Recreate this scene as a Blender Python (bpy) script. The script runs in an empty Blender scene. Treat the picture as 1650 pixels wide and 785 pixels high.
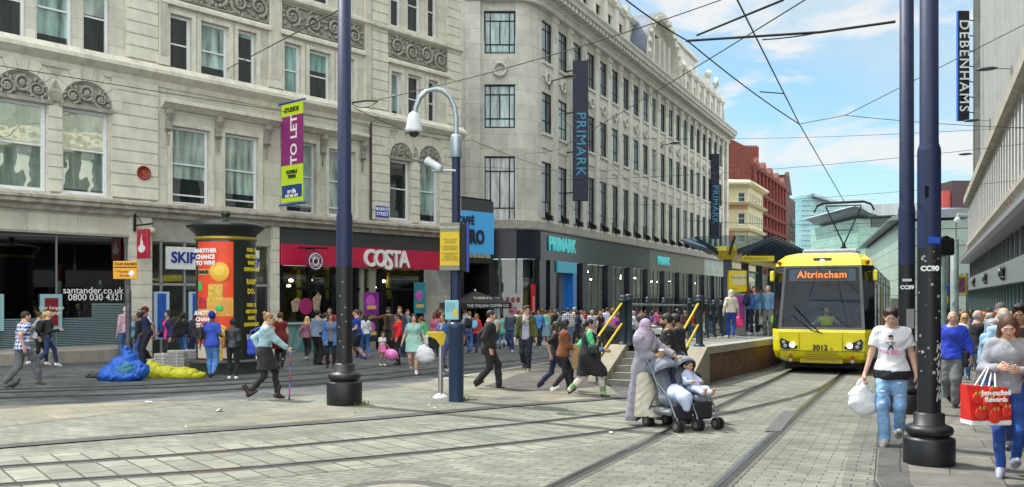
import bpy,math,random
import numpy as np
from mathutils import Vector,Matrix
R=math.radians
random.seed(7)
sc=bpy.context.scene
COL=sc.collection
F,U0,VH,CH=1415.0,825.0,479.0,1.75
GA,GB=-.0060,-.0126
cam_d=bpy.data.cameras.new('camera');cam=bpy.data.objects.new('camera',cam_d);COL.objects.link(cam)
cam.location=(0,0,CH);cam.rotation_euler=(R(90),0,0)
cam_d.sensor_width=36;cam_d.lens=F/1650*36
cam_d.shift_y=(VH-392.5)/1650
cam_d.clip_start=.1;cam_d.clip_end=3000
sc.camera=cam
SUN_EL,SUN_AZ=R(57),math.atan2(-.83,.56)
w=bpy.data.worlds.new('World');sc.world=w;w.use_nodes=True
nt=w.node_tree;nt.nodes.clear()
def N(nt,typ,**kw):
 n=nt.nodes.new(typ)
 for k,v in kw.items():setattr(n,k,v)
 return n
def L(nt,a,b):nt.links.new(a,b)
sky=N(nt,'ShaderNodeTexSky',sky_type='NISHITA',sun_disc=False,sun_elevation=SUN_EL,sun_rotation=SUN_AZ%(2*math.pi),altitude=40,air_density=1.0,dust_density=1.2,ozone_density=1.0)
tc=N(nt,'ShaderNodeTexCoord')
sep=N(nt,'ShaderNodeSeparateXYZ');L(nt,tc.outputs['Generated'],sep.inputs[0])
zc=N(nt,'ShaderNodeMath',operation='ADD');zc.inputs[1].default_value=.16;L(nt,sep.outputs['Z'],zc.inputs[0])
zm=N(nt,'ShaderNodeMath',operation='MAXIMUM');zm.inputs[1].default_value=.03;L(nt,zc.outputs[0],zm.inputs[0])
dx=N(nt,'ShaderNodeMath',operation='DIVIDE');L(nt,sep.outputs['X'],dx.inputs[0]);L(nt,zm.outputs[0],dx.inputs[1])
dy=N(nt,'ShaderNodeMath',operation='DIVIDE');L(nt,sep.outputs['Y'],dy.inputs[0]);L(nt,zm.outputs[0],dy.inputs[1])
cb=N(nt,'ShaderNodeCombineXYZ');L(nt,dx.outputs[0],cb.inputs[0]);L(nt,dy.outputs[0],cb.inputs[1])
def cloud_layer(scale,detail,rough,lo,hi,off,dist=0.6):
 mp=N(nt,'ShaderNodeMapping');L(nt,cb.outputs[0],mp.inputs[0]);mp.inputs['Location'].default_value=off
 no=N(nt,'ShaderNodeTexNoise');no.inputs['Scale'].default_value=scale;no.inputs['Detail'].default_value=detail
 no.inputs['Roughness'].default_value=rough;no.inputs['Distortion'].default_value=dist
 L(nt,mp.outputs[0],no.inputs['Vector'])
 mr=N(nt,'ShaderNodeMapRange',interpolation_type='SMOOTHSTEP');mr.inputs[1].default_value=lo;mr.inputs[2].default_value=hi
 L(nt,no.outputs['Fac'],mr.inputs[0]);return mr.outputs[0]
c1=cloud_layer(.55,7,.55,.36,.68,(3.1,1.7,0))
c2=cloud_layer(1.1,9,.58,.50,.60,(8.3,4.2,2))
m1=N(nt,'ShaderNodeMixRGB');m1.inputs[2].default_value=(2.6,3.0,3.05,1)
f1=N(nt,'ShaderNodeMath',operation='MULTIPLY');f1.inputs[1].default_value=.80;L(nt,c1,f1.inputs[0])
hs=N(nt,'ShaderNodeMixRGB',blend_type='MULTIPLY');hs.inputs[0].default_value=1;hs.inputs[2].default_value=(.58,.72,.72,1)
L(nt,sky.outputs[0],hs.inputs[1])
L(nt,f1.outputs[0],m1.inputs[0]);L(nt,hs.outputs[0],m1.inputs[1])
m2=N(nt,'ShaderNodeMixRGB');m2.inputs[2].default_value=(3.3,3.3,3.25,1)
f2=N(nt,'ShaderNodeMath',operation='MULTIPLY');f2.inputs[1].default_value=.85;L(nt,c2,f2.inputs[0])
L(nt,f2.outputs[0],m2.inputs[0]);L(nt,m1.outputs[0],m2.inputs[1])
vd=N(nt,'ShaderNodeVectorMath',operation='DOT_PRODUCT');vd.inputs[1].default_value=(.62,-.62,.48);L(nt,tc.outputs['Generated'],vd.inputs[0])  # unseen bright cloud bank added behind the camera to light the shaded facades
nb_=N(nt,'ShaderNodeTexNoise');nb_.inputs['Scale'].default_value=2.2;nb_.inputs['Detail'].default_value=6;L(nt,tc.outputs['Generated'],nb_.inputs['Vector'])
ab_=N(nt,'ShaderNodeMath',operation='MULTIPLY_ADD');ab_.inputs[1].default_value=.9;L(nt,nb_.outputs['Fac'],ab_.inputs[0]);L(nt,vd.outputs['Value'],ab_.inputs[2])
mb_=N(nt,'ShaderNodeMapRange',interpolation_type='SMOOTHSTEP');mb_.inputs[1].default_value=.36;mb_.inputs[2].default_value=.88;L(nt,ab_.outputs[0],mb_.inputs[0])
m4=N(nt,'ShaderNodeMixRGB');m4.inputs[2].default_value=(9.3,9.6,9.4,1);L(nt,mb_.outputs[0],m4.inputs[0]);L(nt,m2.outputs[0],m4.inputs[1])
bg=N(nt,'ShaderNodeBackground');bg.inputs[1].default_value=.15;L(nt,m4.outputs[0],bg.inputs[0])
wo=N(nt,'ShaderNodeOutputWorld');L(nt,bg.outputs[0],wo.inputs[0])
sd=bpy.data.lights.new('sun','SUN');sd.energy=3.0;sd.angle=R(.6);sd.color=(1,.97,.90)
so=bpy.data.objects.new('sun',sd);COL.objects.link(so)
sdir=Vector((math.sin(SUN_AZ)*math.cos(SUN_EL),math.cos(SUN_AZ)*math.cos(SUN_EL),math.sin(SUN_EL)))
so.rotation_euler=sdir.to_track_quat('Z','Y').to_euler();so.location=(-30,40,60)
vs=sc.view_settings
vs.view_transform='Standard';vs.look='None';vs.gamma=1;vs.exposure=.9;vs.use_curve_mapping=False
sc.render.engine='CYCLES'
try:
 sc.cycles.use_denoising=True;sc.cycles.max_bounces=8;sc.cycles.transparent_max_bounces=16
 sc.cycles.diffuse_bounces=4;sc.cycles.glossy_bounces=4;sc.cycles.sample_clamp_indirect=6
except Exception:pass
def gz(x,y):return GA*x+GB*y
def G(u,v):
 k=(u-U0)/F
 y=CH/((v-VH)/F+GA*k+GB)
 return Vector((k*y,y,CH-(v-VH)/F*y))
def at(u,v,y):return Vector(((u-U0)/F*y,y,CH-(v-VH)/F*y))
def gnd(x,y,dz=0):return Vector((x,y,gz(x,y)+dz))
def tag(o,label=None,cat=None,group=None,kind=None):
 if label:o['label']=label
 if cat:o['category']=cat
 if group:o['group']=group
 if kind:o['kind']=kind
 return o
def thing(name,label,cat,loc=(0,0,0),rz=0,group=None):
 o=bpy.data.objects.new(name,None);COL.objects.link(o);o.empty_display_size=.2
 o.location=loc;o.rotation_euler=(0,0,rz)
 return tag(o,label,cat,group)
def link(name,me,parent=None,loc=None):
 o=bpy.data.objects.new(name,me);COL.objects.link(o)
 if parent:o.parent=parent
 if loc is not None:o.location=loc
 return o
def children_of(o):return list(o.children)
def copy_tree(o,parent=None):
 c=o.copy();COL.objects.link(c)
 if parent:c.parent=parent
 for ch in children_of(o):copy_tree(ch,c)
 return c
def fast_mesh(name,V,Q,mat=None,smooth=True):
 me=bpy.data.meshes.new(name)
 V=np.asarray(V,dtype=np.float32);Q=np.asarray(Q,dtype=np.int32)
 n,m=len(V),len(Q)
 me.vertices.add(n);me.vertices.foreach_set('co',V.ravel())
 me.loops.add(m*4);me.loops.foreach_set('vertex_index',Q.ravel())
 me.polygons.add(m)
 me.polygons.foreach_set('loop_start',np.arange(0,m*4,4,dtype=np.int32))
 try:me.polygons.foreach_set('loop_total',np.full(m,4,dtype=np.int32))
 except Exception:pass
 me.update(calc_edges=True);me.validate()
 if smooth:me.polygons.foreach_set('use_smooth',np.ones(len(me.polygons),dtype=bool))
 if mat:me.materials.append(mat)
 return me
class MB:
 def __init__(s):s.v=[];s.f=[];s.sm=[];s.mi=[];s.m=0
 def _add(s,vs,fs,sm=False):
  o=len(s.v);s.v+=[tuple(p)for p in vs]
  for f in fs:s.f.append(tuple(i+o for i in f));s.sm.append(sm);s.mi.append(s.m)
  return s
 def box(s,x0,x1,y0,y1,z0,z1,M=None,taper=None):
  vs=[Vector((x,y,z))for z in(z0,z1)for y in(y0,y1)for x in(x0,x1)]
  if taper:
   cx,cy=(x0+x1)/2,(y0+y1)/2
   for p in vs[4:]:p.x=cx+(p.x-cx)*taper;p.y=cy+(p.y-cy)*taper
  if M:vs=[M@p for p in vs]
  return s._add(vs,[(0,2,3,1),(4,5,7,6),(0,1,5,4),(1,3,7,5),(3,2,6,7),(2,0,4,6)])
 def bbox(s,x0,x1,y0,y1,z0,z1,b=.01,M=None):
  cx,cy,cz=(x0+x1)/2,(y0+y1)/2,(z0+z1)/2;hx,hy,hz=abs(x1-x0)/2,abs(y1-y0)/2,abs(z1-z0)/2
  b=min(b,hx*.9,hy*.9,hz*.9)
  vs=[]
  for sx in(-1,1):
   for sy in(-1,1):
    for sz in(-1,1):
     vs+=[Vector((cx+sx*hx,cy+sy*(hy-b),cz+sz*(hz-b))),Vector((cx+sx*(hx-b),cy+sy*hy,cz+sz*(hz-b))),Vector((cx+sx*(hx-b),cy+sy*(hy-b),cz+sz*hz))]
  idx=lambda sx,sy,sz,a:(((sx>0)*2+(sy>0))*2+(sz>0))*3+a
  fs=[]
  for a in range(3):
   b1,c1=(a+1)%3,(a+2)%3
   for sg in(-1,1):
    q=[]
    for(p,r)in((-1,-1),(1,-1),(1,1),(-1,1)):
     t=[0,0,0];t[a]=sg;t[b1]=p;t[c1]=r;q.append(idx(*t,a))
    fs.append(q if sg>0 else q[::-1])
  for a in range(3):
   b1,c1=(a+1)%3,(a+2)%3
   for p in(-1,1):
    for r in(-1,1):
     q=[]
     for(sg,ax)in((-1,b1),(1,b1),(1,c1),(-1,c1)):
      t=[0,0,0];t[a]=sg;t[b1]=p;t[c1]=r;q.append(idx(*t,ax))
     fs.append(q if p*r>0 else q[::-1])
  for sx in(-1,1):
   for sy in(-1,1):
    for sz in(-1,1):
     q=[idx(sx,sy,sz,a)for a in range(3)]
     fs.append(q if sx*sy*sz>0 else q[::-1])
  if M:vs=[M@p for p in vs]
  return s._add(vs,fs)
 def tube(s,pts,r,n=8,cap=True,closed=False,sm=True):
  pts=[Vector(p)for p in pts];rs=r if isinstance(r,(list,tuple))else[r]*len(pts)
  vs=[];fs=[];m=len(pts);up=None
  for i,p in enumerate(pts):
   d=(pts[min(i+1,m-1)]-pts[max(i-1,0)])if not closed else pts[(i+1)%m]-pts[i-1]
   if d.length<1e-9:d=Vector((0,0,1))
   d.normalize()
   if up is None:up=Vector((0,0,1))if abs(d.z)<.9 else Vector((0,1,0))
   a=d.cross(up)
   if a.length<1e-4:a=d.cross(Vector((1,.3,0)))
   a.normalize();b=a.cross(d);up=b
   for k in range(n):
    t=2*math.pi*k/n;vs.append(p+(a*math.cos(t)+b*math.sin(t))*rs[i])
  for i in range(m if closed else m-1):
   j=(i+1)%m
   for k in range(n):
    fs.append((i*n+k,i*n+(k+1)%n,j*n+(k+1)%n,j*n+k))
  s._add(vs,fs,sm)
  if cap and not closed:
   s._add(vs[:n],[tuple(range(n))[::-1]]);s._add(vs[-n:],[tuple(range(n))])
  return s
 def lathe(s,prof,n=24,c=(0,0),sm=True,capb=True,a0=0,a1=None):
  vs=[];fs=[];full=a1 is None;aa=2*math.pi if full else a1-a0
  nn=n if full else n+1
  for r,z in prof:
   for k in range(nn):
    t=a0+aa*k/n;vs.append((c[0]+r*math.cos(t),c[1]+r*math.sin(t),z))
  for i in range(len(prof)-1):
   if abs(prof[i][0]-prof[i+1][0])<1e-9 and abs(prof[i][1]-prof[i+1][1])<1e-9:continue
   for k in range(n):
    k2=(k+1)%nn
    fs.append((i*nn+k,i*nn+k2,(i+1)*nn+k2,(i+1)*nn+k))
  return s._add(vs,fs,sm)
 def ell(s,c,r,n=12,m=8,M=None):
  vs=[];fs=[]
  for i in range(m+1):
   ph=math.pi*i/m
   for k in range(n):
    t=2*math.pi*k/n
    p=Vector((r[0]*math.sin(ph)*math.cos(t),r[1]*math.sin(ph)*math.sin(t),-r[2]*math.cos(ph)))
    if M:p=M@p
    vs.append(Vector(c)+p)
  for i in range(m):
   for k in range(n):fs.append((i*n+k,i*n+(k+1)%n,(i+1)*n+(k+1)%n,(i+1)*n+k))
  return s._add(vs,fs,True)
 def prism(s,poly,y0,y1,M=None,axis='y'):
  n=len(poly);mk={'y':lambda a,b,t:Vector((a,t,b)),'x':lambda a,b,t:Vector((t,a,b)),'z':lambda a,b,t:Vector((a,b,t))}[axis]
  vs=[mk(a,b,y0)for a,b in poly]+[mk(a,b,y1)for a,b in poly]
  if M:vs=[M@p for p in vs]
  fs=[tuple(range(n)),tuple(range(2*n-1,n-1,-1))]
  for i in range(n):
   j=(i+1)%n;fs.append((j,i,i+n,j+n))
  return s._add(vs,fs)
 def quad(s,*p):return s._add(p,[tuple(range(len(p)))])
 def strip(s,A,B,sm=False):
  n=len(A);return s._add(list(A)+list(B),[(i,i+1,n+i+1,n+i)for i in range(n-1)],sm)
 def mesh(s,name,mats=None):
  me=bpy.data.meshes.new(name);me.from_pydata([tuple(p)for p in s.v],[],s.f)
  me.polygons.foreach_set('use_smooth',s.sm)
  if mats:
   for m in(mats if isinstance(mats,(list,tuple))else[mats]):me.materials.append(m)
   if isinstance(mats,(list,tuple))and len(mats)>1:me.polygons.foreach_set('material_index',s.mi)
  me.validate();me.update()
  return me
 def build_each(s,name,mat,parent=None):
  par=list(range(len(s.v)))
  def fd(i):
   while par[i]!=i:par[i]=par[par[i]];i=par[i]
   return i
  for f in s.f:
   for i in f[1:]:par[fd(i)]=fd(f[0])
  grp={}
  for k,f in enumerate(s.f):grp.setdefault(fd(f[0]),[]).append(k)
  for ks in grp.values():
   m=MB();mp={}
   for k in ks:
    q=[]
    for i in s.f[k]:
     if i not in mp:mp[i]=len(m.v);m.v.append(s.v[i])
     q.append(mp[i])
    m.f.append(tuple(q));m.sm.append(s.sm[k]);m.mi.append(0)
   m.build(name,mat,parent)
 def build(s,name,mat,parent=None,loc=None):return link(name,s.mesh(name,mat),parent,loc)
FIX=[]
def fix_normals(me):
 import bmesh
 bm=bmesh.new();bm.from_mesh(me);bmesh.ops.recalc_face_normals(bm,faces=bm.faces);bm.to_mesh(me);bm.free()
_txt_cache={}
def text(name,body,size,mat,parent,M,extrude=.004,align='CENTER',bold=0,sx=1,spacing=1,line=1):
 cu=bpy.data.curves.new('lettering','FONT');cu.body=body;cu.size=size;cu.extrude=extrude
 cu.align_x=align;cu.align_y='CENTER';cu.offset=bold;cu.space_character=spacing;cu.space_line=line;cu.resolution_u=3
 t=bpy.data.objects.new('tmp',cu);COL.objects.link(t)
 dg=bpy.context.evaluated_depsgraph_get();me=bpy.data.meshes.new_from_object(t.evaluated_get(dg))
 bpy.data.objects.remove(t);bpy.data.curves.remove(cu)
 me.name=name;me.transform(M@Matrix.Diagonal((sx,1,1,1)));me.materials.clear();me.materials.append(mat)
 return link(name,me,parent)
def face_M(x,y,z,rz=0):
 return Matrix.Translation((x,y,z))@Matrix.Rotation(rz,4,'Z')@Matrix.Rotation(R(90),4,'X')
MATS={}
def mat(name,col,rough=.6,metal=0,var=0,vscale=3,bump=0,bscale=20,spec=.5,dirt=0,coat=0,emit=0,rand=0,alpha=None):
 key=name
 if key in MATS:return MATS[key]
 m=bpy.data.materials.new(name);m.use_nodes=True;nt=m.node_tree;b=nt.nodes['Principled BSDF']
 b.inputs['Roughness'].default_value=rough;b.inputs['Metallic'].default_value=metal
 b.inputs['Specular IOR Level'].default_value=spec
 if coat:b.inputs['Coat Weight'].default_value=coat;b.inputs['Coat Roughness'].default_value=.06
 c=(*col,1);out=None
 tc=N(nt,'ShaderNodeTexCoord')
 if var or dirt or rand:
  rgb=N(nt,'ShaderNodeRGB');rgb.outputs[0].default_value=c;out=rgb.outputs[0]
 if var:
  no=N(nt,'ShaderNodeTexNoise');no.inputs['Scale'].default_value=vscale;no.inputs['Detail'].default_value=6;no.inputs['Roughness'].default_value=.65
  L(nt,tc.outputs['Object'],no.inputs['Vector'])
  mr=N(nt,'ShaderNodeMapRange');mr.inputs[1].default_value=.3;mr.inputs[2].default_value=.7;mr.inputs[3].default_value=1-var;mr.inputs[4].default_value=1+var
  L(nt,no.outputs['Fac'],mr.inputs[0])
  mx=N(nt,'ShaderNodeMixRGB',blend_type='MULTIPLY');mx.inputs[0].default_value=1;L(nt,out,mx.inputs[1]);L(nt,mr.outputs[0],mx.inputs[2]);out=mx.outputs[0]
 if dirt:
  mp=N(nt,'ShaderNodeMapping');mp.inputs['Scale'].default_value=(1.6,1.6,.22);L(nt,tc.outputs['Object'],mp.inputs[0])
  no=N(nt,'ShaderNodeTexNoise');no.inputs['Scale'].default_value=2.2;no.inputs['Detail'].default_value=7;no.inputs['Roughness'].default_value=.7
  L(nt,mp.outputs[0],no.inputs['Vector'])
  mr=N(nt,'ShaderNodeMapRange');mr.inputs[1].default_value=.48;mr.inputs[2].default_value=.75;mr.inputs[3].default_value=0;mr.inputs[4].default_value=dirt
  L(nt,no.outputs['Fac'],mr.inputs[0])
  mx=N(nt,'ShaderNodeMixRGB');mx.inputs[2].default_value=(col[0]*.35,col[1]*.34,col[2]*.33,1);L(nt,mr.outputs[0],mx.inputs[0]);L(nt,out,mx.inputs[1]);out=mx.outputs[0]
 if rand:
  oi=N(nt,'ShaderNodeObjectInfo');hsv=N(nt,'ShaderNodeHueSaturation')
  mr=N(nt,'ShaderNodeMapRange');mr.inputs[3].default_value=1-rand;mr.inputs[4].default_value=1+rand;L(nt,oi.outputs['Random'],mr.inputs[0]);L(nt,mr.outputs[0],hsv.inputs['Value']);L(nt,out,hsv.inputs['Color']);out=hsv.outputs[0]
 if out is None:b.inputs['Base Color'].default_value=c
 else:L(nt,out,b.inputs['Base Color'])
 if emit:b.inputs['Emission Color'].default_value=c;b.inputs['Emission Strength'].default_value=emit
 if bump:
  no=N(nt,'ShaderNodeTexNoise');no.inputs['Scale'].default_value=bscale;no.inputs['Detail'].default_value=4
  L(nt,tc.outputs['Object'],no.inputs['Vector'])
  bp=N(nt,'ShaderNodeBump');bp.inputs['Strength'].default_value=bump;bp.inputs['Distance'].default_value=.02;L(nt,no.outputs['Fac'],bp.inputs['Height']);L(nt,bp.outputs[0],b.inputs['Normal'])
 MATS[key]=m
 return m
def srgb(r,g,b):
 f=lambda c:(c/255/12.92)if c<=10 else((c/255+.055)/1.055)**2.4
 return(f(r),f(g),f(b))
def glass(name,tint=(.75,.85,.85),refl=.12,rough=.02,ior=1.5):
 if name in MATS:return MATS[name]
 m=bpy.data.materials.new(name);m.use_nodes=True;nt=m.node_tree;nt.nodes.clear()
 o=N(nt,'ShaderNodeOutputMaterial');t=N(nt,'ShaderNodeBsdfTransparent');t.inputs[0].default_value=(*tint,1)
 g=N(nt,'ShaderNodeBsdfGlossy');g.inputs['Roughness'].default_value=rough
 lw=N(nt,'ShaderNodeFresnel');lw.inputs['IOR'].default_value=ior
 ad=N(nt,'ShaderNodeMath',operation='ADD',use_clamp=True);ad.inputs[1].default_value=refl;L(nt,lw.outputs[0],ad.inputs[0])
 mx=N(nt,'ShaderNodeMixShader');L(nt,ad.outputs[0],mx.inputs[0]);L(nt,t.outputs[0],mx.inputs[1]);L(nt,g.outputs[0],mx.inputs[2]);L(nt,mx.outputs[0],o.inputs[0])
 MATS[name]=m
 return m
def window_pane(name,dark,light,share=.45,refl=.25,drop=1.0):
 if name in MATS:return MATS[name]
 m=bpy.data.materials.new(name);m.use_nodes=True;nt=m.node_tree;b=nt.nodes['Principled BSDF']
 oi=N(nt,'ShaderNodeObjectInfo');tc=N(nt,'ShaderNodeTexCoord')
 gr=N(nt,'ShaderNodeMath',operation='LESS_THAN');gr.inputs[1].default_value=share;L(nt,oi.outputs['Random'],gr.inputs[0])
 sp=N(nt,'ShaderNodeSeparateXYZ');L(nt,tc.outputs['Generated'],sp.inputs[0])
 rr=N(nt,'ShaderNodeMath',operation='MULTIPLY');rr.inputs[1].default_value=7.31;L(nt,oi.outputs['Random'],rr.inputs[0])
 f0=N(nt,'ShaderNodeMath',operation='FRACT');L(nt,rr.outputs[0],f0.inputs[0]);fr=N(nt,'ShaderNodeMath',operation='MULTIPLY_ADD');fr.inputs[1].default_value=drop*1.5;fr.inputs[2].default_value=-.5*drop-.02;L(nt,f0.outputs[0],fr.inputs[0])
 bl=N(nt,'ShaderNodeMath',operation='GREATER_THAN');L(nt,sp.outputs['Z'],bl.inputs[0]);L(nt,fr.outputs[0],bl.inputs[1])
 ml=N(nt,'ShaderNodeMath',operation='MULTIPLY');L(nt,gr.outputs[0],ml.inputs[0]);L(nt,bl.outputs[0],ml.inputs[1])
 mx=N(nt,'ShaderNodeMixRGB');mx.inputs[1].default_value=(*dark,1);L(nt,ml.outputs[0],mx.inputs[0]);r5=N(nt,'ShaderNodeMath',operation='MULTIPLY');r5.inputs[1].default_value=13.7;L(nt,oi.outputs['Random'],r5.inputs[0]);f5=N(nt,'ShaderNodeMath',operation='FRACT');L(nt,r5.outputs[0],f5.inputs[0]);m5=N(nt,'ShaderNodeMixRGB');m5.inputs[1].default_value=(*light,1);m5.inputs[2].default_value=(light[0]*1.9,light[1]*1.15,light[2]*1.1,1);L(nt,f5.outputs[0],m5.inputs[0]);L(nt,m5.outputs[0],mx.inputs[2])
 no=N(nt,'ShaderNodeTexNoise');no.inputs['Scale'].default_value=1.7;no.inputs['Detail'].default_value=4;no.noise_dimensions='4D';r9=N(nt,'ShaderNodeMath',operation='MULTIPLY');r9.inputs[1].default_value=40;L(nt,oi.outputs['Random'],r9.inputs[0]);L(nt,r9.outputs[0],no.inputs['W'])
 mp9=N(nt,'ShaderNodeMapping');mp9.inputs['Scale'].default_value=(2.6,1,.35);L(nt,tc.outputs['Object'],mp9.inputs[0]);L(nt,mp9.outputs[0],no.inputs['Vector'])
 mv=N(nt,'ShaderNodeMapRange');mv.inputs[1].default_value=.3;mv.inputs[2].default_value=.7;mv.inputs[3].default_value=.25;mv.inputs[4].default_value=1.7;L(nt,no.outputs['Fac'],mv.inputs[0])
 m3=N(nt,'ShaderNodeMixRGB',blend_type='MULTIPLY');m3.inputs[0].default_value=1;L(nt,mx.outputs[0],m3.inputs[1]);L(nt,mv.outputs[0],m3.inputs[2])
 L(nt,m3.outputs[0],b.inputs['Base Color']);b.inputs['Roughness'].default_value=.6;b.inputs['Specular IOR Level'].default_value=.1;b.inputs['Coat Weight'].default_value=1;b.inputs['Coat Roughness'].default_value=.015;b.inputs['Coat IOR'].default_value=1.25+refl
 bp=N(nt,'ShaderNodeBump');bp.inputs['Strength'].default_value=.06;bp.inputs['Distance'].default_value=.05
 n2=N(nt,'ShaderNodeTexNoise');n2.inputs['Scale'].default_value=1.3;L(nt,tc.outputs['Object'],n2.inputs['Vector']);L(nt,n2.outputs['Fac'],bp.inputs['Height']);L(nt,bp.outputs[0],b.inputs['Coat Normal'])
 MATS[name]=m
 return m
def masonry(name,col,bw,bh,joint=.012,jcol=.55,var=.10,dirt=.35,bump=.4,planar='xz',offset=.5,col2=None,rough=.85,mort=None,shift=0):
 if name in MATS:return MATS[name]
 m=bpy.data.materials.new(name);m.use_nodes=True;nt=m.node_tree;b=nt.nodes['Principled BSDF'];b.inputs['Roughness'].default_value=rough
 tc=N(nt,'ShaderNodeTexCoord');sp=N(nt,'ShaderNodeSeparateXYZ');L(nt,tc.outputs['Object'],sp.inputs[0])
 cbn=N(nt,'ShaderNodeCombineXYZ')
 if planar=='xz':
  ad=N(nt,'ShaderNodeMath',operation='ADD');L(nt,sp.outputs['X'],ad.inputs[0]);L(nt,sp.outputs['Y'],ad.inputs[1])
  L(nt,ad.outputs[0],cbn.inputs[0]);L(nt,sp.outputs['Z'],cbn.inputs[1])
 else:L(nt,sp.outputs['X'],cbn.inputs[0]);L(nt,sp.outputs['Y'],cbn.inputs[1])
 br=N(nt,'ShaderNodeTexBrick',offset=offset);L(nt,cbn.outputs[0],br.inputs['Vector'])
 br.inputs['Scale'].default_value=1;br.inputs['Mortar Size'].default_value=joint;br.inputs['Brick Width'].default_value=bw;br.inputs['Row Height'].default_value=bh
 br.inputs['Mortar Smooth'].default_value=.25;br.inputs['Bias'].default_value=0
 c2=col2 or tuple(x*.80 for x in col)
 br.inputs['Color1'].default_value=(*col,1);br.inputs['Color2'].default_value=(*c2,1)
 br.inputs['Mortar'].default_value=(*(mort or tuple(x*jcol for x in col)),1)
 out=br.outputs['Color']
 no=N(nt,'ShaderNodeTexNoise');no.inputs['Scale'].default_value=1.1;no.inputs['Detail'].default_value=9;no.inputs['Roughness'].default_value=.68;L(nt,tc.outputs['Object'],no.inputs['Vector'])
 mr=N(nt,'ShaderNodeMapRange');mr.inputs[1].default_value=.28;mr.inputs[2].default_value=.72;mr.inputs[3].default_value=1-var*1.6;mr.inputs[4].default_value=1+var*1.6;L(nt,no.outputs['Fac'],mr.inputs[0])
 mx=N(nt,'ShaderNodeMixRGB',blend_type='MULTIPLY');mx.inputs[0].default_value=1;L(nt,out,mx.inputs[1]);L(nt,mr.outputs[0],mx.inputs[2]);out=mx.outputs[0]
 if dirt:
  mp=N(nt,'ShaderNodeMapping');mp.inputs['Scale'].default_value=(1.5,1.5,.15)if planar=='xz' else(.5,.5,1);L(nt,tc.outputs['Object'],mp.inputs[0])
  n2=N(nt,'ShaderNodeTexNoise');n2.inputs['Scale'].default_value=1.4;n2.inputs['Detail'].default_value=8;n2.inputs['Roughness'].default_value=.72;L(nt,mp.outputs[0],n2.inputs['Vector'])
  m2=N(nt,'ShaderNodeMapRange');m2.inputs[1].default_value=.5;m2.inputs[2].default_value=.78;m2.inputs[3].default_value=0;m2.inputs[4].default_value=dirt;L(nt,n2.outputs['Fac'],m2.inputs[0])
  mm=N(nt,'ShaderNodeMixRGB');mm.inputs[2].default_value=(col[0]*.36,col[1]*.35,col[2]*.33,1);L(nt,m2.outputs[0],mm.inputs[0]);L(nt,out,mm.inputs[1]);out=mm.outputs[0]
 L(nt,out,b.inputs['Base Color'])
 if bump:
  bp=N(nt,'ShaderNodeBump');bp.inputs['Strength'].default_value=bump;bp.inputs['Distance'].default_value=.015;bp.invert=True
  fn=N(nt,'ShaderNodeTexNoise');fn.inputs['Scale'].default_value=30;fn.inputs['Detail'].default_value=3;L(nt,tc.outputs['Object'],fn.inputs['Vector'])
  fm=N(nt,'ShaderNodeMath',operation='MULTIPLY');fm.inputs[1].default_value=-.25;L(nt,fn.outputs['Fac'],fm.inputs[0])
  sm=N(nt,'ShaderNodeMath',operation='ADD');L(nt,br.outputs['Fac'],sm.inputs[0]);L(nt,fm.outputs[0],sm.inputs[1])
  L(nt,sm.outputs[0],bp.inputs['Height']);L(nt,bp.outputs[0],b.inputs['Normal'])
 MATS[name]=m
 return m
def snets(D,org,h):
 S=D<0
 A=S[:-1,:-1,:-1].astype(np.int8)
 tot=sum(S[i:D.shape[0]-1+i,j:D.shape[1]-1+j,k:D.shape[2]-1+k].astype(np.int8)for i in(0,1)for j in(0,1)for k in(0,1))
 I=np.argwhere((tot>0)&(tot<8))
 if len(I)==0:return np.zeros((0,3)),np.zeros((0,4),int)
 C=[(i,j,k)for i in(0,1)for j in(0,1)for k in(0,1)]
 val=np.stack([D[I[:,0]+c[0],I[:,1]+c[1],I[:,2]+c[2]]for c in C],1)
 acc=np.zeros((len(I),3));cnt=np.zeros(len(I))
 for a in range(8):
  for b in range(a+1,8):
   if sum(abs(C[a][q]-C[b][q])for q in range(3))!=1:continue
   va,vb=val[:,a],val[:,b];cr=(va<0)!=(vb<0)
   t=np.where(cr,va/np.where(cr,va-vb,1),0)
   p=np.array(C[a])[None]+t[:,None]*(np.array(C[b])-np.array(C[a]))[None]
   acc+=np.where(cr[:,None],p,0);cnt+=cr
 V=(I+acc/cnt[:,None])*h+org
 idx=-np.ones(A.shape,dtype=np.int64);idx[I[:,0],I[:,1],I[:,2]]=np.arange(len(I))
 Q=[]
 for ax in range(3):
  b,c=(ax+1)%3,(ax+2)%3
  s0=[slice(None)]*3;s1=[slice(None)]*3;s0[ax]=slice(0,-1);s1[ax]=slice(1,None)
  E=np.argwhere(S[tuple(s0)]!=S[tuple(s1)])
  E=E[(E[:,b]>0)&(E[:,c]>0)&(E[:,b]<D.shape[b]-1)&(E[:,c]<D.shape[c]-1)]
  if len(E)==0:continue
  def cell(db,dc):
   e=E.copy();e[:,b]-=db;e[:,c]-=dc;return idx[e[:,0],e[:,1],e[:,2]]
  q=np.stack([cell(1,1),cell(0,1),cell(0,0),cell(1,0)],1)
  fl=S[E[:,0],E[:,1],E[:,2]]
  q=np.where(fl[:,None],q,q[:,::-1]);Q.append(q)
 Q=np.concatenate(Q);Q=Q[(Q>=0).all(1)]
 return V,Q
def _n(v):return np.asarray(v,dtype=float)
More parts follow.
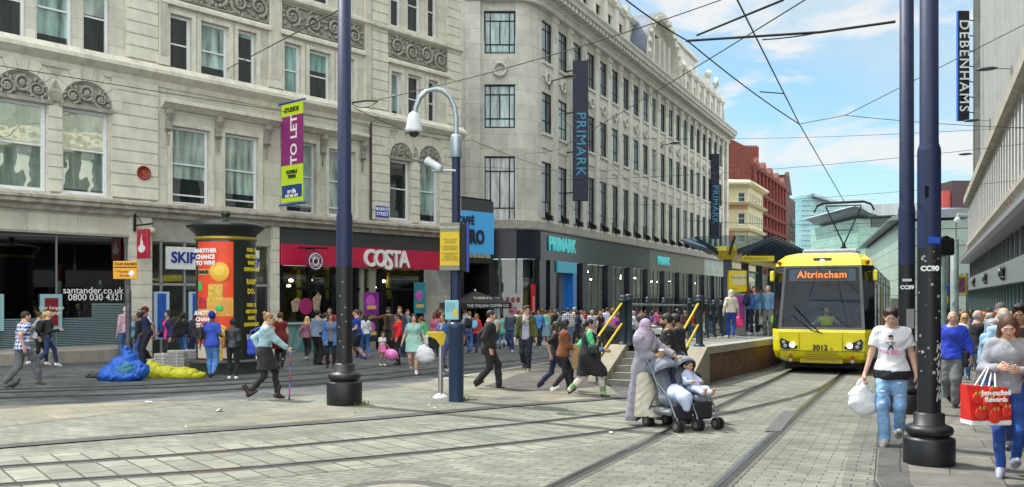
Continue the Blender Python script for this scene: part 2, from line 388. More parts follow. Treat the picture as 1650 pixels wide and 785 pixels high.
class Field:
 def __init__(s):s.groups=[]
 def grp(s,k=.04,join=.02):s.groups.append(dict(p=[],c=[],k=k,j=join,sub=[]));return s
 def rc(s,a,b,ra,rb):s.groups[-1]['p'].append(('r',_n(a),_n(b),ra,rb));return s
 def el(s,c,r,M=None):s.groups[-1]['p'].append(('e',_n(c),_n(r),np.eye(3)if M is None else _n(M)));return s
 def cut(s,p,n):n=_n(n);s.groups[-1]['c'].append((_n(p),n/np.linalg.norm(n)));return s
 def minus(s,c,r,M=None):s.groups[-1]['sub'].append((_n(c),_n(r),np.eye(3)if M is None else _n(M)));return s
 def mesh(s,h,fold=0):
  lo=np.full(3,1e9);hi=-lo
  def bb(p):
   if p[0]=='r':
    m=max(p[3],p[4]);return np.minimum(p[1],p[2])-m,np.maximum(p[1],p[2])+m
   e=np.sqrt(((p[3]*p[2][None])**2).sum(1));return p[1]-e,p[1]+e
  for g in s.groups:
   for p in g['p']:a,b=bb(p);lo=np.minimum(lo,a);hi=np.maximum(hi,b)
  lo-=2.5*h;hi+=2.5*h
  n=np.ceil((hi-lo)/h).astype(int)+1
  ax=[lo[i]+h*np.arange(n[i])for i in range(3)]
  D=np.full(n,.5)
  def rng(a,b):return tuple(slice(max(0,int((a[i]-lo[i])/h)),min(n[i],int((b[i]-lo[i])/h)+2))for i in range(3))
  def pts(sl):return np.stack(np.meshgrid(ax[0][sl[0]],ax[1][sl[1]],ax[2][sl[2]],indexing='ij'),-1)
  def ell(P,c,r,M):
   q=(P-c)@M;k0=np.sqrt(((q/r)**2).sum(-1));k1=np.sqrt(((q/r**2)**2).sum(-1));return k0*(k0-1)/np.maximum(k1,1e-6)
  for g in s.groups:
   mg=g['k']+g['j']+2*h
   ga=np.min([bb(p)[0]for p in g['p']],0)-mg;gb=np.max([bb(p)[1]for p in g['p']],0)+mg
   gs=rng(ga,gb);T=np.full([q.stop-q.start for q in gs],.5)
   for p in g['p']:
    a,b=bb(p);sl=rng(a-mg,b+mg);P=pts(sl)
    if p[0]=='r':
     ba=p[2]-p[1];t=np.clip(((P-p[1])@ba)/max(ba@ba,1e-9),0,1)
     d=np.sqrt(((P-p[1]-t[...,None]*ba)**2).sum(-1))-(p[3]+t*(p[4]-p[3]))
    else:d=ell(P,p[1],p[2],p[3])
    ts=tuple(slice(sl[i].start-gs[i].start,sl[i].stop-gs[i].start)for i in range(3))
    o=T[ts];k=g['k'];hh=np.maximum(k-np.abs(o-d),0)/k;T[ts]=np.minimum(o,d)-hh*hh*k/4
   if g['c']or g['sub']:
    P=pts(gs)
    for c,nn in g['c']:T=np.maximum(T,(P-c)@nn)
    for c,r,M in g['sub']:T=np.maximum(T,-ell(P,c,r,M))
   o=D[gs];k=max(g['j'],1e-4);hh=np.maximum(k-np.abs(o-T),0)/k;D[gs]=np.minimum(o,T)-hh*hh*k/4
  if fold:
   X,Y,Zz=np.meshgrid(*ax,indexing='ij');D=D+fold*(np.sin(Zz*34+3.2*np.sin(X*14+Zz*7)+2.4*np.sin(Y*17+X*5))+.7*np.sin(X*31+Zz*21+2*np.sin(Y*23)))
  return snets(D,lo,h)
def rotm(rx=0,ry=0,rz=0):
 return np.array((Matrix.Rotation(R(rz),3,'Z')@Matrix.Rotation(R(ry),3,'Y')@Matrix.Rotation(R(rx),3,'X')))
def nz(v):v=_n(v);return v/max(np.linalg.norm(v),1e-9)
_T={}
def tmpl(key,fn):
 if key not in _T:_T[key]=fn()
 return _T[key]
def head_t(h):
 f=Field().grp(.03)
 f.el((0,-.012,.022),(.076,.094,.09)).el((0,.03,-.045),(.056,.058,.07)).el((0,.052,-.092),(.026,.026,.022))
 f.el((-.036,.062,-.018),(.024,.02,.022)).el((.036,.062,-.018),(.024,.02,.022))
 f.grp(.012,.012).rc((0,.088,.01),(0,.1,-.026),.008,.0125).el((0,.082,.026),(.05,.014,.012))
 f.grp(.008,.012).el((0,.083,-.055),(.024,.012,.012))
 for s in(-1,1):f.grp(.008,.006).el((s*.078,-.005,-.012),(.012,.02,.032))
 for s in(-1,1):f.groups[0]['sub'].append((_n((s*.031,.103,.004)),_n((.017,.02,.010)),np.eye(3)))
 return f.mesh(h)
def hand_t(curl,h):
 f=Field().grp(.018,.012).el((0,0,-.052),(.016,.041,.052)).rc((0,0,.01),(0,0,-.03),.026,.026)
 for i,(y,ln)in enumerate(((.03,.07),(.010,.08),(-.010,.074),(-.029,.058))):
  p=_n((0,y,-.092));a=curl*.45
  for q in range(3):
   d=_n((math.sin(a),(y*.8 if q==0 else 0)*1.2,-math.cos(a)));e=p+nz(d)*ln*(.46,.3,.26)[q]
   if q==0:f.grp(.006,.008)
   f.rc(p,e,.0095-.0007*q,.0088-.0009*q);p=e;a+=curl*.62
 f.grp(.008,.012).rc((.004,.03,-.03),(.02,.056,-.062),.013,.0105).rc((.02,.056,-.062),(.03+.012*curl,.058-.02*curl,-.092),.0105,.008)
 return f.mesh(h)
def shoe_t(kind,h):
 f=Field().grp(.03)
 if kind=='boot':f.rc((0,0,.22),(0,0,.02),.052,.052)
 elif kind=='trainer':f.rc((0,-.005,.03),(0,0,-.01),.05,.05)
 if kind=='flat':f.rc((0,-.035,-.05),(0,.13,-.06),.036,.034)
 else:f.rc((0,-.035,-.03),(0,.055,-.032),.047,.05).rc((0,.05,-.034),(0,.15,-.052),.048,.036)
 f.cut((0,0,-.079),(0,0,-1))
 if kind=='boot':f.cut((0,0,.2),(0,0,1))
 elif kind=='trainer':f.cut((0,0,.035),(0,-.3,1))
 elif kind=='flat':f.minus((0,.035,.0),(.033,.085,.062))
 return f.mesh(h)
def hair_t(style,h):
 f=Field().grp(.03)
 def cap(r=(.086,.104,.098),c=(0,-.018,.032)):f.el(c,r)
 def face(y=.052,z=.05,w=.062):
  f.minus((0,.122,-.026),(w+.004,.084,.11))
 if style=='short':
  cap();f.el((0,.02,.085),(.065,.07,.035));f.cut((0,-.03,-.06),(0,.35,-1));face()
 elif style=='crop':
  cap((.080,.098,.094),(0,-.016,.026));f.cut((0,-.03,-.035),(0,.55,-1));face()
 elif style=='balding':
  cap((.081,.097,.085),(0,-.02,.0));f.cut((0,0,.035),(0,.55,1));f.cut((0,-.03,-.055),(0,.35,-1));f.cut((0,.02,0),(0,1,0))
 elif style=='quiff':
  cap();f.el((0,.05,.105),(.062,.05,.034));f.cut((0,-.03,-.05),(0,.4,-1));face()
 elif style=='curly':
  cap((.1,.112,.105),(0,-.022,.035))
  for i in range(26):
   a=i*2.4;z=1-2*(i+.5)/34;q=math.sqrt(max(0,1-z*z));f.el((.088*q*math.cos(a),-.022+.1*q*math.sin(a),.04+.09*z),(.03,.03,.028))
  f.cut((0,-.03,-.075),(0,.35,-1));face()
 elif style=='afro':
  cap((.125,.13,.12),(0,-.025,.045));f.cut((0,-.03,-.08),(0,.3,-1));f.minus((0,.13,-.04),(.068,.085,.105))
 elif style in('long','longer','wavy'):
  cap((.088,.104,.1),(0,-.02,.03));ln={'long':.3,'longer':.42,'wavy':.34}[style]
  for s in(-1,1):
   f.rc((s*.068,-.02,.0),(s*.085,.0 if style=='longer' else-.03,-ln*.6),.036,.042);f.rc((s*.085,.0 if style=='longer' else-.03,-ln*.6),(s*.075,.02 if style=='longer' else-.05,-ln),.042,.022)
  f.rc((0,-.07,0),(0,-.09,-ln),.06,.05)
  if style=='wavy':
   for i in range(16):f.el((.11*math.sin(i*2.1),-.075+.04*math.cos(i*1.7),-.02-.3*i/16),(.036,.034,.03))
  face(w=.058)
 elif style=='bob':
  cap((.092,.108,.1),(0,-.018,.03))
  for s in(-1,1):f.rc((s*.07,-.02,0),(s*.08,-.0,-.1),.036,.03)
  f.rc((0,-.07,0),(0,-.08,-.1),.055,.05);face(w=.06)
 elif style=='bun':
  cap((.082,.1,.095),(0,-.018,.028));f.cut((0,-.03,-.065),(0,.3,-1));face()
  f.grp(.03,.02).el((0,-.1,.09),(.042,.04,.042))
 elif style=='lowbun':
  cap((.083,.101,.096),(0,-.018,.028));f.cut((0,-.03,-.065),(0,.3,-1));face()
  f.grp(.03,.02).el((0,-.125,-.02),(.045,.04,.045))
 elif style=='ponytail':
  cap((.083,.101,.096),(0,-.018,.028));f.cut((0,-.03,-.06),(0,.3,-1));face()
  f.grp(.03,.02).rc((0,-.1,.05),(0,-.145,.0),.03,.038).rc((0,-.145,0),(0,-.12,-.2),.038,.016)
 elif style=='wrap':
  f.el((0,-.03,.055),(.1,.115,.085)).el((0,-.06,.1),(.085,.085,.065));f.minus((0,.13,-.045),(.075,.075,.1));f.cut((0,-.03,-.035),(0,.3,-1))
 elif style=='beanie':
  f.el((0,-.018,.04),(.092,.108,.1));f.cut((0,0,.012),(0,.25,-1))
 elif style=='cap':
  f.el((0,-.015,.04),(.088,.106,.085));f.cut((0,0,.035),(0,.15,-1));f.grp(.01,.01).el((0,.115,.042),(.07,.075,.012),rotm(-12))
 elif style=='hat':
  f.el((0,-.015,.07),(.085,.1,.08));f.cut((0,0,.045),(0,.1,-1));f.grp(.01,.01).el((0,-.01,.052),(.15,.165,.012))
 elif style=='hood':
  f.el((0,-.03,.02),(.108,.118,.125)).rc((0,-.06,-.06),(0,-.07,-.13),.09,.1);f.minus((0,.125,-.015),(.068,.1,.1))
 elif style=='niqab':
  f.el((0,-.02,.025),(.093,.11,.108)).rc((0,-.03,-.05),(0,-.01,-.14),.098,.13).rc((0,.03,-.05),(0,.05,-.2),.075,.11)
  f.rc((0,-.02,-.14),(0,-.02,-.3),.14,.17);f.minus((0,.12,.008),(.055,.06,.019));f.cut((0,0,-.36),(0,0,-1))
 return f.mesh(h)
def beard_t(h):
 return Field().grp(.02).el((0,.036,-.058),(.062,.062,.066)).minus((0,.11,-.015),(.06,.06,.03)).minus((0,.115,-.052),(.024,.04,.009)).cut((0,0,-.02),(0,-.5,1)).mesh(h)
def place(VQ,M,mirror=False):
 V,Q=VQ;V=V.copy()
 if mirror:V[:,0]*=-1;Q=Q[:,::-1]
 return np.c_[V,np.ones(len(V))]@np.array(M).T[:,:3],Q
def merge(lst):
 o=0;VV=[];QQ=[]
 for V,Q in lst:VV.append(V);QQ.append(Q+o);o+=len(V)
 return np.concatenate(VV),np.concatenate(QQ)
def ik(a,c,l1,l2,hint):
 a,c,hint=_n(a),_n(c),_n(hint);d=c-a;D=np.linalg.norm(d)
 if D>(l1+l2)*.995:c=a+d/D*(l1+l2)*.995;d=c-a;D=np.linalg.norm(d)
 x=(D*D+l1*l1-l2*l2)/(2*D);e=d/D;hp=hint-e*(hint@e)
 return a+e*x+nz(hp)*math.sqrt(max(l1*l1-x*x,0)),c
def skeleton(P):
 g=P.get
 S=dict();lean=g('lean',2);tw=g('turn',0)
 fl=_n(g('fl',(-.1,.02,.08)));fr=_n(g('fr',(.1,-.02,.08)))
 px=(fl[0]+fr[0])/2;py=g('py',(fl[1]+fr[1])/2)
 pz=g('pz',.93)
 for f in(fl,fr):
  dx,dy=f[0]-px,f[1]-py;rr=.855**2-(abs(dx)-.09)**2-dy*dy
  pz=min(pz,f[2]+math.sqrt(max(rr,.04)))
 pel=_n((px,py,pz+.03));Rt=rotm(-lean,g('side',0),tw)
 up=lambda v:pel+Rt@_n(v)
 S.update(pel=pel,Rt=Rt,waist=up((0,.0,.13)),chest=up((0,.005,.33)),neck=up((0,-.015,.505)),up=up)
 hR=rotm(-g('hp',0)-lean*.4,g('ht',0),g('hy',0)+tw*.5);S['hR']=hR;S['head']=up((0,-.01,.53))+hR@_n((0,.025,.115))
 gf=g('g',1.0);sw=g('sw',.172)
 for s,n in((-1,'l'),(1,'r')):
  S['sh'+n]=up((s*sw,-.01,.432));S['hip'+n]=pel+rotm(0,0,tw*.3)@_n((s*.092,0,-.03))
  wr=g('h'+n)
  if wr is None:wr=S['sh'+n]+_n((s*.07,.06,-.525))
  else:wr=_n(wr)
  hint=_n(g('e'+n,(s*.12,-1,-.2)))
  S['el'+n],S['wr'+n]=ik(S['sh'+n],wr,.285,.26,hint)
  ft=fl if n=='l' else fr
  S['kn'+n],S['an'+n]=ik(S['hip'+n],ft,.445,.43,_n(g('k'+n,(s*.12,1,.15))))
  S['pitch'+n]=g('p'+n,0);S['yaw'+n]=g('y'+n,-s*8)
 return S
SHARE={}
def grow(name,f,h,mt):V,Q=f.mesh(h,.0034 if h<.02 else .002);return fast_mesh(name,V,Q,mt)
def body_field(S,gf,sexf,head=True):
 Rt=S['Rt'];up=S['up'];f=Field().grp(.07)
 f.el(up((0,-.008,.0)),(.158*gf,.118*gf,.115),Rt).el(up((0,0,.14)),(.132*gf,.098*gf,.13),Rt).el(up((0,0,.33)),(.158*gf,.112*gf,.165),Rt)
 if sexf:f.el(up((.07,.085,.33)),(.07,.06,.07),Rt).el(up((-.07,.085,.33)),(.07,.06,.07),Rt)
 f.rc(up((-.11,-.01,.43)),up((.11,-.01,.43)),.058,.058).rc(up((0,-.012,.45)),S['neck'],.075,.055).rc(S['neck'],S['head']+S['hR']@_n((0,-.02,-.04)),.052,.05)
 for n in 'lr':
  f.grp(.03,.05).rc(S['sh'+n],S['el'+n],.054*gf,.039*gf)
  f.rc(S['el'+n],S['wr'+n],.038*gf,.025)
  f.grp(.04,.06).rc(S['hip'+n],S['kn'+n],.086*gf,.055*gf).rc(S['kn'+n],S['kn'+n]*.55+S['an'+n]*.45-_n((0,.012,0)),.053*gf,.055*gf).rc(S['kn'+n]*.55+S['an'+n]*.45,S['an'+n],.052*gf,.036)
 return f
def torso_grp(f,S,gf,t,hem,sexf,k=.07,low=None,straight=False,hip=0):
 Rt=S['Rt'];up=S['up'];f.grp(k,.02)
 f.el(up((0,-.006,.0)),(.16*gf+t,.12*gf+t,.125+t),Rt)
 f.el(up((0,0,.14)),((.150 if straight else .136)*gf+t,(.112 if straight else .1)*gf+t,.14),Rt).el(up((0,0,.33)),(.16*gf+t,.114*gf+t,.165+t),Rt)
 if sexf==2:f.el(up((0,.062,.325)),(.145+t,.094+t,.11+t),Rt)
 elif sexf:f.el(up((.07,.085,.33)),(.07+t,.06+t,.07+t),Rt).el(up((-.07,.085,.33)),(.07+t,.06+t,.07+t),Rt)
 f.rc(up((-.115,-.01,.432)),up((.115,-.01,.432)),.06+t*.8,.06+t*.8).rc(up((0,-.015,.44)),up((0,-.015,.475)),.085,.06)
 f.el(up((0,-.004,-.085)),((.178 if sexf else .192)*gf+t+hip,.134*gf+t+hip*1.3,.19),Rt)
 if low is not None:
  for n,s in(('l',-1),('r',1)):
   kn=S['kn'+n];hp=S['hip'+n];d=kn-hp;e=hp+d*min(1,low/.445)if low<=.445 else kn+nz((0,0,-1))*(low-.445)
   f.rc(hp+_n((s*-.02,0,.03)),e,.115*gf+t,.115*gf+t+low*.06)
 c=up((0,0,hem));f.cut(c,-(Rt@_n((0,0,1))))
 f.cut(up((0,0,.5)),Rt@_n((0,.25,1)))
def sleeve(f,S,n,t,frac,k=.03):
 f.grp(k,.05);sh,el,wr=S['sh'+n],S['el'+n],S['wr'+n]
 if frac<=1:
  e=sh+(el-sh)*min(1,frac+.1);f.rc(sh,e,.053+t*.8,.05+t*1.05);c=sh+(el-sh)*frac;f.cut(c,el-sh)
 else:
  f.rc(sh,el,.053+t,.044+t);f.rc(el,wr,.043+t,.032+t);c=el+(wr-el)*(frac-1);f.cut(c,wr-el)if frac>1.05 and np.dot(nz(wr-el),nz(el-sh))>.25 else None
  if not f.groups[-1]['c']:
   f.groups[-1]['p'][-1]=('r',el,el+(wr-el)*(frac-1),.043+t,.034+t)
def trousers(f,S,gf,t,upto=1.0,waist=.12,flare=0):
 Rt=S['Rt'];up=S['up'];f.grp(.06,.02)
 f.el(up((0,-.008,0)),(.16*gf+t*.6,.122*gf+t*.6,.12),Rt).el(up((0,0,.1)),(.142*gf+t*.5,.105*gf+t*.5,.1),Rt);f.cut(up((0,0,waist)),Rt@_n((0,0,1)))
 for n in 'lr':
  hp,kn,an=S['hip'+n],S['kn'+n],S['an'+n];f.grp(.03,.06)
  if upto<.5:
   e=hp+(kn-hp)*(upto*2);f.rc(hp,e,.092*gf+t,.07*gf+t+.02);f.cut(e,kn-hp)
  else:
   a2=an+(kn-an)*.02;f.rc(hp,kn,.091*gf+t,.058*gf+t);f.rc(kn,kn*.55+an*.45-_n((0,.01,0)),.058*gf+t,.056*gf+t).rc(kn*.55+an*.45,a2,.056*gf+t,.04+t+flare)
   c=kn+(an-kn)*min(1,(upto-.5)*2);f.cut(c,an-kn)if False else None
   if upto<.97:
    f.groups[-1]['p']=f.groups[-1]['p'][:1]+[('r',kn,c,.058*gf+t,.05*gf+t)]
def skirt(f,S,gf,t,ln,hemr,waist=.14):
 Rt=S['Rt'];up=S['up'];f.grp(.1,.02);f.el(up((0,0,.1)),(.14*gf+t,.11*gf+t,.1),Rt).el(up((0,-.008,-.01)),(.165*gf+t,.128*gf+t,.12),Rt)
 for n,s in(('l',-1),('r',1)):
  hp,kn,an=S['hip'+n],S['kn'+n],S['an'+n]
  e=hp+(kn-hp)*min(1,ln/.445);
  if ln>.445:e=kn+(_n((kn[0]*.5+an[0]*.5,kn[1]*.5+an[1]*.5,an[2]))-kn)*((ln-.445)/.43)
  f.rc(hp,e,.1*gf+t,hemr)
 m=(S['hipl']+S['hipr'])/2;zb=m[2]-ln*.97
 f.rc(m,_n(((S['knl'][0]+S['knr'][0])/2,(S['knl'][1]+S['knr'][1])/2,zb)),.12*gf+t,hemr*1.0)
 f.cut((0,0,zb),(0,0,-1));f.cut(up((0,0,waist)),Rt@_n((0,0,1)))
SKIN={'pale':(.62,.40,.31),'fair':(.55,.33,.24),'tan':(.42,.24,.15),'olive':(.36,.20,.12),'brown':(.19,.095,.055),'dark':(.085,.042,.026)}
HAIRC={'black':(.012,.011,.012),'dark':(.035,.02,.013),'brown':(.09,.045,.022),'light':(.26,.15,.06),'blonde':(.55,.38,.15),'white':(.62,.6,.55),'grey':(.32,.31,.30),'ginger':(.38,.12,.03),'auburn':(.13,.035,.018)}
def skin_m(k):return mat('skin '+k,SKIN[k],.48,var=.06,vscale=14,spec=.4)
def hair_m(k):
 m=mat('hair '+k,HAIRC[k],.45,var=.01,spec=.4);nt=m.node_tree
 if 'strands' not in nt.nodes:
  b=nt.nodes['Principled BSDF'];tc=N(nt,'ShaderNodeTexCoord');mp=N(nt,'ShaderNodeMapping',name='strands');mp.inputs['Scale'].default_value=(90,90,7);L(nt,tc.outputs['Object'],mp.inputs[0])
  no=N(nt,'ShaderNodeTexNoise');no.inputs['Scale'].default_value=1;no.inputs['Detail'].default_value=3;L(nt,mp.outputs[0],no.inputs['Vector'])
  mr=N(nt,'ShaderNodeMapRange');mr.inputs[1].default_value=.3;mr.inputs[2].default_value=.7;mr.inputs[3].default_value=.45;mr.inputs[4].default_value=1.6;L(nt,no.outputs['Fac'],mr.inputs[0])
  mx=N(nt,'ShaderNodeMixRGB',blend_type='MULTIPLY');mx.inputs[0].default_value=1;mx.inputs[1].default_value=(*HAIRC[k],1);L(nt,mr.outputs[0],mx.inputs[2]);L(nt,mx.outputs[0],b.inputs['Base Color'])
  bp=N(nt,'ShaderNodeBump');bp.inputs['Strength'].default_value=.8;bp.inputs['Distance'].default_value=.01;L(nt,no.outputs['Fac'],bp.inputs['Height']);L(nt,bp.outputs[0],b.inputs['Normal'])
 return m
def cloth(c,kind='cotton'):
 nm=kind+' '+' '.join('%.2f'%x for x in c)
 if nm in MATS:return MATS[nm]
 if kind=='denim':return mat(nm,c,.85,var=.38,vscale=9,bump=.5,bscale=16)
 if kind=='leather':return mat(nm,c,.38,var=.2,vscale=8,bump=.5,bscale=22)
 if kind=='check':return check_cloth(nm,c)
 return mat(nm,c,.88,var=.14,vscale=6,bump=.8,bscale=11)
def check_cloth(nm,c):
 m=bpy.data.materials.new(nm);m.use_nodes=True;nt=m.node_tree;b=nt.nodes['Principled BSDF'];b.inputs['Roughness'].default_value=.85
 tc=N(nt,'ShaderNodeTexCoord');out=None;fac=None
 for ax in('X','Z'):
  sp=N(nt,'ShaderNodeSeparateXYZ');L(nt,tc.outputs['Object'],sp.inputs[0])
  mu=N(nt,'ShaderNodeMath',operation='MULTIPLY');mu.inputs[1].default_value=12;L(nt,sp.outputs[ax],mu.inputs[0])
  fr=N(nt,'ShaderNodeMath',operation='FRACT');L(nt,mu.outputs[0],fr.inputs[0])
  gt=N(nt,'ShaderNodeMath',operation='GREATER_THAN');gt.inputs[1].default_value=.5;L(nt,fr.outputs[0],gt.inputs[0])
  if fac is None:fac=gt.outputs[0]
  else:
   ad=N(nt,'ShaderNodeMath',operation='ADD');L(nt,fac,ad.inputs[0]);L(nt,gt.outputs[0],ad.inputs[1])
   hv=N(nt,'ShaderNodeMath',operation='MULTIPLY');hv.inputs[1].default_value=.5;L(nt,ad.outputs[0],hv.inputs[0]);fac=hv.outputs[0]
 mx=N(nt,'ShaderNodeMixRGB');mx.inputs[1].default_value=(.75,.77,.82,1);mx.inputs[2].default_value=(*c,1);L(nt,fac,mx.inputs[0]);L(nt,mx.outputs[0],b.inputs['Base Color'])
 MATS[nm]=m;return m
def eye_mesh():
 mb=MB();mb.ell((0,.079,.003),(.0135,.011,.0058),10,6);mb.m=1;mb.ell((0,.0885,.003),(.0056,.0028,.0056),8,4)
 return mb.mesh('eye',[mat('eye white',(.40,.36,.33),.4),mat('iris',(.02,.013,.01),.2)])
def brow_mesh(hc):return MB().tube([(-.014,.0985,.0265),(0,.097,.029),(.014,.089,.0235)],[.0024,.003,.0018],6).mesh('eyebrow',hair_m(hc))
def lip_mesh(red):
 return MB().ell((0,.0905,-.0515),(.021,.0065,.0045),10,6).ell((0,.0905,-.059),(.018,.0065,.005),10,6).mesh('lips',mat('lips red' if red else 'lips',(.38,.09,.08)if red else(.34,.15,.12),.45))
def shade_mesh():
 mb=MB()
 for s in(-1,1):
  mb.ell((s*.032,.104,.006),(.026,.006,.019),10,6);mb.tube([(s*.056,.1,.012),(s*.082,.05,.012),(s*.084,-.005,.008)],.0028,5)
 mb.tube([(-.01,.109,.01),(.01,.109,.01)],.003,5);return mb.mesh('sunglasses',mat('sunglass black',(.008,.008,.01),.12))
def spec_mesh():
 mb=MB()
 for s in(-1,1):
  mb.tube([(s*.033+.022*math.cos(a),.106,.004+.017*math.sin(a))for a in[i*math.pi/5 for i in range(10)]],.0028,5,closed=True)
  mb.tube([(s*.056,.1,.01),(s*.082,.05,.01),(s*.084,-.005,.006)],.0026,5)
 return mb.mesh('glasses',mat('spectacle frame',(.015,.013,.012),.3))
def person(loc,rz,label,H=1.72,pose=None,sex='m',g=1.0,skin='fair',hair='short',hc='dark',top=('tee',(.3,.3,.3)),under=None,bot=('trousers',(.02,.02,.025)),shoes=('trainer',(.05,.05,.05)),lod=1,group='people in the street',beard=None,eyewear=None,hat=None,child=False,bag=None,apron=None):
 P=dict(pose or{});P.setdefault('g',g)
 if sex=='f':P.setdefault('sw',.152)
 S=skeleton(P);sf=sex=='f';gf=g*(.94 if sf else 1.0)
 h=(.0125,.018,.028)[lod];hh=(.0055,.009,.016)[lod];hd=(.0036,.0065,.009)[lod]
 o=thing('person',label,'person',loc,rz,group);s=H/1.75;o.scale=(s,s,s)
 hs=1.22 if child else 1.0
 HM=np.eye(4);HM[:3,:3]=S['hR']*hs;HM[:3,3]=S['head']+_n((0,0,.02 if child else 0))
 parts=[body_field(S,gf,sf).mesh(h),place(tmpl(('head',lod),lambda:head_t(hh)),HM)]
 for n in 'lr':
  d=nz(S['wr'+n]-S['el'+n]);gr=P.get('grip'+n,.55)
  d=nz(d+_n(P.get('hd'+n,(0,0,0))));tv=_n(P.get('t'+n,(0,1,.1)if d[2]<-.6 else(0,.1,1)))
  y=nz(tv-d*(tv@d));z=-d;x=np.cross(y,z);M=np.eye(4);M[:3,0]=x;M[:3,1]=y;M[:3,2]=z;M[:3,3]=S['wr'+n]+d*.004
  sc_=(.92 if sf else 1.0)*(1.1 if child else 1);M[:3,:3]*=sc_
  q=1.35 if gr>1 else gr
  parts.append(place(tmpl(('hand',q,lod),lambda:hand_t(q,hd)),M,mirror=(n=='r')))
  S['hand'+n]=S['wr'+n]+d*.095*sc_;S['hM'+n]=M
 V,Q=merge(parts);link('body',fast_mesh('body',V,Q,skin_m(skin)),o)
 if shoes:
  for n in 'lr':
   key=('shoe',shoes[0],lod,shoes[1])
   me=SHARE.get(key)
   if me is None:
    V,Q=tmpl(('shoe',shoes[0],lod),lambda:shoe_t(shoes[0],(.0075,.011,.018)[lod]));me=SHARE[key]=fast_mesh('shoe',V,Q,cloth(shoes[1],'leather'))
   b=link('shoe',me,o);b.location=S['an'+n];b.rotation_euler=(R(-S['pitch'+n]),0,R(S['yaw'+n]));b.scale=(.98,)*3 if not sf else(.88,.9,.95)
 if bot:
  k=bot[0];f=Field();kind=bot[2]if len(bot)>2 else('denim' if k=='jeans' else 'cotton')
  if k in('trousers','jeans'):trousers(f,S,gf,.018 if sex=='m' else .008,flare=.012 if sex=='m' else 0)
  elif k=='wide':trousers(f,S,gf,.02,flare=.03)
  elif k=='leggings':trousers(f,S,gf,.005)
  elif k=='cropped':trousers(f,S,gf,.008,upto=.85)
  elif k=='shorts':trousers(f,S,gf,.022,upto=.47)
  elif k=='skirt':skirt(f,S,gf,.012,bot[3]if len(bot)>3 else .36,.15)
  nm={'jeans':'jeans','wide':'trousers','cropped':'leggings'}.get(k,k)
  if bot[0]=='skirt' and len(bot)>4:
   f2=Field();trousers(f2,S,gf,.005)
   link('leggings',grow('leggings',f2,h,cloth(bot[4])),o)
  link(nm,grow(nm,f,h,cloth(bot[1],kind)),o)
 def garment(tp,extra=0):
  k,c=tp[0],tp[1];opt=tp[2]if len(tp)>2 else{}
  f=Field();t=opt.get('t',.011)+extra;fr={'tee':.62,'polo':.62,'vest':0,'sleeveless':.12,'long':1.93,'shirt':1.93,'sweater':1.9,'hoodie':1.93,'jacket':1.93,'blazer':1.93,'coat':1.93,'dress':.66,'longdress':1.9,'gilet':.08,'threequarter':1.5}[k]
  fr=opt.get('sl',fr)
  if k in('dress','longdress'):
   torso_grp(f,S,gf,t,-.06,sf,straight=opt.get('loose',True));skirt(f,S,gf,t+.008,opt.get('ln',.42),opt.get('hr',.17),waist=.2)
  else:torso_grp(f,S,gf,t,opt.get('hem',{'jacket':-.06,'blazer':-.16,'coat':-.2,'gilet':-.07,'hoodie':-.07}.get(k,-.085)),(2 if sf and k in('coat','hoodie','jacket','long')else sf),low=opt.get('low'),hip=opt.get('hip',0),straight=k in('jacket','blazer','coat','hoodie','gilet')or sex=='m')
  if opt.get('low'):f.groups[-1]['c']=f.groups[-1]['c'][1:];f.cut(S['pel']+_n((0,0,-.03-opt['low'])),(0,0,-1))
  if opt.get('open'):
   w=opt['open'];up=S['up'];Rt=S['Rt']
   for gq in f.groups:gq['sub'].append((_n(up((0,.16,.05))),_n((w,.17,1.1)),Rt))
  if fr>0:
   for n in 'lr':sleeve(f,S,n,t*(1.0 if k!='blazer' else 1.1),fr)
  if k=='hoodie':f.grp(.04,.03).el(S['up']((0,-.085,.47)),(.1,.06,.075),S['Rt'])
  if k in('polo','shirt','blazer','jacket','coat'):
   nk=S['neck'];f.grp(.01,.01).rc(nk-S['Rt']@_n((0,0,.05)),nk+S['Rt']@_n((0,0,.012)),.085,.068);f.cut(nk+_n((0,0,.02)),S['Rt']@_n((0,.5,1)));f.minus(nk+S['Rt']@_n((0,.075,.01)),(.035,.07,.06),S['Rt'])
  nm={'polo':'polo_shirt','tee':'tee_shirt','vest':'vest','long':'top','sleeveless':'top','longdress':'dress','threequarter':'blouse'}.get(k,k)
  return link(nm,grow(nm,f,h,cloth(c,opt.get('mat','cotton'))),o)
 if under:garment(under)
 if top:S['top_obj']=garment(top,.012 if under else 0)
 def on_head(nm,key,fn,m):
  kk=(nm,key,lod,m.name);me=SHARE.get(kk)
  if me is None:
   V,Q=tmpl((nm,key,lod),fn);me=SHARE[kk]=fast_mesh(nm,V,Q,m)
  q=link(nm,me,o);q.matrix_local=Matrix(HM.tolist());return q
 if hair:on_head('hair',hair,lambda:hair_t(hair,(.0075,.01,.016)[lod]),hair_m(hc))
 if hat:on_head({'wrap':'head_wrap','beanie':'knitted_hat','cap':'cap','hat':'hat','hood':'head_scarf','niqab':'face_veil'}[hat[0]],hat[0],lambda:hair_t(hat[0],(.0075,.01,.016)[lod]),cloth(hat[1]))
 if beard:on_head('beard','b',lambda:beard_t((.0065,.009,.014)[lod]),hair_m(beard))
 def pair(nm,key,fn):
  me=SHARE.get((nm,key))
  if me is None:me=SHARE[(nm,key)]=fn()
  for sg in(-1,1):
   q=link(nm,me,o);q.matrix_local=Matrix(HM.tolist())@Matrix.Translation((sg*.031,0,0))@Matrix.Diagonal((sg,1,1,1))
 def shared(nm,key,fn):
  me=SHARE.get((nm,key))
  if me is None:me=SHARE[(nm,key)]=fn()
  q=link(nm,me,o);q.matrix_local=Matrix(HM.tolist())
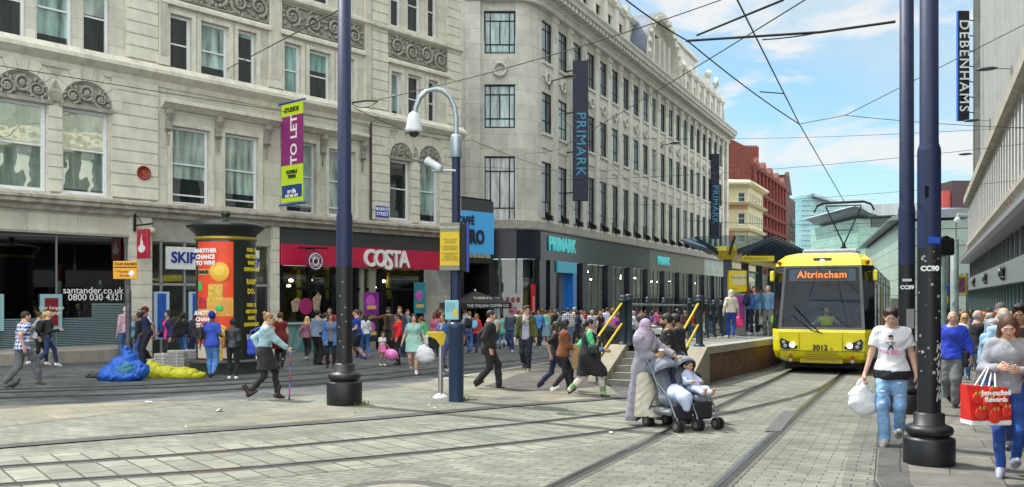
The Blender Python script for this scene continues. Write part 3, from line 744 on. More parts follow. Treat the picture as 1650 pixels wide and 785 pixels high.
 if lod<2:
  if eyewear!='shades':pair('eye',0,eye_mesh)
  pair('eyebrow',hc,lambda:brow_mesh(hc))if hat is None or hat[0]!='niqab' else None
  if hat is None or hat[0]!='niqab':shared('lips',sf,lambda:lip_mesh(sf))
 if eyewear=='shades':shared('sunglasses',0,shade_mesh)
 if eyewear=='specs':shared('glasses',0,spec_mesh)
 S['o']=o;S['s']=s;S['HM']=HM
 Wm=Matrix.Translation(Vector(loc))@Matrix.Rotation(rz,4,'Z')@Matrix.Scale(s,4)
 S['W']=lambda p:Wm@Vector(p);S['Wm']=Wm
 return S
def walk(st=.3,arms=.16,ph=1,lean=4,**k):
 a=dict(fl=(-.07,ph*st,.085 if ph>0 else .14),fr=(.07,-ph*st,.14 if ph>0 else .085),pl=(12 if ph>0 else-32),pr=(-32 if ph>0 else 12),py=.02,lean=lean,hl=(-.26,-ph*arms+.05,.90),hr=(.26,ph*arms+.05,.90))
 a.update(k);return a
def stand(**k):
 a=dict(fl=(-.1,.03,.08),fr=(.1,-.03,.08));a.update(k);return a
class Fac:
 def __init__(s,x,y,th):s.x,s.y,s.th=x,y,th;s.c,s.n=math.cos(th),math.sin(th)
 def s_(s,u,off=0):
  k=(u-U0)/F;x0,y0=s.x+s.n*off,s.y-s.c*off
  return(k*y0-x0)/(s.c-k*s.n)
 def w(s,q,off=0):return(s.x+s.c*q+s.n*off,s.y+s.n*q-s.c*off)
 def z_(s,u,v,off=0):
  y=s.w(s.s_(u,off),off)[1];return CH-(v-VH)/F*y
 def thing(s,name,label,cat,group=None):return thing(name,label,cat,(s.x,s.y,0),s.th,group)
 def g(s,q,off=0):x,y=s.w(q,off);return gz(x,y)
def holes(mb,s0,s1,z0,z1,ops,dep=.25,y=0):
 X=sorted({s0,s1}|{min(max(v,s0),s1)for o in ops for v in o[:2]});Z=sorted({z0,z1}|{min(max(v,z0),z1)for o in ops for v in o[2:4]})
 for i in range(len(X)-1):
  for j in range(len(Z)-1):
   cx,cz=(X[i]+X[i+1])/2,(Z[j]+Z[j+1])/2
   if any(o[0]<cx<o[1]and o[2]<cz<o[3]for o in ops):continue
   mb.quad((X[i],y,Z[j]),(X[i+1],y,Z[j]),(X[i+1],y,Z[j+1]),(X[i],y,Z[j+1]))
 for a,b,c,d in ops:
  mb.quad((a,y,c),(a,y,d),(a,y+dep,d),(a,y+dep,c));mb.quad((b,y,d),(b,y,c),(b,y+dep,c),(b,y+dep,d))
  mb.quad((a,y,d),(b,y,d),(b,y+dep,d),(a,y+dep,d));mb.quad((b,y,c),(a,y,c),(a,y+dep,c),(b,y+dep,c))
def frame_mb(w,h,t=.07,d=.08,bars_h=(),bars_v=(),bt=.05):
 mb=MB();mb.box(0,t,-d,0,0,h).box(w-t,w,-d,0,0,h).box(t,w-t,-d,0,0,t*1.2).box(t,w-t,-d,0,h-t,h)
 for q in bars_h:mb.box(t,w-t,-d*.85,0,h*q-bt/2,h*q+bt/2)
 for q in bars_v:
  if isinstance(q,tuple):mb.box(w*q[0]-bt/2,w*q[0]+bt/2,-d*.8,-.002,h*q[1],h*q[2])
  else:mb.box(w*q-bt/2,w*q+bt/2,-d*.8,-.002,t,h-t)
 return mb
WIN={}
def window(parent,x,y,z,w,h,fm,pm,style='sash',name='window',label=None):
 w=round(w,2);h=round(h,2);key=(style,w,h,fm.name,pm.name)
 if key not in WIN:
  if style=='sash':f=frame_mb(w,h,.085,.1,(.53,),())
  elif style=='sash3':f=frame_mb(w,h,.085,.1,(.13,.53),())
  elif style=='steel':f=frame_mb(w,h,.06,.07,(.30,.80),((.5,.0,1),),.055)
  elif style=='steelwide':f=frame_mb(w,h,.07,.07,(.22,.78),((.19,0,1),(.81,0,1),(.5,.22,.78)),.07)
  else:f=frame_mb(w,h,.06,.06)
  p=MB().quad((.02,0,.02),(w-.02,0,.02),(w-.02,0,h-.02),(.02,0,h-.02))
  WIN[key]=(f.mesh(name,fm),p.mesh('pane',pm))
 o=link(name,WIN[key][0],parent,(x,y,z));link('pane',WIN[key][1],o,(0,-.03,0))
 if label:o['label']=label
 return o
def scroll_panel(s0,s1,z0,z1,y,arch=False,seed=1,amp=.07,res=.045):
 rn=random.Random(seed);w,h=s1-s0,z1-z0;mb=MB();cx=(s0+s1)/2
 if arch:
  t=[math.pi*k/20 for k in range(21)];mb._add([(cx,y,z0)]+[(cx+w/2*math.cos(q),y,z0+h*math.sin(q))for q in t],[(0,i,i+1)for i in range(1,21)])
  sc_=[(cx-w*.27,z0+h*.33,1,h*.30),(cx+w*.27,z0+h*.33,-1,h*.30)];mb.tube([(cx+h*.24*math.cos(q),y-.05,z0+h*.50+h*.27*math.sin(q))for q in[k*math.pi/8 for k in range(16)]],.06,6,closed=True);mb.ell((cx,y,z0+h*.5),(h*.15,.12,h*.19),8,6)
 else:
  mb.quad((s0,y,z0),(s1,y,z0),(s1,y,z1),(s0,y,z1));n=max(2,round(w/h*1.05));sc_=[(s0+w*(i+.5)/n,z0+h*(.46 if i%2 else .54),-1 if i%2 else 1,h*.40)for i in range(n)]
  for a,b,c,d in((s0,s1,z0,z0+.05),(s0,s1,z1-.05,z1),(s0,s0+.05,z0,z1),(s1-.05,s1,z0,z1)):mb.box(a,b,y-.07,y-.001,c,d)
 for(x,z,dr,r0)in sc_:
  pts=[];rs=[];m=20
  for k in range(m+1):
   f=k/m;r=r0*(1-.86*f);a=R(-90)+dr*f*R(620);pts.append((x+r*math.cos(a),y-.05-.05*f,z+r*math.sin(a)));rs.append(.075*(1-.55*f)*r0/.38)
  mb.tube(pts,rs,6)
  for k in range(11):
   a=k*.571+rn.uniform(-.15,.15);rr=r0*rn.uniform(.98,1.22);px,pz=x+rr*math.cos(a),z+rr*math.sin(a)
   if z0+.04<pz<z1-.04 and s0+.04<px<s1-.04 and(not arch or((px-cx)/(w/2))**2+((pz-z0)/h)**2<.88):mb.ell((px,y-.03,pz),(.10,.09,.05),7,5,Matrix.Rotation(-a-.6*dr,3,'Y'))
  for k in range(5):a=k*1.25;mb.ell((x+r0*.22*math.cos(a),y-.06,z+r0*.22*math.sin(a)),(.06,.07,.06),6,4)
 return mb
def moulding(mb,s0,s1,y0,prof,ends=True):
 mb.prism([(y0-o,z)for o,z in prof],s0,s1,axis='x')
stone_a=masonry('pale ashlar',(.60,.585,.50),1.5,.62,joint=.008,jcol=.5,var=.12,dirt=.5,bump=.2)
stone_r=masonry('rusticated ashlar',(.60,.585,.50),2.4,.40,joint=.022,jcol=.30,var=.10,dirt=.25,bump=.9)
stone_t=mat('weathered trim stone',(.60,.58,.50),.85,var=.14,vscale=2.5,dirt=.55,bump=.3,bscale=25)
stone_c=mat('carved grey stone',(.30,.285,.25),.9,var=.25,vscale=6,dirt=.5,bump=.5,bscale=30)
stone_g=mat('grey granite plinth',(.27,.25,.22),.75,var=.2,vscale=5,dirt=.4,bump=.2,bscale=40)
white_f=mat('white sash paint',(.70,.72,.76),.45,var=.06)
black_f=mat('black shop metal',(.006,.0065,.008),.4,spec=.25)
pane_l=window_pane('street window pane',(.010,.016,.017),(.16,.32,.30),.62,.4)
def mirror_pane(name,share):
 if name in MATS:return MATS[name]
 m=window_pane(name,(.015,.022,.02),(.18,.30,.26),.4,.4);nt=m.node_tree;b=nt.nodes['Principled BSDF'];o=nt.nodes['Material Output']
 g=N(nt,'ShaderNodeBsdfGlossy');g.inputs['Roughness'].default_value=.02;g.inputs[0].default_value=(.85,.92,.78,1);bp=N(nt,'ShaderNodeBump');bp.inputs['Strength'].default_value=.12;bp.inputs['Distance'].default_value=.1;no=N(nt,'ShaderNodeTexNoise');no.inputs['Scale'].default_value=.9;L(nt,N(nt,'ShaderNodeTexCoord').outputs['Object'],no.inputs['Vector']);L(nt,no.outputs['Fac'],bp.inputs['Height']);L(nt,bp.outputs[0],g.inputs['Normal'])
 mx=N(nt,'ShaderNodeMixShader');mx.inputs[0].default_value=share;L(nt,b.outputs[0],mx.inputs[1]);L(nt,g.outputs[0],mx.inputs[2]);L(nt,mx.outputs[0],o.inputs[0]);return m
pane_m=mirror_pane('mirroring old glass',.55)
shop_g=glass('shop glass',(.62,.70,.70),.04)
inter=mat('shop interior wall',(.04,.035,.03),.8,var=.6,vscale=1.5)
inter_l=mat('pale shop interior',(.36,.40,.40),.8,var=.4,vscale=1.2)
lampm=mat('warm shop lamp',(1,.72,.38),.5,emit=4)
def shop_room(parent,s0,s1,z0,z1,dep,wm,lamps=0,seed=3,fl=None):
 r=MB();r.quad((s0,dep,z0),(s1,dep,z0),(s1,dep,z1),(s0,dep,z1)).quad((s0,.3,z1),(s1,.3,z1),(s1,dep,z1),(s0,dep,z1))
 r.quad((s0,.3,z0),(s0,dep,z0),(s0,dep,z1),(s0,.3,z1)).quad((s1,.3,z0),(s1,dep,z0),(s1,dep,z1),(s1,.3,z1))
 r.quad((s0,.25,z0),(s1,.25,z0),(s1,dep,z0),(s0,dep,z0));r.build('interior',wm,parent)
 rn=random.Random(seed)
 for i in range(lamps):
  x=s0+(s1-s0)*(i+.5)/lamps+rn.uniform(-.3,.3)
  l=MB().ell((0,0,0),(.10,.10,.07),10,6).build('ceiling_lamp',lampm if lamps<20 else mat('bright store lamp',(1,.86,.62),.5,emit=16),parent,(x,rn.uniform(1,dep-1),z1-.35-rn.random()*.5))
A=Fac(-15.2,26.0,math.atan2(.7533,.6577))
bA=A.thing('stone_building','pale stone commercial building with arched windows, carved panels and ground-floor shops','building')
S=A.s_;Z=A.z_
zl0=4.42;zl1=5.0
zc=9.15
ztop=19.2;sA0=-7.5;sA1=S(741)
ops=[];arcs=[]
def W(u0,u1,vt,vb):a=S(u0);b=S(u1);r=(a,b,Z(u0,vb),Z(u0,vt));ops.append(r);return r
def Ws(a,b,c,d):r=(a,b,c,d);ops.append(r);return r
wins=[]
B1=W(100,176,172,311);wB=B1[1]-B1[0];dA=S(76)
A1=Ws(dA-wB,dA,B1[2],B1[3]);A0=Ws(dA-2*wB-(B1[0]-dA),dA-wB-(B1[0]-dA),B1[2],B1[3])
arcs+=[B1,A1,A0]
p2=[W(57,117,-60,80),W(133,177,-45,98)]
a=S(42);p2.append(Ws(a-(p2[1][1]-p2[1][0]),a,p2[0][2],p2[0][3]));p2.append(Ws(a-5.6,a-4.5,p2[0][2],p2[0][3]))
f2=[W(273.6,309,21,120),W(323,369,33,130),W(383,413,47,142),W(457.5,485,67,158),W(498,533,79,164),W(545,571,90,174)]
f1=[W(277,338,202,329),W(362,417,214,337),W(461,509,225,343),W(529,572,239,348)]
g1=[W(628.5,660.5,256,354),W(675.5,706.5,261,359)];arcs+=g1
g2=[W(629.8,647,114,192),W(657,678.5,119,200),W(689.5,704.5,128,206)]
zt=Z(527,21);ht=2.3
f3=[Ws(r[0],r[1],13.35,15.6)for r in f2+g2]+[Ws(r[0],r[1],13.35,15.6)for r in p2]
sh=[]
mb=MB();holes(mb,sA0,sA1,zl1-.02,ztop,ops,.28)
mb.quad((sA1,0,zl1),(sA1,12,zl1),(sA1,12,ztop),(sA1,0,ztop));mb.quad((sA0,12,0),(sA0,0,0),(sA0,0,ztop),(sA0,12,ztop))
mb.quad((sA1,0,-1.2),(sA1,12,-1.2),(sA1,12,zl1),(sA1,0,zl1))
mb.quad((sA0,0,ztop),(sA1,0,ztop),(sA1,12,ztop),(sA0,12,ztop))
mb.build('wall',stone_a,bA)
for i,(a,b,c,d)in enumerate([(S(179),S(253),zl1,zc-.25),(S(203),S(253),zc+.5,ztop-.6),(S(597),S(626),zl1,zc-.25),(S(597),S(624),zc+.5,ztop-.6),(S(709),sA1,zl1,zc-.25),(S(719),sA1,zc+.5,ztop-.6),(dA+.02,B1[0]-.02,zl1,B1[3]),(g1[0][1]+.02,g1[1][0]-.02,zl1,g1[0][3]),(A0[1]+.02,A1[0]-.02,zl1,A1[3])]):
 m=MB();n=max(1,round((d-c)/.40));hh=(d-c)/n
 for k in range(n):
  m.prism([(a,c+k*hh+.026),(b,c+k*hh+.026),(b,c+(k+1)*hh-.022),(a,c+(k+1)*hh-.022)],-.075,-.003)
 m.box(a+.02,b-.02,-.04,-.002,c,d);m.build('rusticated_pier',mat('pier stone',(.61,.595,.51),.85,var=.12,vscale=2,dirt=.25,bump=.25,bscale=30),bA)
for i,r in enumerate(arcs):
 cx=(r[0]+r[1])/2;rad=(r[1]-r[0])/2+.06;zz=r[3]+.12
 sp=scroll_panel(cx-rad,cx+rad,zz,zz+rad*1.02,-.012,True,i+2,.17,.035);sp.build('carved_tympanum',stone_c,bA)
 m=MB();n=9
 for k in range(n):
  t0,t1=math.pi*k/n+.007,math.pi*(k+1)/n-.007;ro=rad+(.50 if k==n//2 else .38)
  q=[(cx+rr*math.cos(t),zz+rr*math.sin(t))for rr,t in((rad+.0,t0),(ro,t0),(ro,(t0+t1)/2),(ro,t1),(rad+.0,t1),(rad,(t0+t1)/2))]
  m.prism(q,-.09,-.004)
 m.build('arch_ring',stone_t,bA)
 m=MB();t=[math.pi*k/16 for k in range(17)]
 m.strip([(cx+(rad+.0)*math.cos(q),-.11,zz+(rad+.0)*math.sin(q))for q in t],[(cx+(rad-.12)*math.cos(q),-.015,zz+(rad-.12)*math.sin(q))for q in t],True)
 m.box(r[0]-.1,r[1]+.1,-.12,-.005,r[3]+.0,r[3]+.12);m.build('arch_moulding',stone_c,bA)
m=MB();moulding(m,sA0,sA1+.05,0,[(0,zl0),(.18,zl0),(.24,zl0+.12),(.42,zl0+.2),(.42,zl0+.3),(.5,zl0+.34),(.5,zl0+.42),(.12,zl0+.5),(0,zl0+.58)]);m.build('shop_ledge',mat('sooty ledge stone',(.38,.35,.30),.9,var=.35,vscale=3,dirt=.7,bump=.4),bA)
m=MB();moulding(m,sA0,sA1+.1,0,[(0,zc-.28),(.06,zc-.28),(.1,zc-.1),(.25,zc),(.38,zc+.1),(.38,zc+.22),(.2,zc+.32),(.12,zc+.45),(0,zc+.47)]);m.build('string_course',stone_t,bA)
m=MB();moulding(m,sA0,sA1+.3,0,[(0,16.3),(.1,16.3),(.2,16.6),(.7,16.9),(.7,17.1),(.5,17.2),(0,17.25)]);m.build('cornice',stone_t,bA)
m=MB();moulding(m,sA0,sA1+.05,0,[(0,13.0),(.05,13.0),(.2,13.1),(.2,13.22),(0,13.33)]);m.build('sill_course',stone_t,bA)
for i,(a,b)in enumerate([(S(262),S(431)),(S(452),S(584.5)),(S(626),S(719)),(sA0+.4,S(180))]):
 scroll_panel(a,b,12.0,12.95,-.01,False,11+i,.17,.04).build('carved_panel',stone_c,bA)
 m=MB();moulding(m,a-.1,b+.1,0,[(0,11.72),(.16,11.74),(.16,11.86),(.03,11.97),(0,11.97)]);m.build('panel_moulding',stone_t,bA)
for a,b in((S(432),S(451.5)),(S(586),S(596)),(S(254),S(268))):
 m=MB();n=6;w_=(b-a)/n;m.box(a,b,-.10,-.002,zc+.5,16.3);m.box(a-.06,b+.06,-.16,-.003,zc+.47,zc+.75)
 for k in range(n):m.box(a+k*w_+w_*.2,a+k*w_+w_*.8,-.13,-.099,zc+.8,16.1)
 m.build('pilaster',stone_t,bA)
for a,b in((S(258),S(447)),(S(450),S(587))):
 zz=8.18;m=MB();moulding(m,a,b,0,[(0,zz),(.1,zz),(.28,zz+.14),(.36,zz+.16),(.36,zz+.26),(.05,zz+.36),(0,zz+.36)]);m.build('window_hood',stone_t,bA)
for q in(S(270),S(350),S(428),S(456),S(519),S(583)):
 m=MB();m.prism([(-.02,8.17),(-.26,8.17),(-.27,8.0),(-.16,7.75),(-.14,7.55),(-.03,7.35)],q-.09,q+.09,axis='x');m.tube([(q-.13,-.17,8.02),(q+.13,-.17,8.02)],.085,10);m.tube([(q-.12,-.09,7.5),(q+.12,-.09,7.5)],.06,8)
 for k in range(4):m.ell((q,-.05,7.28-.1*k),(.06-.009*k,.05,.06),8,6)
 m.build('scroll_bracket',stone_c,bA)
for r in f1+f2+g2:
 m=MB();a,b,c,d=r;t=.15
 m.box(a-t,a-.003,-.05,-.001,c,d+t).box(b+.003,b+t,-.05,-.001,c,d+t).box(a-.003,b+.003,-.05,-.001,d+.003,d+t);m.build('window_surround',stone_t,bA)
for r in ops:
 st='sash3' if r in f1 else 'sash'
 window(bA,r[0]+.01,.24,r[2]+.01,r[1]-r[0]-.02,r[3]-r[2]-.02,white_f,pane_m if r in(A0,A1,B1)else pane_l,st)
 MB().box(r[0]-.08,r[1]+.08,-.07,.25,r[2]-.1,r[2]-.002).build('sill',stone_t,bA)
gA=lambda q:A.g(q)-.05
m=MB();m.box(sA0,S(208),-.02,.3,Z(0,372),zl0+.02);m.box(sA0,S(208),-.06,-.018,Z(0,372)+.06,Z(0,372)+.14);m.build('stone_fascia',stone_a,bA)
zb=Z(0,566);sb=S(206)
m=MB();m.prism([(-.75,A.g(0)-.3),(-.75,zb-.05),(-.7,zb),(.2,zb+.05),(.2,A.g(0)-.3)],sA0,S(198),axis='x');m.build('plinth',stone_g,bA)
m=MB()
for a,b in((S(208),S(243)),(S(437),S(448))):
 n=11;z0=gA(a)-.2;hh=(zl0-z0)/n
 for k in range(n):m.box(a,b,-.10,.28,z0+k*hh+.02,z0+(k+1)*hh)
 m.box(a+.02,b-.02,-.06,.27,z0,zl0)
m.build_each('shop_pier',mat('pier stone',(.47,.44,.36)),bA)
dark_g=glass('dark bank glass',(.10,.12,.14),.06,.015)
zt=Z(0,371)-.02
m=MB();m.quad((sA0,.12,zb),(sb,.12,zb),(sb,.12,zt),(sA0,.12,zt));sfA=m.build('bank_shopfront',dark_g,bA)
m=MB()
for q in(S(93),S(0)-1.5,sb-.03):m.box(q-.02,q+.02,.07,.13,zb,zt)
m.build_each('mullion',mat('grey mullion',(.16,.17,.18),.4),sfA)
fro=glass('frosted band',(.30,.42,.46),.05,.25)
m=MB();zf=Z(150,489)
for k in range(26):
 a=zb+(zf-zb)*k/26;m.box(sA0+.1 if k<18 else S(150),sb-.06 if k!=19 else sb-.06,.105,.112,a,a+(zf-zb)/26*(.55 if k<25 else .9))
m.build('frosted_stripes',mat('frosted film',(.16,.24,.26),.5),sfA)
MB().quad((S(135),.108,zb+.05),(sb-.05,.108,zb+.05),(sb-.05,.108,Z(170,458)),(S(135),.108,Z(170,458))).build('frosted_film',fro,sfA)
wt=mat('white lettering',(.8,.8,.8),.5)
text('lettering','santander.co.uk',.30,wt,sfA,face_M(S(201),.10,Z(170,468.5)),.004,'RIGHT')
text('lettering','0800 030 4321',.29,wt,sfA,face_M(S(201),.10,Z(170,479.5)),.004,'RIGHT')
for a,b,c in((S(66),S(101),(.16,.008,.015)),(S(-8),S(7),(.16,.008,.015))):
 z0,z1=Z(66,532),Z(66,474);pf=MB().box(a,b,.03,.09,z0,z1).build('poster_frame',mat('teal poster frame',(.25,.42,.44),.4),sfA)
 MB().box(a+.12,b-.12,.022,.03,z0+.12,z1-.12).build('poster',mat('maroon poster',c,.5),pf)
 if a>S(50):
  text('lettering','Our longest\nmortgage',.15,wt,pf,face_M((a+b)/2,.02,z1-.5),.002)
 MB().tube([((a+b)/2,.06,z0),((a+b)/2,.06,zb)],.025,6).build('poster_stand',mat('teal poster frame',(.25,.42,.44)),pf)
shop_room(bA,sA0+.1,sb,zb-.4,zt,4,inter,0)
sk0,sk1=S(243),S(437);zt2=Z(243,387);gs=gA(sk0)-.15
MB().box(sk0,sk1,.02,.2,zt2,zl0+.02).build('stone_fascia',mat('grey stone panel',(.36,.35,.31),.8,var=.1,dirt=.3),bA)
m=MB();m.quad((sk0,.15,gs+.25),(sk1,.15,gs+.25),(sk1,.15,zt2),(sk0,.15,zt2));sfB=m.build('society_shopfront',shop_g,bA)
m=MB();m.box(sk0,sk1,.05,.25,gs-.2,gs+.25)
for q in(S(262),S(300),S(345),S(414),sk1-.05):m.box(q-.03,q+.03,.09,.2,gs+.25,zt2)
m.box(sk0,sk1,.09,.2,Z(243,458)-.04,Z(243,458)+.04);m.build_each('mullion',mat('pale metal',(.45,.48,.48),.35,.6),sfB)
blue=mat('society blue',(.012,.09,.42),.45)
for a,b in((S(249),S(274)),(S(306),S(330)),(S(403),S(413))):
 pf=MB().box(a,b,.04,.1,Z(249,547),Z(249,470)).build('poster_frame',mat('pale blue frame',(.42,.55,.70),.4),sfB);MB().box(a+.12,b-.12,.03,.04,Z(249,545),Z(249,473)).build('poster',blue if a<S(400)else mat('dark blue poster',(.01,.03,.12)),pf)
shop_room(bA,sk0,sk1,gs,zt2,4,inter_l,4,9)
sg=MB().bbox(S(268),S(418),-.02,.10,Z(268,434),Z(268,397),.02).build('society_sign_board',mat('white sign',(.72,.74,.76),.4),None,(A.x,A.y,0));sg.rotation_euler=(0,0,A.th)
tag(sg,'white building society sign with blue lettering behind the advertising drum','sign')
text('lettering','SKIPTON',.52,mat('deep blue lettering',(.008,.03,.28),.4),sg,face_M(S(275),-.03,Z(268,415)),.02,'LEFT',.012,.95)
text('lettering','Building Society',.5,mat('deep blue lettering',(.008,.03,.28)),sg,face_M(S(417.5),-.03,Z(268,414)),.02,'RIGHT',.006,.62)
c0,c1=S(450),S(736.5);zg=Z(460,394);zr1,zr0=Z(570,399),Z(570,431)
fas=MB().box(c0,c1,-.02,.3,zr1,zl0+.02).build('grey_fascia',mat('charcoal fascia',(.045,.05,.055),.45,var=.15),bA)
MB().box(c0,S(454),-.05,.3,gA(c0)-.3,zr1).box(c1-.12,c1,-.05,.3,gA(c1)-.3,zr1).build_each('shop_frame',black_f,bA)
gc=gA(c1)-.2
m=MB();m.quad((S(456),.2,gc),(S(686),.2,gc),(S(686),.2,zr0),(S(456),.2,zr0));sfC=m.build('cafe_shopfront',shop_g,bA)
m=MB()
for u in(457,503,540,577,617,684):m.box(S(u)-.06,S(u)+.06,.1,.3,gc,zr0)
m.box(S(456),S(686),.1,.28,Z(500,465)-.05,Z(500,465)+.05).box(S(540),S(736),.02,.3,gc-.2,gc+.28);m.build_each('mullion',black_f,sfC)
MB().box(S(597),S(606),.02,.3,gc,zr0).box(S(583),S(588),.05,.3,gc,zr0).build_each('cream_post',mat('sage post',(.24,.25,.19),.6),sfC)
m=MB().box(S(457),S(541),-.03,.19,gc-.2,Z(500,522));m.build('counter_panel',mat('teal panel',(.075,.17,.17),.5),sfC)
MB().box(S(456),S(542),-.16,.2,Z(500,522),Z(500,522)+.07).build('counter_top',mat('pale counter',(.30,.42,.42),.4),sfC)
for u in(471,524):
 m=MB();q=S(u);zc_=Z(u,545);pts=[(q+.42*math.cos(t)*(1 if True else 0),zc_+.62*math.sin(t))for t in[k*math.pi/12 for k in range(24)]]
 M_=Matrix.Translation((q,0,zc_))@Matrix.Rotation(R(18),4,'Y')@Matrix.Translation((-q,0,-zc_))
 m.prism([p for i,p in enumerate(pts)],-.036,-.030,M_);m.build('leaf_emblem',mat('pale teal',(.13,.28,.27),.5),sfC)
 MB().tube([(q-.1,-.036,zc_-.6),(q+.04,-.036,zc_),(q+.16,-.036,zc_+.55)],.028,6).build('leaf_vein',mat('teal panel',(.075,.17,.17)),sfC)
for u,w_,z0,z1,c in((599,.8,508,471,(.20,.02,.26)),(600,.75,550,514,(.02,.02,.025)),(677,.7,505,455,(.02,.22,.28))):
 pf=MB().box(S(u)-w_/2,S(u)+w_/2,.01,.03,Z(u,z0),Z(u,z1)).build('poster',mat('poster %d'%(u+z0),c,.5,var=.5,vscale=2),sfC)
 MB().ell((S(u)-.05,.008,(Z(u,z0)+Z(u,z1))/2+.1),(w_*.3,.006,w_*.34),14,8).build('printed_roundel',mat('pink print',(.5,.09,.42),.5),pf)
 MB().box(S(u)-w_*.3,S(u)+w_*.3,.004,.01,Z(u,z0)+.25,Z(u,z0)+.4).build('printed_strap',mat('gold print',(.6,.42,.1),.5),pf)
q=S(493);st=MB().ell((q,.0,Z(493,494)),(.33,.012,.33),20,8).build('window_sticker',mat('plum sticker',(.30,.012,.10),.5),sfC)
for dx_,hh in((-.5,.55),(.5,.74)):
 MB().prism([(q+dx_-.12,Z(493,502)),(q+dx_+.12,Z(493,502)),(q+dx_+.19,Z(493,502)+hh*.6),(q+dx_+.24,Z(493,502)+hh*.8),(q+dx_+.08,Z(493,502)+hh),(q+dx_-.06,Z(493,502)+hh*.82),(q+dx_-.19,Z(493,502)+hh*.66)],-.01,.01).build('cup_sticker',mat('cup print',(.34,.24,.18),.5,var=.5,vscale=5),st)
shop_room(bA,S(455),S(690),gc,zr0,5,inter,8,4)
for u,c in((520,(.6,.55,.06)),(639,(.6,.55,.06)),(566,(.6,.5,.06)),(665,(.55,.5,.08))):
 MB().tube([(S(u),1.6,zr0-.1),(S(u),1.6,zr0-.6),(S(u)+.05,1.6,zr0-1.3)],[.05,.14,.1],8).build('hanging_banner',mat('yellow banner',c,.6),bA)
sg=MB().bbox(c0-.0,c1-.02,-.16,.06,zr0,zr1-.005,.015).build('cafe_fascia_sign',mat('crimson fascia',(.48,.008,.055),.4,var=.12,vscale=2),None,(A.x,A.y,0));sg.rotation_euler=(0,0,A.th)
tag(sg,'long crimson coffee shop fascia with big white raised letters','sign')
lt=mat('white raised letters',(.78,.78,.78),.4)
zz=(zr0+zr1)/2;xs=[S(u)for u in(590,607.5,620.5,632,645.5)]
for ch,x in zip('COSTA',xs):text('lettering',ch,.98 if ch!='S' else 1.15,lt,sg,face_M(x,-.22,zz+(-.04 if ch!='S' else-.10)),.06,'CENTER',.022,.86)
n0,n1=sA1+.02,S(796);gn=A.g(n0)
bN=A.thing('corner_shop','narrow black-fronted coffee shop squeezed between the two stone buildings','building')
MB().box(n0,n1,.15,6,Z(765,426),Z(765,318)).build('wall',black_f,bN)
MB().box(n0,n1,1.8,6,gn-.3,Z(765,426)).box(n0,n0+.25,-.0,1.8,gn-.3,Z(765,426)).box(n1-.35,n1,0,1.8,gn-.3,Z(765,426)).build('recessed_front',mat('dark shop recess',(.01,.01,.011),.5),bN)
m=MB().box(n0-.02,n1-.12,-.10,.14,Z(765,409),Z(765,341));sg=m.build('cafe_blue_sign',mat('sky blue sign',(.07,.42,.88),.4),None,(A.x,A.y,0));sg.rotation_euler=(0,0,A.th)
tag(sg,'sky blue sign panel with dark block letters above the black shop front','sign')
MB().box(n0-.02,n1-.12,-.08,.14,Z(765,340.5),Z(765,322)).build('header_panel',mat('charcoal fascia',(.045,.05,.055)),sg)
MB().box(n0-.02,n1-.12,-.08,.14,Z(765,424),Z(765,409.5)).build('footer_panel',mat('black panel',(.015,.015,.017),.4),sg)
nv=mat('navy block letters',(.012,.016,.04),.4)
text('lettering','CAFFÈ',.5,nv,sg,face_M(S(761.5),-.12,Z(760,357)),.02,'RIGHT',.014,.8)
text('lettering','NERO',.88,nv,sg,face_M(S(777.5),-.12,Z(765,383)),.03,'RIGHT',.035,.8)
text('lettering','MASTER ROASTERS',.24,mat('cream lettering',(.6,.55,.42),.5),sg,face_M(S(788),-.09,Z(770,413)),.006,'RIGHT',.004,.8)
def on_wall(F_,name,label,cat,q,z,out=0,group=None):
 x,y=F_.w(q,out);return thing(name,label,cat,(x,y,z),F_.th,group)
t=on_wall(A,'wall_plaque','round dark red plaque on the rusticated pier above the bank','plaque',S(229.5),Z(229.5,279),.09)
MB().lathe([(0,0),(.21,0),(.235,.0),(.235,.03),(.21,.045),(.2,.03),(0,.03)],28).build('disc',mat('plaque red',(.22,.015,.012),.4),t).rotation_euler=(R(90),0,0)
text('lettering','MARKET\nSTREET\nHOUSE',.055,mat('plaque gold',(.45,.28,.08),.5),t,face_M(0,-.036,.0),.002)
t=on_wall(A,'street_name_plate','small blue street name plate on the stone pier','sign',S(613.5),Z(613,341.5),.085)
MB().bbox(-.36,.36,-.03,0,-.24,.24,.01).build('plate',mat('enamel blue',(.01,.05,.42),.35),t)
text('lettering','MARKET\nSTREET',.2,wt,t,face_M(0,-.034,.0),.002,bold=.004)
t=on_wall(A,'vertical_banner','tall lime and plum letting banner hanging above the advertising drum','banner',S(447),Z(447,336),.1)
h_=Z(447,170)-Z(447,336);wb_=1.35
MB().box(0,.03,-wb_-.15,-.15,.18,h_-.05).build('banner_cloth',mat('lime banner',(.52,.70,.02),.6),t)
MB().box(-.006,.036,-wb_-.151,-.149,h_*.40,h_*.87).build('plum_field',mat('plum banner',(.25,.022,.16),.6),t)
MB().box(-.006,.036,-wb_-.1,-.2,.35,h_*.21).build('blue_panel',mat('banner blue',(.012,.05,.22),.6),t)
bl=mat('bracket blue',(.01,.05,.30),.4)
MB().tube([(.015,0,h_),(.015,-wb_-.3,h_)],.035,8).tube([(.015,0,.1),(.015,-wb_-.3,.1)],.035,8).build('bracket_arm',bl,t)
bx=Matrix.Translation((-.008,0,0))@Matrix.Rotation(R(-90),4,'Z')
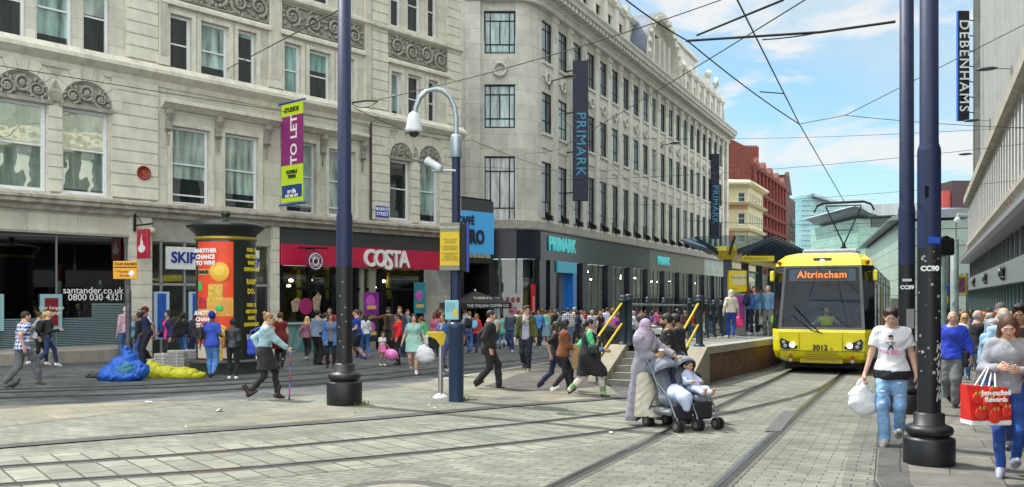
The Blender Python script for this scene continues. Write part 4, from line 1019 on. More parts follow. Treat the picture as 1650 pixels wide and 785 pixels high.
def ban_text(body,size,m,z,rot=0,sx=1,x=-wb_/2-.15):
 text('lettering',body,size,m,t,Matrix.Translation((-.012,x,z))@Matrix.Rotation(R(-90),4,'Z')@Matrix.Rotation(R(90),4,'X')@Matrix.Rotation(R(rot),4,'Z'),.002,'CENTER',.012,sx)
ban_text('TO LET',.56,wt,h_*.635,90,1,-wb_/2-.30)
dk=mat('black print',(.01,.01,.012),.5)
ban_text('STUDIOS',.23,dk,h_*.925,0,.95);ban_text('FLEXIBLE\nTERMS',.17,dk,h_*.31,0)
ban_text('media',.22,wt,h_*.15);ban_text('0161 242 1767',.13,wt,h_*.105)
t=on_wall(A,'hanging_bank_sign','small crimson bank sign with white flame on a black bracket','sign',S(213),Z(231,403)-.32,.12)
MB().bbox(-.06,.06,-1.02,-.32,0,.95,.015).build('sign_box',mat('bank red',(.42,.012,.04),.4),t)
m=MB();M2=Matrix.Translation((-.068,-.67,.42))@Matrix.Rotation(R(-90),4,'Z')
m.prism([(.24*math.cos(a),.13*math.sin(a)-.1)for a in[k*math.pi/10 for k in range(20)]],-.004,.004,M2);m.prism([(-.08,-.05),(.06,-.05),(.1,.1),(.0,.2),(.04,.36),(-.06,.2)],-.005,.005,M2);m.build('flame_emblem',wt,t)
MB().tube([(0,0,1.1),(0,-1.25,1.1)],.03,8).tube([(0,-.06,.9),(0,-.06,1.55)],.05,6).tube([(0,0,1.5),(0,-.4,1.3),(0,-.6,1.1)],.015,6).build('bracket',black_f,t)
MB().ell((.5,-.15,.95),(.16,.14,.13),14,8).build('alarm_dome',mat('cream dome',(.55,.48,.33),.4),t)
t=on_wall(A,'round_hanging_sign','round plum coffee sign on a black bracket over the cafe window','sign',S(489),Z(489,422),.18)
MB().lathe([(0,-.05),(.34,-.05),(.36,-.03),(.36,.03),(.34,.05),(0,.05)],28).build('roundel',mat('plum roundel',(.10,.01,.06),.4),t,(0,-.55,0)).rotation_euler=(R(90),0,0)
MB().tube([(.3*math.cos(a),-.61,.3*math.sin(a))for a in[k*math.pi/12 for k in range(24)]],.014,6,closed=True).build('white_ring',wt,t)
MB().tube([(.13*math.cos(a),-.61,.13*math.sin(a))for a in[k*math.pi/8 for k in range(16)]],.02,6,closed=True).build('white_ring',wt,t)
for k,ch in enumerate('COSTACOFFEE'):
 an=R(90-(k-2)*26)if k<5 else R(270+(k-7.5)*24);rr=.21
 text('lettering',ch,.13,wt,t,Matrix.Translation((rr*math.cos(an),-.608,rr*math.sin(an)))@Matrix.Rotation(R(90),4,'X')@Matrix.Rotation(an-R(90)if k<5 else an+R(90),4,'Z'),.002)
MB().tube([(-.5,-.15,.52),(.5,-.75,.52)],.03,8).tube([(0,-.5,.38),(0,-.5,.52)],.03,6).tube([(0,0,.5),(0,-.45,.5)],.03,6).build('bracket',black_f,t)
t=on_wall(A,'drainpipe','thin dark drainpipe beside the rusticated pier','pipe',S(596),zl1,.06)
MB().tube([(0,0,0),(0,0,12)],.055,8).build('pipe',mat('pipe brown',(.05,.035,.03),.6),t)
B=Fac(.4826*51.0-23.1,51.0,math.atan2(.9006,.4347))
port=masonry('white portland stone',(.61,.61,.55),1.6,.85,joint=.010,jcol=.55,var=.12,dirt=.5,bump=.2)
port_t=mat('white trim stone',(.61,.61,.55),.82,var=.12,vscale=1.6,dirt=.38,bump=.2,bscale=20)
navy_f=mat('dark steel window frame',(.006,.009,.018),.45,spec=.25)
pane_p=window_pane('store window pane',(.03,.055,.06),(.13,.26,.27),.32,.45,.6);pane_c=window_pane('corner window pane',(.1,.2,.21),(.20,.36,.38),1.0,.4,.12)
bB=B.thing('store_building','white stone store building with tall steel windows, arched pediment and black glossy shopfront','building')
S=B.s_;Z=B.z_
PIT=2.445;NB=20;LB=.9+PIT*NB+.9;zl=5.62
rows=[(6.35,9.75),(11.45,13.85),(15.65,18.05)]
s_first=.55
ops=[]
for j in range(NB):
 a=s_first+j*PIT
 if j==9:a-=.1
 for c,d in rows:ops.append((a,a+1.44,c,d))
cw,ch0=4.0,None
mb=MB();holes(mb,0,LB,zl,19.3,ops,.14)
Mi=Matrix.Translation((B.x,B.y,0))@Matrix.Rotation(B.th,4,'Z');Mi=Mi.inverted()
loc=lambda x,y,z=0:Mi@Vector((x,y,z))
Cx0,Cx1,Cy=-2.65,.25,50.1
crn=[loc(Cx1,Cy),loc(.62,50.15),loc(.95,50.35),loc(1.22,50.62),loc(B.x,B.y)]
for z0,z1 in((zl,19.3),):
 mb.strip([(p.x,p.y,z0)for p in crn],[(p.x,p.y,z1)for p in crn],True)
mb.build('wall',port,bB)
C=Fac(Cx0,Cy,0)
mC=MB();opc=[(Cx0+1.05,Cx1-.05,c,d)for c,d in((6.0,9.8),(11.4,13.9),(15.65,18.1))]
opc=[(a-Cx0,b-Cx0,c,d)for a,b,c,d in opc]
holes(mC,0,Cx1-Cx0,zl,19.3,opc,.3)
mC.box(.0,.85,-.25,.0,zl-.0,19.3).box(-.6,0,-.0,4,-1,24)
eC=link('corner_wall',mC.mesh('corner_wall',port),bB);eC.matrix_local=Mi@Matrix.Translation((Cx0,Cy,0))
for a,b,c,d in opc:
 window(eC,a+.02,.22,c+.02,b-a-.04,d-c-.04,navy_f,pane_c,'steelwide')
def ring_mesh(R_,r,n=18):return MB().tube([(R_*math.cos(a),-.1+.02*math.sin(a*6),R_*math.sin(a)*1.0)for a in[2*math.pi*k/n for k in range(n)]],[r*(1+.25*math.sin(k*2.5))for k in range(n)],7,closed=True)
wre=ring_mesh(.36,.09).box(-.3,.3,-.12,0,.38,.5).mesh('wreath',port_t)
link('wreath',wre,eC,((opc[0][0]+opc[0][1])/2,0,14.75))
for j in range(NB):
 a=s_first+j*PIT
 if j not in(9,):link('wreath',wre,bB,(a+.72,.0,14.72)).scale=(.85,.85,.85)
 for c,d in rows:window(bB,a+.02,.11,c+.02,1.40,d-c-.04,navy_f,pane_p,'steel')
pil=MB();pil.box(0,.78,-.13,-.001,zl+.35,18.6).box(-.05,.83,-.17,-.002,zl,zl+.35).box(-.04,.82,-.2,-.002,18.3,18.62)
pil.prism([(.2,18.2),(.62,18.2),(.55,17.4),(.41,17.1),(.27,17.4)],-.2,-.12);pm_=pil.mesh('pilaster',port_t)
sl=MB().box(-.06,1.50,-.14,.0,-.16,0).box(.0,1.44,-.05,.0,-.9,-.16).mesh('sill',port_t)
for j in range(NB+1):
 a=s_first+j*PIT-.98
 if a+.82<LB and a>0:link('pilaster',pm_,bB,(a-.1+.05,0,0))
for j in range(NB):
 for c,d in rows[1:]:link('sill',sl,bB,(s_first+j*PIT,0,c))
MB().box(LB-.95,LB,-.3,-.001,zl,18.6).build('end_pier',port,bB)
def sweep(prof,path,name,m):
 mb=MB();n=len(path);nr=[]
 for i in range(n):
  t=(path[min(i+1,n-1)]-path[max(i-1,0)]);t.z=0;t.normalize();nr.append(Vector((t.y,-t.x,0)))
 rings=[[path[i]+nr[i]*o+Vector((0,0,z))for o,z in prof]for i in range(n)]
 m0=len(prof)
 vs=[p for r in rings for p in r];fs=[(i*m0+k,(i+1)*m0+k,(i+1)*m0+(k+1)%m0,i*m0+(k+1)%m0)for i in range(n-1)for k in range(m0)]
 fs+=[tuple(range(m0)),tuple(range(n*m0-1,(n-1)*m0-1,-1))]
 mb._add(vs,fs);return mb
flat=lambda v:Vector((v.x,v.y,0))
pathB=[flat(loc(Cx0-.0,Cy)),flat(crn[0]),flat(crn[1]),flat(crn[2]),flat(crn[3]),Vector((.0,0,0)),Vector((LB+.1,0,0))]
cz=18.6
cm=sweep([(0,cz),(.36,cz),(.4,cz+.3),(.5,cz+.35),(.5,cz+.75),(1.15,cz+.8),(1.2,cz+1.0),(1.32,cz+1.15),(1.32,cz+1.25),(.4,cz+1.45),(0,cz+1.45)],pathB,'cornice',port_t)
q=.3
while q<LB:cm.box(q,q+.32,-1.05,-.48,cz+.5,cz+.79);q+=.61
cm.build('cornice',port_t,bB)
sweep([(0,zl-.02),(.30,zl-.02),(.36,zl+.05),(.36,zl+.50),(.25,zl+.56),(0,zl+.58)],pathB,'l',port_t).build('shop_ledge',mat('shop ledge stone',(.40,.39,.35),.85,var=.2,dirt=.5,bump=.3),bB)
za0,za1=cz+1.44,23.2
ops2=[(s_first+j*PIT+.1,s_first+j*PIT+1.1,za0+.35,22.1)for j in range(NB)if not 7<=j<=11]
m=MB();holes(m,0,LB,za0,za1,[(a,b,c,d)for a,b,c,d in ops2],.25,y=.35);m.quad((0,.35,za1),(LB,.35,za1),(LB,9,za1),(0,9,za1)).quad((LB,.35,-2),(LB,14,-2),(LB,14,za1),(LB,.35,za1));m.quad((LB,0,-2),(LB,.35,-2),(LB,.35,za1),(LB,0,cz+1.4))
pa=[loc(Cx0,Cy+.3),loc(Cx1,Cy+.3),loc(.9,50.7),Vector((0,.35,0))]
m.strip([(p.x,p.y,za0)for p in pa],[(p.x,p.y,za1)for p in pa]);m.build('attic_wall',port,bB)
for a,b,c,d in ops2:window(bB,a+.01,.55,c+.01,.98,d-c-.02,navy_f,pane_p,'steel')
ap=MB().box(0,.6,-.22,0,za0,za1-.3).box(-.12,.72,-.34,.0,za1-.32,za1+.1).box(.0,.6,-.26,.1,za1+.1,za1+.55).mesh('attic_pier',port_t)
for j in range(NB+1):
 if 7<j<12:continue
 link('attic_pier',ap,bB,(s_first+j*PIT-.92,.35,0))
m=MB();moulding(m,0,LB,.35,[(0,za1-.35),(.12,za1-.35),(.3,za1-.1),(.3,za1+.02),(0,za1+.08)]);m.build('parapet_moulding',port_t,bB)
cx=s_first+9*PIT+.55;ra=5.2;kz=.86;t=[math.pi*k/24 for k in range(25)]
arcp=lambda r,y:[(cx+r*math.cos(a),y,za0-.2+r*kz*math.sin(a)+.35)for a in t]
m=MB();m.strip(arcp(ra,-1.0),arcp(ra,4.5),True);m.build('lead_roof',mat('weathered lead',(.11,.13,.18),.5,var=.25,vscale=2,bump=.2),bB)
m=MB();m.strip(arcp(ra+.02,-1.02),arcp(ra-.75,-1.02));m.strip(arcp(ra-.75,-1.02),arcp(ra-.75,-.3),True)
m._add([(cx,-.3,za0)]+[p for p in arcp(ra-.75,-.3)],[(0,i,i+1)for i in range(1,25)])
for k in range(15):
 a=math.pi*(k+.5)/15;x,z=cx+(ra-.45)*math.cos(a),za0+.15+(ra-.45)*kz*math.sin(a);m.box(-.16,.16,-.12,.12,-.16,.16,Matrix.Translation((x,-1.1,z))@Matrix.Rotation(-(a-R(90)),4,'Y'))
m.build('arched_pediment',port_t,bB)
for dx_,h in((-2.0,1.9),(-.55,2.7),(.95,2.3)):
 window(bB,cx+dx_,-.31,za0+.25,1.0,h,navy_f,pane_p,'steel')
for dx_ in(-2.35,-.8,.65,2.1):MB().box(cx+dx_,cx+dx_+.3,-.75,-.31,za0+.02,za0+2.6).build('pediment_column',port_t,bB)
for a,b,y0,z1 in((4.5,14.5,3.5,27.6),(9.0,18.0,6.0,30.5),(37.5,47.5,2.5,27.2)):
 m=MB().box(a,b,y0,y0+9,za1-.2,z1).box(a-.25,b+.25,y0-.25,y0+9,z1-.05,z1+.35);m.build('roof_block',port,bB)
 for k in range(3):window(bB,a+1+k*(b-a-2)/3,y0-.03,za1+.7,1.2,1.7,navy_f,pane_p,'steel')
MB().ell((46.5,1.2,24.4),(.55,.5,1.1),10,8).ell((46.3,.9,25.4),(.4,.4,.45),10,8).tube([(47,.6,23.6),(47.3,.2,24.4),(46.8,.2,24.9),(46.4,.3,24.3)],.22,8).box(45.6,47.4,.4,2,22.9,23.7).build('corner_sculpture',port_t,bB)
fm=MB();fm.prism([(-.55,.05),(-.55,.32),(-.1,.62),(-.2,.1)],-.15,.15,axis='x');fm.tube([(0,-.2,0),(0,-.3,.2)],.04,6);fme=fm.mesh('flood_lamp',black_f)
for j in range(NB):link('flood_lamp',fme,bB,(s_first+j*PIT+.35,0,zl+.56))
zf0,zf1=3.95,zl-.01
gran=mat('polished black granite',(.014,.016,.034),.14,var=.3,vscale=.8,spec=.3)
gran_b=mat('polished brown granite',(.13,.105,.08),.16,var=.2,vscale=.8,spec=.4)
pathS=[p.copy()for p in pathB]
sweep([(0,zf0),(.16,zf0),(.16,zf1),(0,zf1)],pathS[:6]+[Vector((21.5,0,0))],'f',gran).build('glossy_fascia',gran,bB)
MB().box(21.52,40,-.16,0,zf0,zf1).build('glossy_fascia',gran_b,bB);MB().box(40.02,LB,-.16,0,zf0,zf1).build('glossy_fascia',mat('pale glass fascia',(.35,.40,.37),.08,var=.3,vscale=.5,spec=.8),bB)
gB=lambda q:B.g(q)-.2
cols=[.0,1.55,6.9,11.8,16.6,21.2,26.0,30.8,35.6,40.2,44.5,LB-.9]
m=MB()
for q in cols:m.box(q-.0,q+.9,-.1,.5,gB(q)-.3,zf0+.01)
m.build_each('shop_column',gran,bB)
glB=glass('store glass',(.55,.66,.66),.07)
m=MB();m.quad((0,.12,gB(0)),(2.3,.12,gB(3)),(2.3,.12,zf0),(0,.12,zf0));m.quad((5.6,.12,gB(6)),(LB,.12,gB(LB)-.2),(LB,.12,zf0),(5.6,.12,zf0))
p0,p1=loc(Cx0+1.0,Cy+.05),loc(Cx1,Cy+.05);pc=[p0,p1]+[crn[i]for i in(1,2,3)]+[Vector((0,.1,0))]
m.strip([(p.x,p.y,gB(0)-.0)for p in pc],[(p.x,p.y,zf0)for p in pc]);sfP=m.build('store_shopfront',glB,bB)
m=MB()
for q in cols:
 for f in(.36,.68):m.box(q+.9+f*3.9-.03,q+.9+f*3.9+.03,.06,.14,gB(q)-.3,zf0)
for p in(p0,p1,(p0+p1)/2):m.tube([(p.x,p.y,gB(0)-.2),(p.x,p.y,zf0)],.05,6)
m.build_each('mullion',mat('grey mullion',(.16,.17,.18)),sfP)
inB=mat('store interior wall',(.34,.33,.30),.8,var=.7,vscale=.8)
shop_room(bB,5.6,49.5,gB(45)-.2,zf0,7,inB,26,7);shop_room(bB,-.5,5.4,gB(2)-.2,zf0,4,inB,3,8)
MB().box(.2,2.2,.3,.34,3.0,3.55).build('yellow_banner',mat('interior yellow',(.5,.46,.04),.5),bB)
rc4=random.Random(44)
for i in range(20):
 q=6.5+i*2.05+random.uniform(-.4,.4);c=random.choice([(.5,.08,.2),(.05,.1,.3),(.55,.5,.45),(.02,.02,.03),(.35,.15,.4),(.5,.35,.1)])
 z0=gB(q)+.25;mn=MB();mn.tube([(q,1.0,z0),(q,1.0,z0+.75),(q,1.0,z0+1.05),(q,1.0,z0+1.4),(q,1.0,z0+1.52)],[.10,.13,.17,.2,.07],10);mn.ell((q,1.0,z0+1.68),(.09,.1,.13),8,6)
 mn.build('dressed_dummy',mat('dummy %d%d'%(c[0]*100,c[2]*100),c,.8),bB)
for i in range(16):
 q=6.3+i*2.6;z0=gB(q)+rc4.uniform(.1,1.6);c=rc4.choice([(.62,.58,.42),(.5,.5,.5),(.55,.12,.25),(.1,.35,.5),(.65,.6,.55),(.6,.45,.08)]);w9=rc4.uniform(.5,1.1)
 MB().bbox(q,q+w9,.7,.78,z0,z0+rc4.uniform(.5,1.3),.01).build('display_board',mat('display %d'%int(c[0]*100+c[2]*10),c,.6,var=.3,vscale=2),bB)
blu=mat('store blue',(.018,.20,.62),.35,coat=.3);blu_l=mat('store pale blue',(.05,.50,.72),.35)
MB().box(2.46,5.55,-.22,.1,3.25,3.93).build('entrance_header',blu_l,bB)
MB().box(5.0,5.58,-.20,.3,gB(5)-.3,3.25).box(3.75,4.98,.25,.3,gB(5)-.3,3.25).box(2.4,3.74,.5,.6,2.6,3.25).build('entrance_panel',blu,bB)
MB().box(2.46,3.74,.9,1.0,gB(3)-.3,2.6).build('entrance_door',mat('door glass dark',(.02,.03,.05),.1),bB)
MB().tube([(3.15,.85,gB(3)+1),(3.15,.85,gB(3)+2.1)],.03,6).build('door_handle',mat('brushed steel',(.5,.5,.52),.3,1),bB)
q0=loc(-.2,49.9)
pf=MB().box(-.55,.55,-.02,.02,-.8,.8).build('bag_poster',mat('pale poster',(.55,.58,.55),.5),bB,(loc(.05,50.0).x,loc(.05,50.0).y,1.15));pf.rotation_euler=(0,0,-B.th)
for dx_ in(-.3,0,.3):MB().ell((dx_,-.03,.45),(.12,.01,.17),10,6).build('printed_patch',mat('dusty pink print',(.30,.06,.08),.5),pf)
MB().bbox(-.24,.24,-.04,-.02,-.65,.05,.01).tube([(-.12,-.03,.05),(0,-.03,.2),(.12,-.03,.05)],.02,6).build('printed_backpack',mat('pink print bag',(.5,.18,.25),.5),pf)
pf=MB().box(-.3,.3,-.02,.02,-.7,.8).build('bag_poster',mat('pale poster',(.55,.58,.55)),bB,(loc(-1.0,50.0).x,loc(-1.0,50.0).y,.95));pf.rotation_euler=(0,0,-B.th)
MB().bbox(-.2,.2,-.05,-.02,-.1,.5,.02).tube([(-.1,-.03,.5),(0,-.03,.65),(.1,-.03,.5)],.02,6).build('printed_backpack',mat('mint print bag',(.16,.42,.36),.5),pf)
pr=loc(1.15,50.35);rp=MB().box(-.16,.16,-.03,.0,-1.2,1.3).build('red_strip_poster',mat('sale red',(.6,.01,.015),.5),bB,(pr.x,pr.y-.06,1.2));rp.rotation_euler=(0,0,-B.th+R(35))
text('lettering','clearance',.26,wt,rp,Matrix.Translation((0,-.04,.1))@Matrix.Rotation(R(90),4,'X')@Matrix.Rotation(R(90),4,'Z'),.002)
teal=mat('teal illuminated letters',(.10,.62,.66),.35,emit=.15)
def store_letters(q,z,size,lab,M=None):
 t=on_wall(B,'store_letters',lab,'sign',q,z,.17);text('lettering','PRIMARK',size,teal,t,face_M(0,-.06,0),.05,'CENTER',.012,.84,1.02);return t
sa,sb_=S(882,.17),S(927,.17);store_letters((sa+sb_)/2,(Z(882,393.5,.17)+Z(927,399,.17))/2,1.22,'teal raised store letters on the black fascia above the blue entrance')
sa,sb_=S(1056,.17),S(1080,.17);store_letters((sa+sb_)/2,4.75,1.0,'teal raised store letters on the brown fascia, further along the street')
navy=mat('navy banner',(.007,.013,.042),.5,var=.1);cy=mat('cyan print',(.05,.32,.55),.5)
def store_banner(u,vt,vb,wd,out,lab,ts):
 q=S(u,out);x,y=B.w(q,out);z0,z1=CH-(vb-VH)/F*y,CH-(vt-VH)/F*y
 t=thing('store_banner',lab,'banner',(x,y,z0),0,'vertical banners on the white store');h=z1-z0
 MB().bbox(-wd/2,wd/2,-.12,.12,0,h,.02).build('banner_box',navy,t)
 text('lettering','PRIMARK',h*.098,cy,t,Matrix.Translation((0,-.126,h*.405))@Matrix.Rotation(R(90),4,'X')@Matrix.Rotation(R(-90),4,'Z'),.003,'CENTER',0,1.05,1.12)
 for f in(.06,.35,.63,.93):MB().tube([(-wd/2+.05,0,h*f),(-wd/2-.45,.25,h*f)],.04,6).build('bracket',black_f,t)
store_banner(935.5,98,324,24/F*56.5,.9,'tall navy store banner with cyan letters on the near half of the white facade',1)
store_banner(1152,248,385,13/F*92,.5,'distant navy store banner at the far end of the white facade',1)
def wall_lamp(F_,q,z,out,lab,ln=.9,group='street lamps fixed to the facades'):
 t=on_wall(F_,'wall_lamp',lab,'street lamp',q,z,0,group);MB().tube([(0,0,-.3),(0,-.2,0),(0,-ln,.1)],.045,6).box(-.1,.1,-.04,0,-.5,.2).build('bracket',mat('lamp grey',(.12,.13,.14),.4,.5),t)
 MB().ell((0,-ln-.42,.12),(.18,.5,.10),12,8).build('lamp_head',mat('lamp dark',(.02,.03,.04),.3),t);MB().ell((0,-ln-.42,.06),(.13,.4,.07),10,6).build('lamp_lens',mat('lamp lens',(.5,.42,.3),.2),t)
wall_lamp(B,S(885),Z(885,131),0,'grey street lamp on the white facade beside the near navy banner');wall_lamp(B,S(1063),Z(1063,235),0,'grey street lamp on the white facade below the arched pediment')
def gridded(F_,th,s0,s1,z0,z1,ops,wm,fm,pm,name='wall',style='sash',dep=.25):
 m=MB();holes(m,s0,s1,z0,z1,ops,dep);m.build(name,wm,th)
 for a,b,c,d in ops:window(th,a+.01,dep-.05,c+.01,b-a-.02,d-c-.02,fm,pm,style)
cream=mat('cream stucco',(.50,.45,.28),.8,var=.08,dirt=.2);salmon=mat('salmon panel',(.45,.20,.12),.8,var=.12)
Yc=118.;X0=(1163-U0)/F*Yc;xc=(1206-U0)/F*Yc;zof=lambda v,y=Yc:CH-(v-VH)/F*y
C1=thing('cream_building','cream stucco corner building with white sash windows and salmon bands','building',(X0-4,Yc,0));x_=lambda u:(u-U0)/F*Yc-X0+4
ops=[]
for u0,u1 in((1166,1171),(1189,1201)):
 ops+=[(x_(u0),x_(u1),zof(326),zof(310)),(x_(u0),x_(u1),zof(362),zof(343)),(x_(u0),x_(u1),zof(391),zof(379))]
gridded(None,C1,-2,x_(1206),-2,zof(299),ops,cream,white_f,pane_p)
m=MB();moulding(m,-2,x_(1207.5),0,[(0,zof(300)),(.3,zof(300)),(.8,zof(297)),(.8,zof(294)),(.2,zof(290)),(0,zof(290))]);moulding(m,-2,x_(1208),0,[(0,zof(331)),(.5,zof(330)),(.8,zof(327)),(.5,zof(326)),(0,zof(325.5))]);moulding(m,-2,x_(1207),0,[(0,zof(373)),(.4,zof(372)),(.6,zof(368)),(0,zof(367))]);m.build('cornice',mat('cream trim',(.62,.56,.36),.8,dirt=.3),C1)
MB().box(-2,x_(1206)-.1,-.06,-.002,zof(337),zof(331)).box(-2,x_(1189)-.5,-.06,-.002,zof(392),zof(375)).box(x_(1201)+.4,x_(1206)-.1,-.06,-.002,zof(392),zof(375)).build('salmon_band',salmon,C1)
th2=math.atan2(.9006,.4347);C2=link('side_wall',MB().mesh('x'),C1,(x_(1206),0,0));C2.rotation_euler=(0,0,th2)
fC=Fac((1206-U0)/F*Yc,Yc,th2);L2=fC.s_(1229);ops=[]
for k in range(6):a=L2*(k+.35)/6.3;ops+=[(a,a+1.1,zof(326),zof(310)),(a,a+1.1,zof(362),zof(343)),(a,a+1.1,zof(391),zof(379))]
gridded(None,C2,0,L2,-2,zof(299),ops,cream,white_f,pane_p)
m=MB();moulding(m,-.5,L2+.5,0,[(0,zof(300)),(.3,zof(300)),(.8,zof(297)),(.8,zof(294)),(.2,zof(290)),(0,zof(290))]);moulding(m,-.4,L2,0,[(0,zof(331)),(.5,zof(330)),(.8,zof(327)),(.5,zof(326)),(0,zof(325.5))]);moulding(m,-.3,L2,0,[(0,zof(373)),(.4,zof(372)),(.6,zof(368)),(0,zof(367))]);m.build('cornice',mat('cream trim',(.62,.56,.36)),C2)
me=MB();e=Vector((x_(1206),0,0));c_,s_=math.cos(th2),math.sin(th2);f=e+Vector((c_*L2,s_*L2,0));zr=zof(291);pk=(e+f)/2+Vector((-5,2,zof(276)))
me.quad((-2,0,zr),(e.x,0,zr),tuple(pk),(0,5,zof(276)));me.quad((e.x,0,zr),(f.x,f.y,zr),tuple(pk));me.build('roof',mat('grey slate',(.16,.17,.19),.7,var=.3,vscale=3),C1)
brick=masonry('red brick',(.16,.040,.028),.45,.15,joint=.01,jcol=.7,var=.22,dirt=.35,bump=.2);bt=mat('red sandstone',(.17,.032,.024),.8,var=.25,dirt=.4)
Yr=150.;zr_=lambda v:CH-(v-VH)/F*Yr
D1=thing('brick_building','tall red brick building with gabled end wall and rows of narrow windows','building',((1150-U0)/F*Yr,Yr,0));xr=lambda u:(u-1150)/F*Yr
m=MB();m._add([(xr(1150),0,-3),(xr(1214),0,-3),(xr(1214),0,zr_(240)),(xr(1206),0,zr_(238)),(xr(1174),0,zr_(222)),(xr(1150),0,zr_(214))],[(0,1,2,3,4,5)]);m.build('end_wall',brick,D1)
fD=Fac((1214-U0)/F*Yr,Yr,th2);L3=fD.s_(1263);D2=link('front_wall',MB().mesh('x'),D1,(xr(1214),0,0));D2.rotation_euler=(0,0,th2)
ops=[];nb=9
for k in range(nb):
 a=L3*(k+.3)/nb
 for c,d in((zr_(308),zr_(288)),(zr_(338),zr_(316)),(zr_(364),zr_(345)),(zr_(386),zr_(369))):ops.append((a,a+1.9,c,d))
gridded(None,D2,0,L3,-3,zr_(272),ops,brick,mat('dark sash',(.06,.03,.03),.5),pane_p)
m=MB()
for v in(272,312,341,366):moulding(m,-.4,L3,0,[(0,zr_(v)-.2),(.6,zr_(v)),(.8,zr_(v)+.5),(0,zr_(v)+.7)])
for k in range(nb+1):m.box(L3*k/nb-.3,L3*k/nb+.3,-.45,-.01,-3,zr_(268))
m.build('stone_band',bt,D2)
m=MB()
for k in range(0,nb,2):
 a=L3*k/nb;b=L3*(k+1)/nb;m.prism([(a,zr_(272)),(b,zr_(272)),(b,zr_(262)),((a+b)/2,zr_(250)),(a,zr_(262))],-.4,.6)
m.prism([(0,zr_(272)),(L3,zr_(272)),(L3,zr_(262)),(0,zr_(252))],.6,8);m.build('gable',brick,D2)
m=MB();m.box(xr(1205),xr(1228),2,4,zr_(252),zr_(233))
for k in range(6):m.tube([(xr(1206)+k*.42,3,zr_(233)),(xr(1206)+k*.42,3,zr_(229.5))],.16,8)
m.build('chimney',bt,D1)
dome=thing('dark_turret_building','dark brown turreted building at the far end of the brick row','building',(fD.w(L3+.5)[0],fD.w(L3+.5)[1],0),th2)
MB().box(0,18,.3,10,-3,zr_(300)*1.12).box(.5,6,-.2,6,10,zr_(268)*1.12).prism([(-.2,zr_(300)*1.14),(9,zr_(300)*1.14),(4.5,zr_(275)*1.2)],-.3,.5).build('wall',mat('dark brown brick',(.055,.026,.02),.8,var=.3),dome)
m=MB()
for k in range(5):
 for z in(6,11,16):m.box(1+k*3.3,2.5+k*3.3,.2,.31,z,z+3)
m.build_each('window',pane_p,dome)
gl_t=masonry('glass curtain wall',(.12,.34,.38),3.2,1.7,joint=.10,jcol=.5,var=.22,dirt=0,bump=0,offset=0,col2=(.20,.42,.45),rough=.12,mort=(.32,.42,.43))
Yt=300.;T=thing('glass_tower','turquoise glass office block with a raking blade roof','building',((1291-U0)/F*Yt,Yt,0));xt=lambda u:(u-1291)/F*Yt;zt_=lambda v:CH-(v-VH)/F*Yt
MB().prism([(0,-6),(xt(1410),-6),(xt(1410),zt_(338)),(xt(1330),zt_(320)),(0,zt_(315))],0,25).build('glass_wall',gl_t,T)
MB().prism([(xt(1306),zt_(313)),(xt(1338),zt_(323)),(xt(1337),zt_(327)),(xt(1308),zt_(318))],-3,20).build('roof_blade',mat('tower metal',(.3,.34,.36),.4,.4),T)
m=MB()
for v in range(322,440,8):m.box(-.05,xt(1410),-.35,-.01,zt_(v)-.12,zt_(v)+.12)
m.build('floor_band',mat('pale floor band',(.42,.50,.50),.4),T)
T2=thing('far_office_block','small dark and white office slab far behind the tram','building',((1285-U0)/F*330,330,0));m=MB().box(0,3.4,0,10,-6,CH+112/F*330);m.build('wall',mat('far office white',(.40,.44,.46),.6),T2)
m=MB()
for k in range(9):m.box(.3,1.8,-.1,-.01,1+k*2.9,2.9+k*2.9)
m.build('window',mat('far office dark',(.06,.07,.09),.3),T2)
Ya=190.;M_=thing('shopping_centre','glass-fronted shopping centre with a curved silver roof','building',((1383-U0)/F*Ya,Ya,0));xa=lambda u:(u-1383)/F*Ya;za=lambda v:CH-(v-VH)/F*Ya
mint=masonry('mint glazing',(.22,.45,.36),4.5,1.7,joint=.06,jcol=.4,var=.15,dirt=0,bump=0,offset=0,col2=(.30,.50,.42),rough=.15,mort=(.10,.16,.15))
MB().box(0,xa(1480),0,30,-5,za(352)).build('glass_wall',mint,M_)
MB().box(xa(1404),xa(1438),-.3,-.02,za(366),za(353)).build('clerestory',mat('dark glazing',(.03,.05,.06),.15),M_)
pts=[(xa(1362),za(336)),(xa(1372),za(338)),(xa(1385),za(346)),(xa(1400),za(351)),(xa(1420),za(350)),(xa(1450),za(348)),(xa(1490),za(347))]
up_=[(xa(1490),za(331)),(xa(1440),za(331)),(xa(1400),za(333)),(xa(1375),za(335)),(xa(1364),za(334))]
MB().prism(pts+up_,-5,28).build('curved_roof',masonry('silver standing seam',(.40,.44,.46),.9,50,joint=.05,jcol=.7,var=.06,dirt=0,bump=0,rough=.35),M_)
Yb=120.;M2_=thing('glazed_arcade','long glazed arcade wall under a sloping silver eave along the right of the street','building',(68.5,170,0),math.atan2(-.949,-.316))
fE=Fac((1440-U0)/F*Yb,Yb,R(180)+th2);
MB().box(-2,66,0,10,-3,11.0).build('glass_wall',masonry('pale grid glazing',(.36,.44,.38),3.6,2.0,joint=.07,jcol=.3,var=.1,dirt=0,bump=0,offset=0,rough=.2),M2_)
MB().prism([(-1.4,11.2),(-1.4,11.4),(-.0,12.2),(8,12.5),(8,11.4),(0,11.3)],-3,66,axis='x').build('eave',mat('silver eave',(.34,.37,.40),.35,.6),M2_)
MB().box(-2,66,-.1,-.0,-3,1.6).build('shop_band',mat('arcade shops',(.02,.02,.025),.3),M2_)
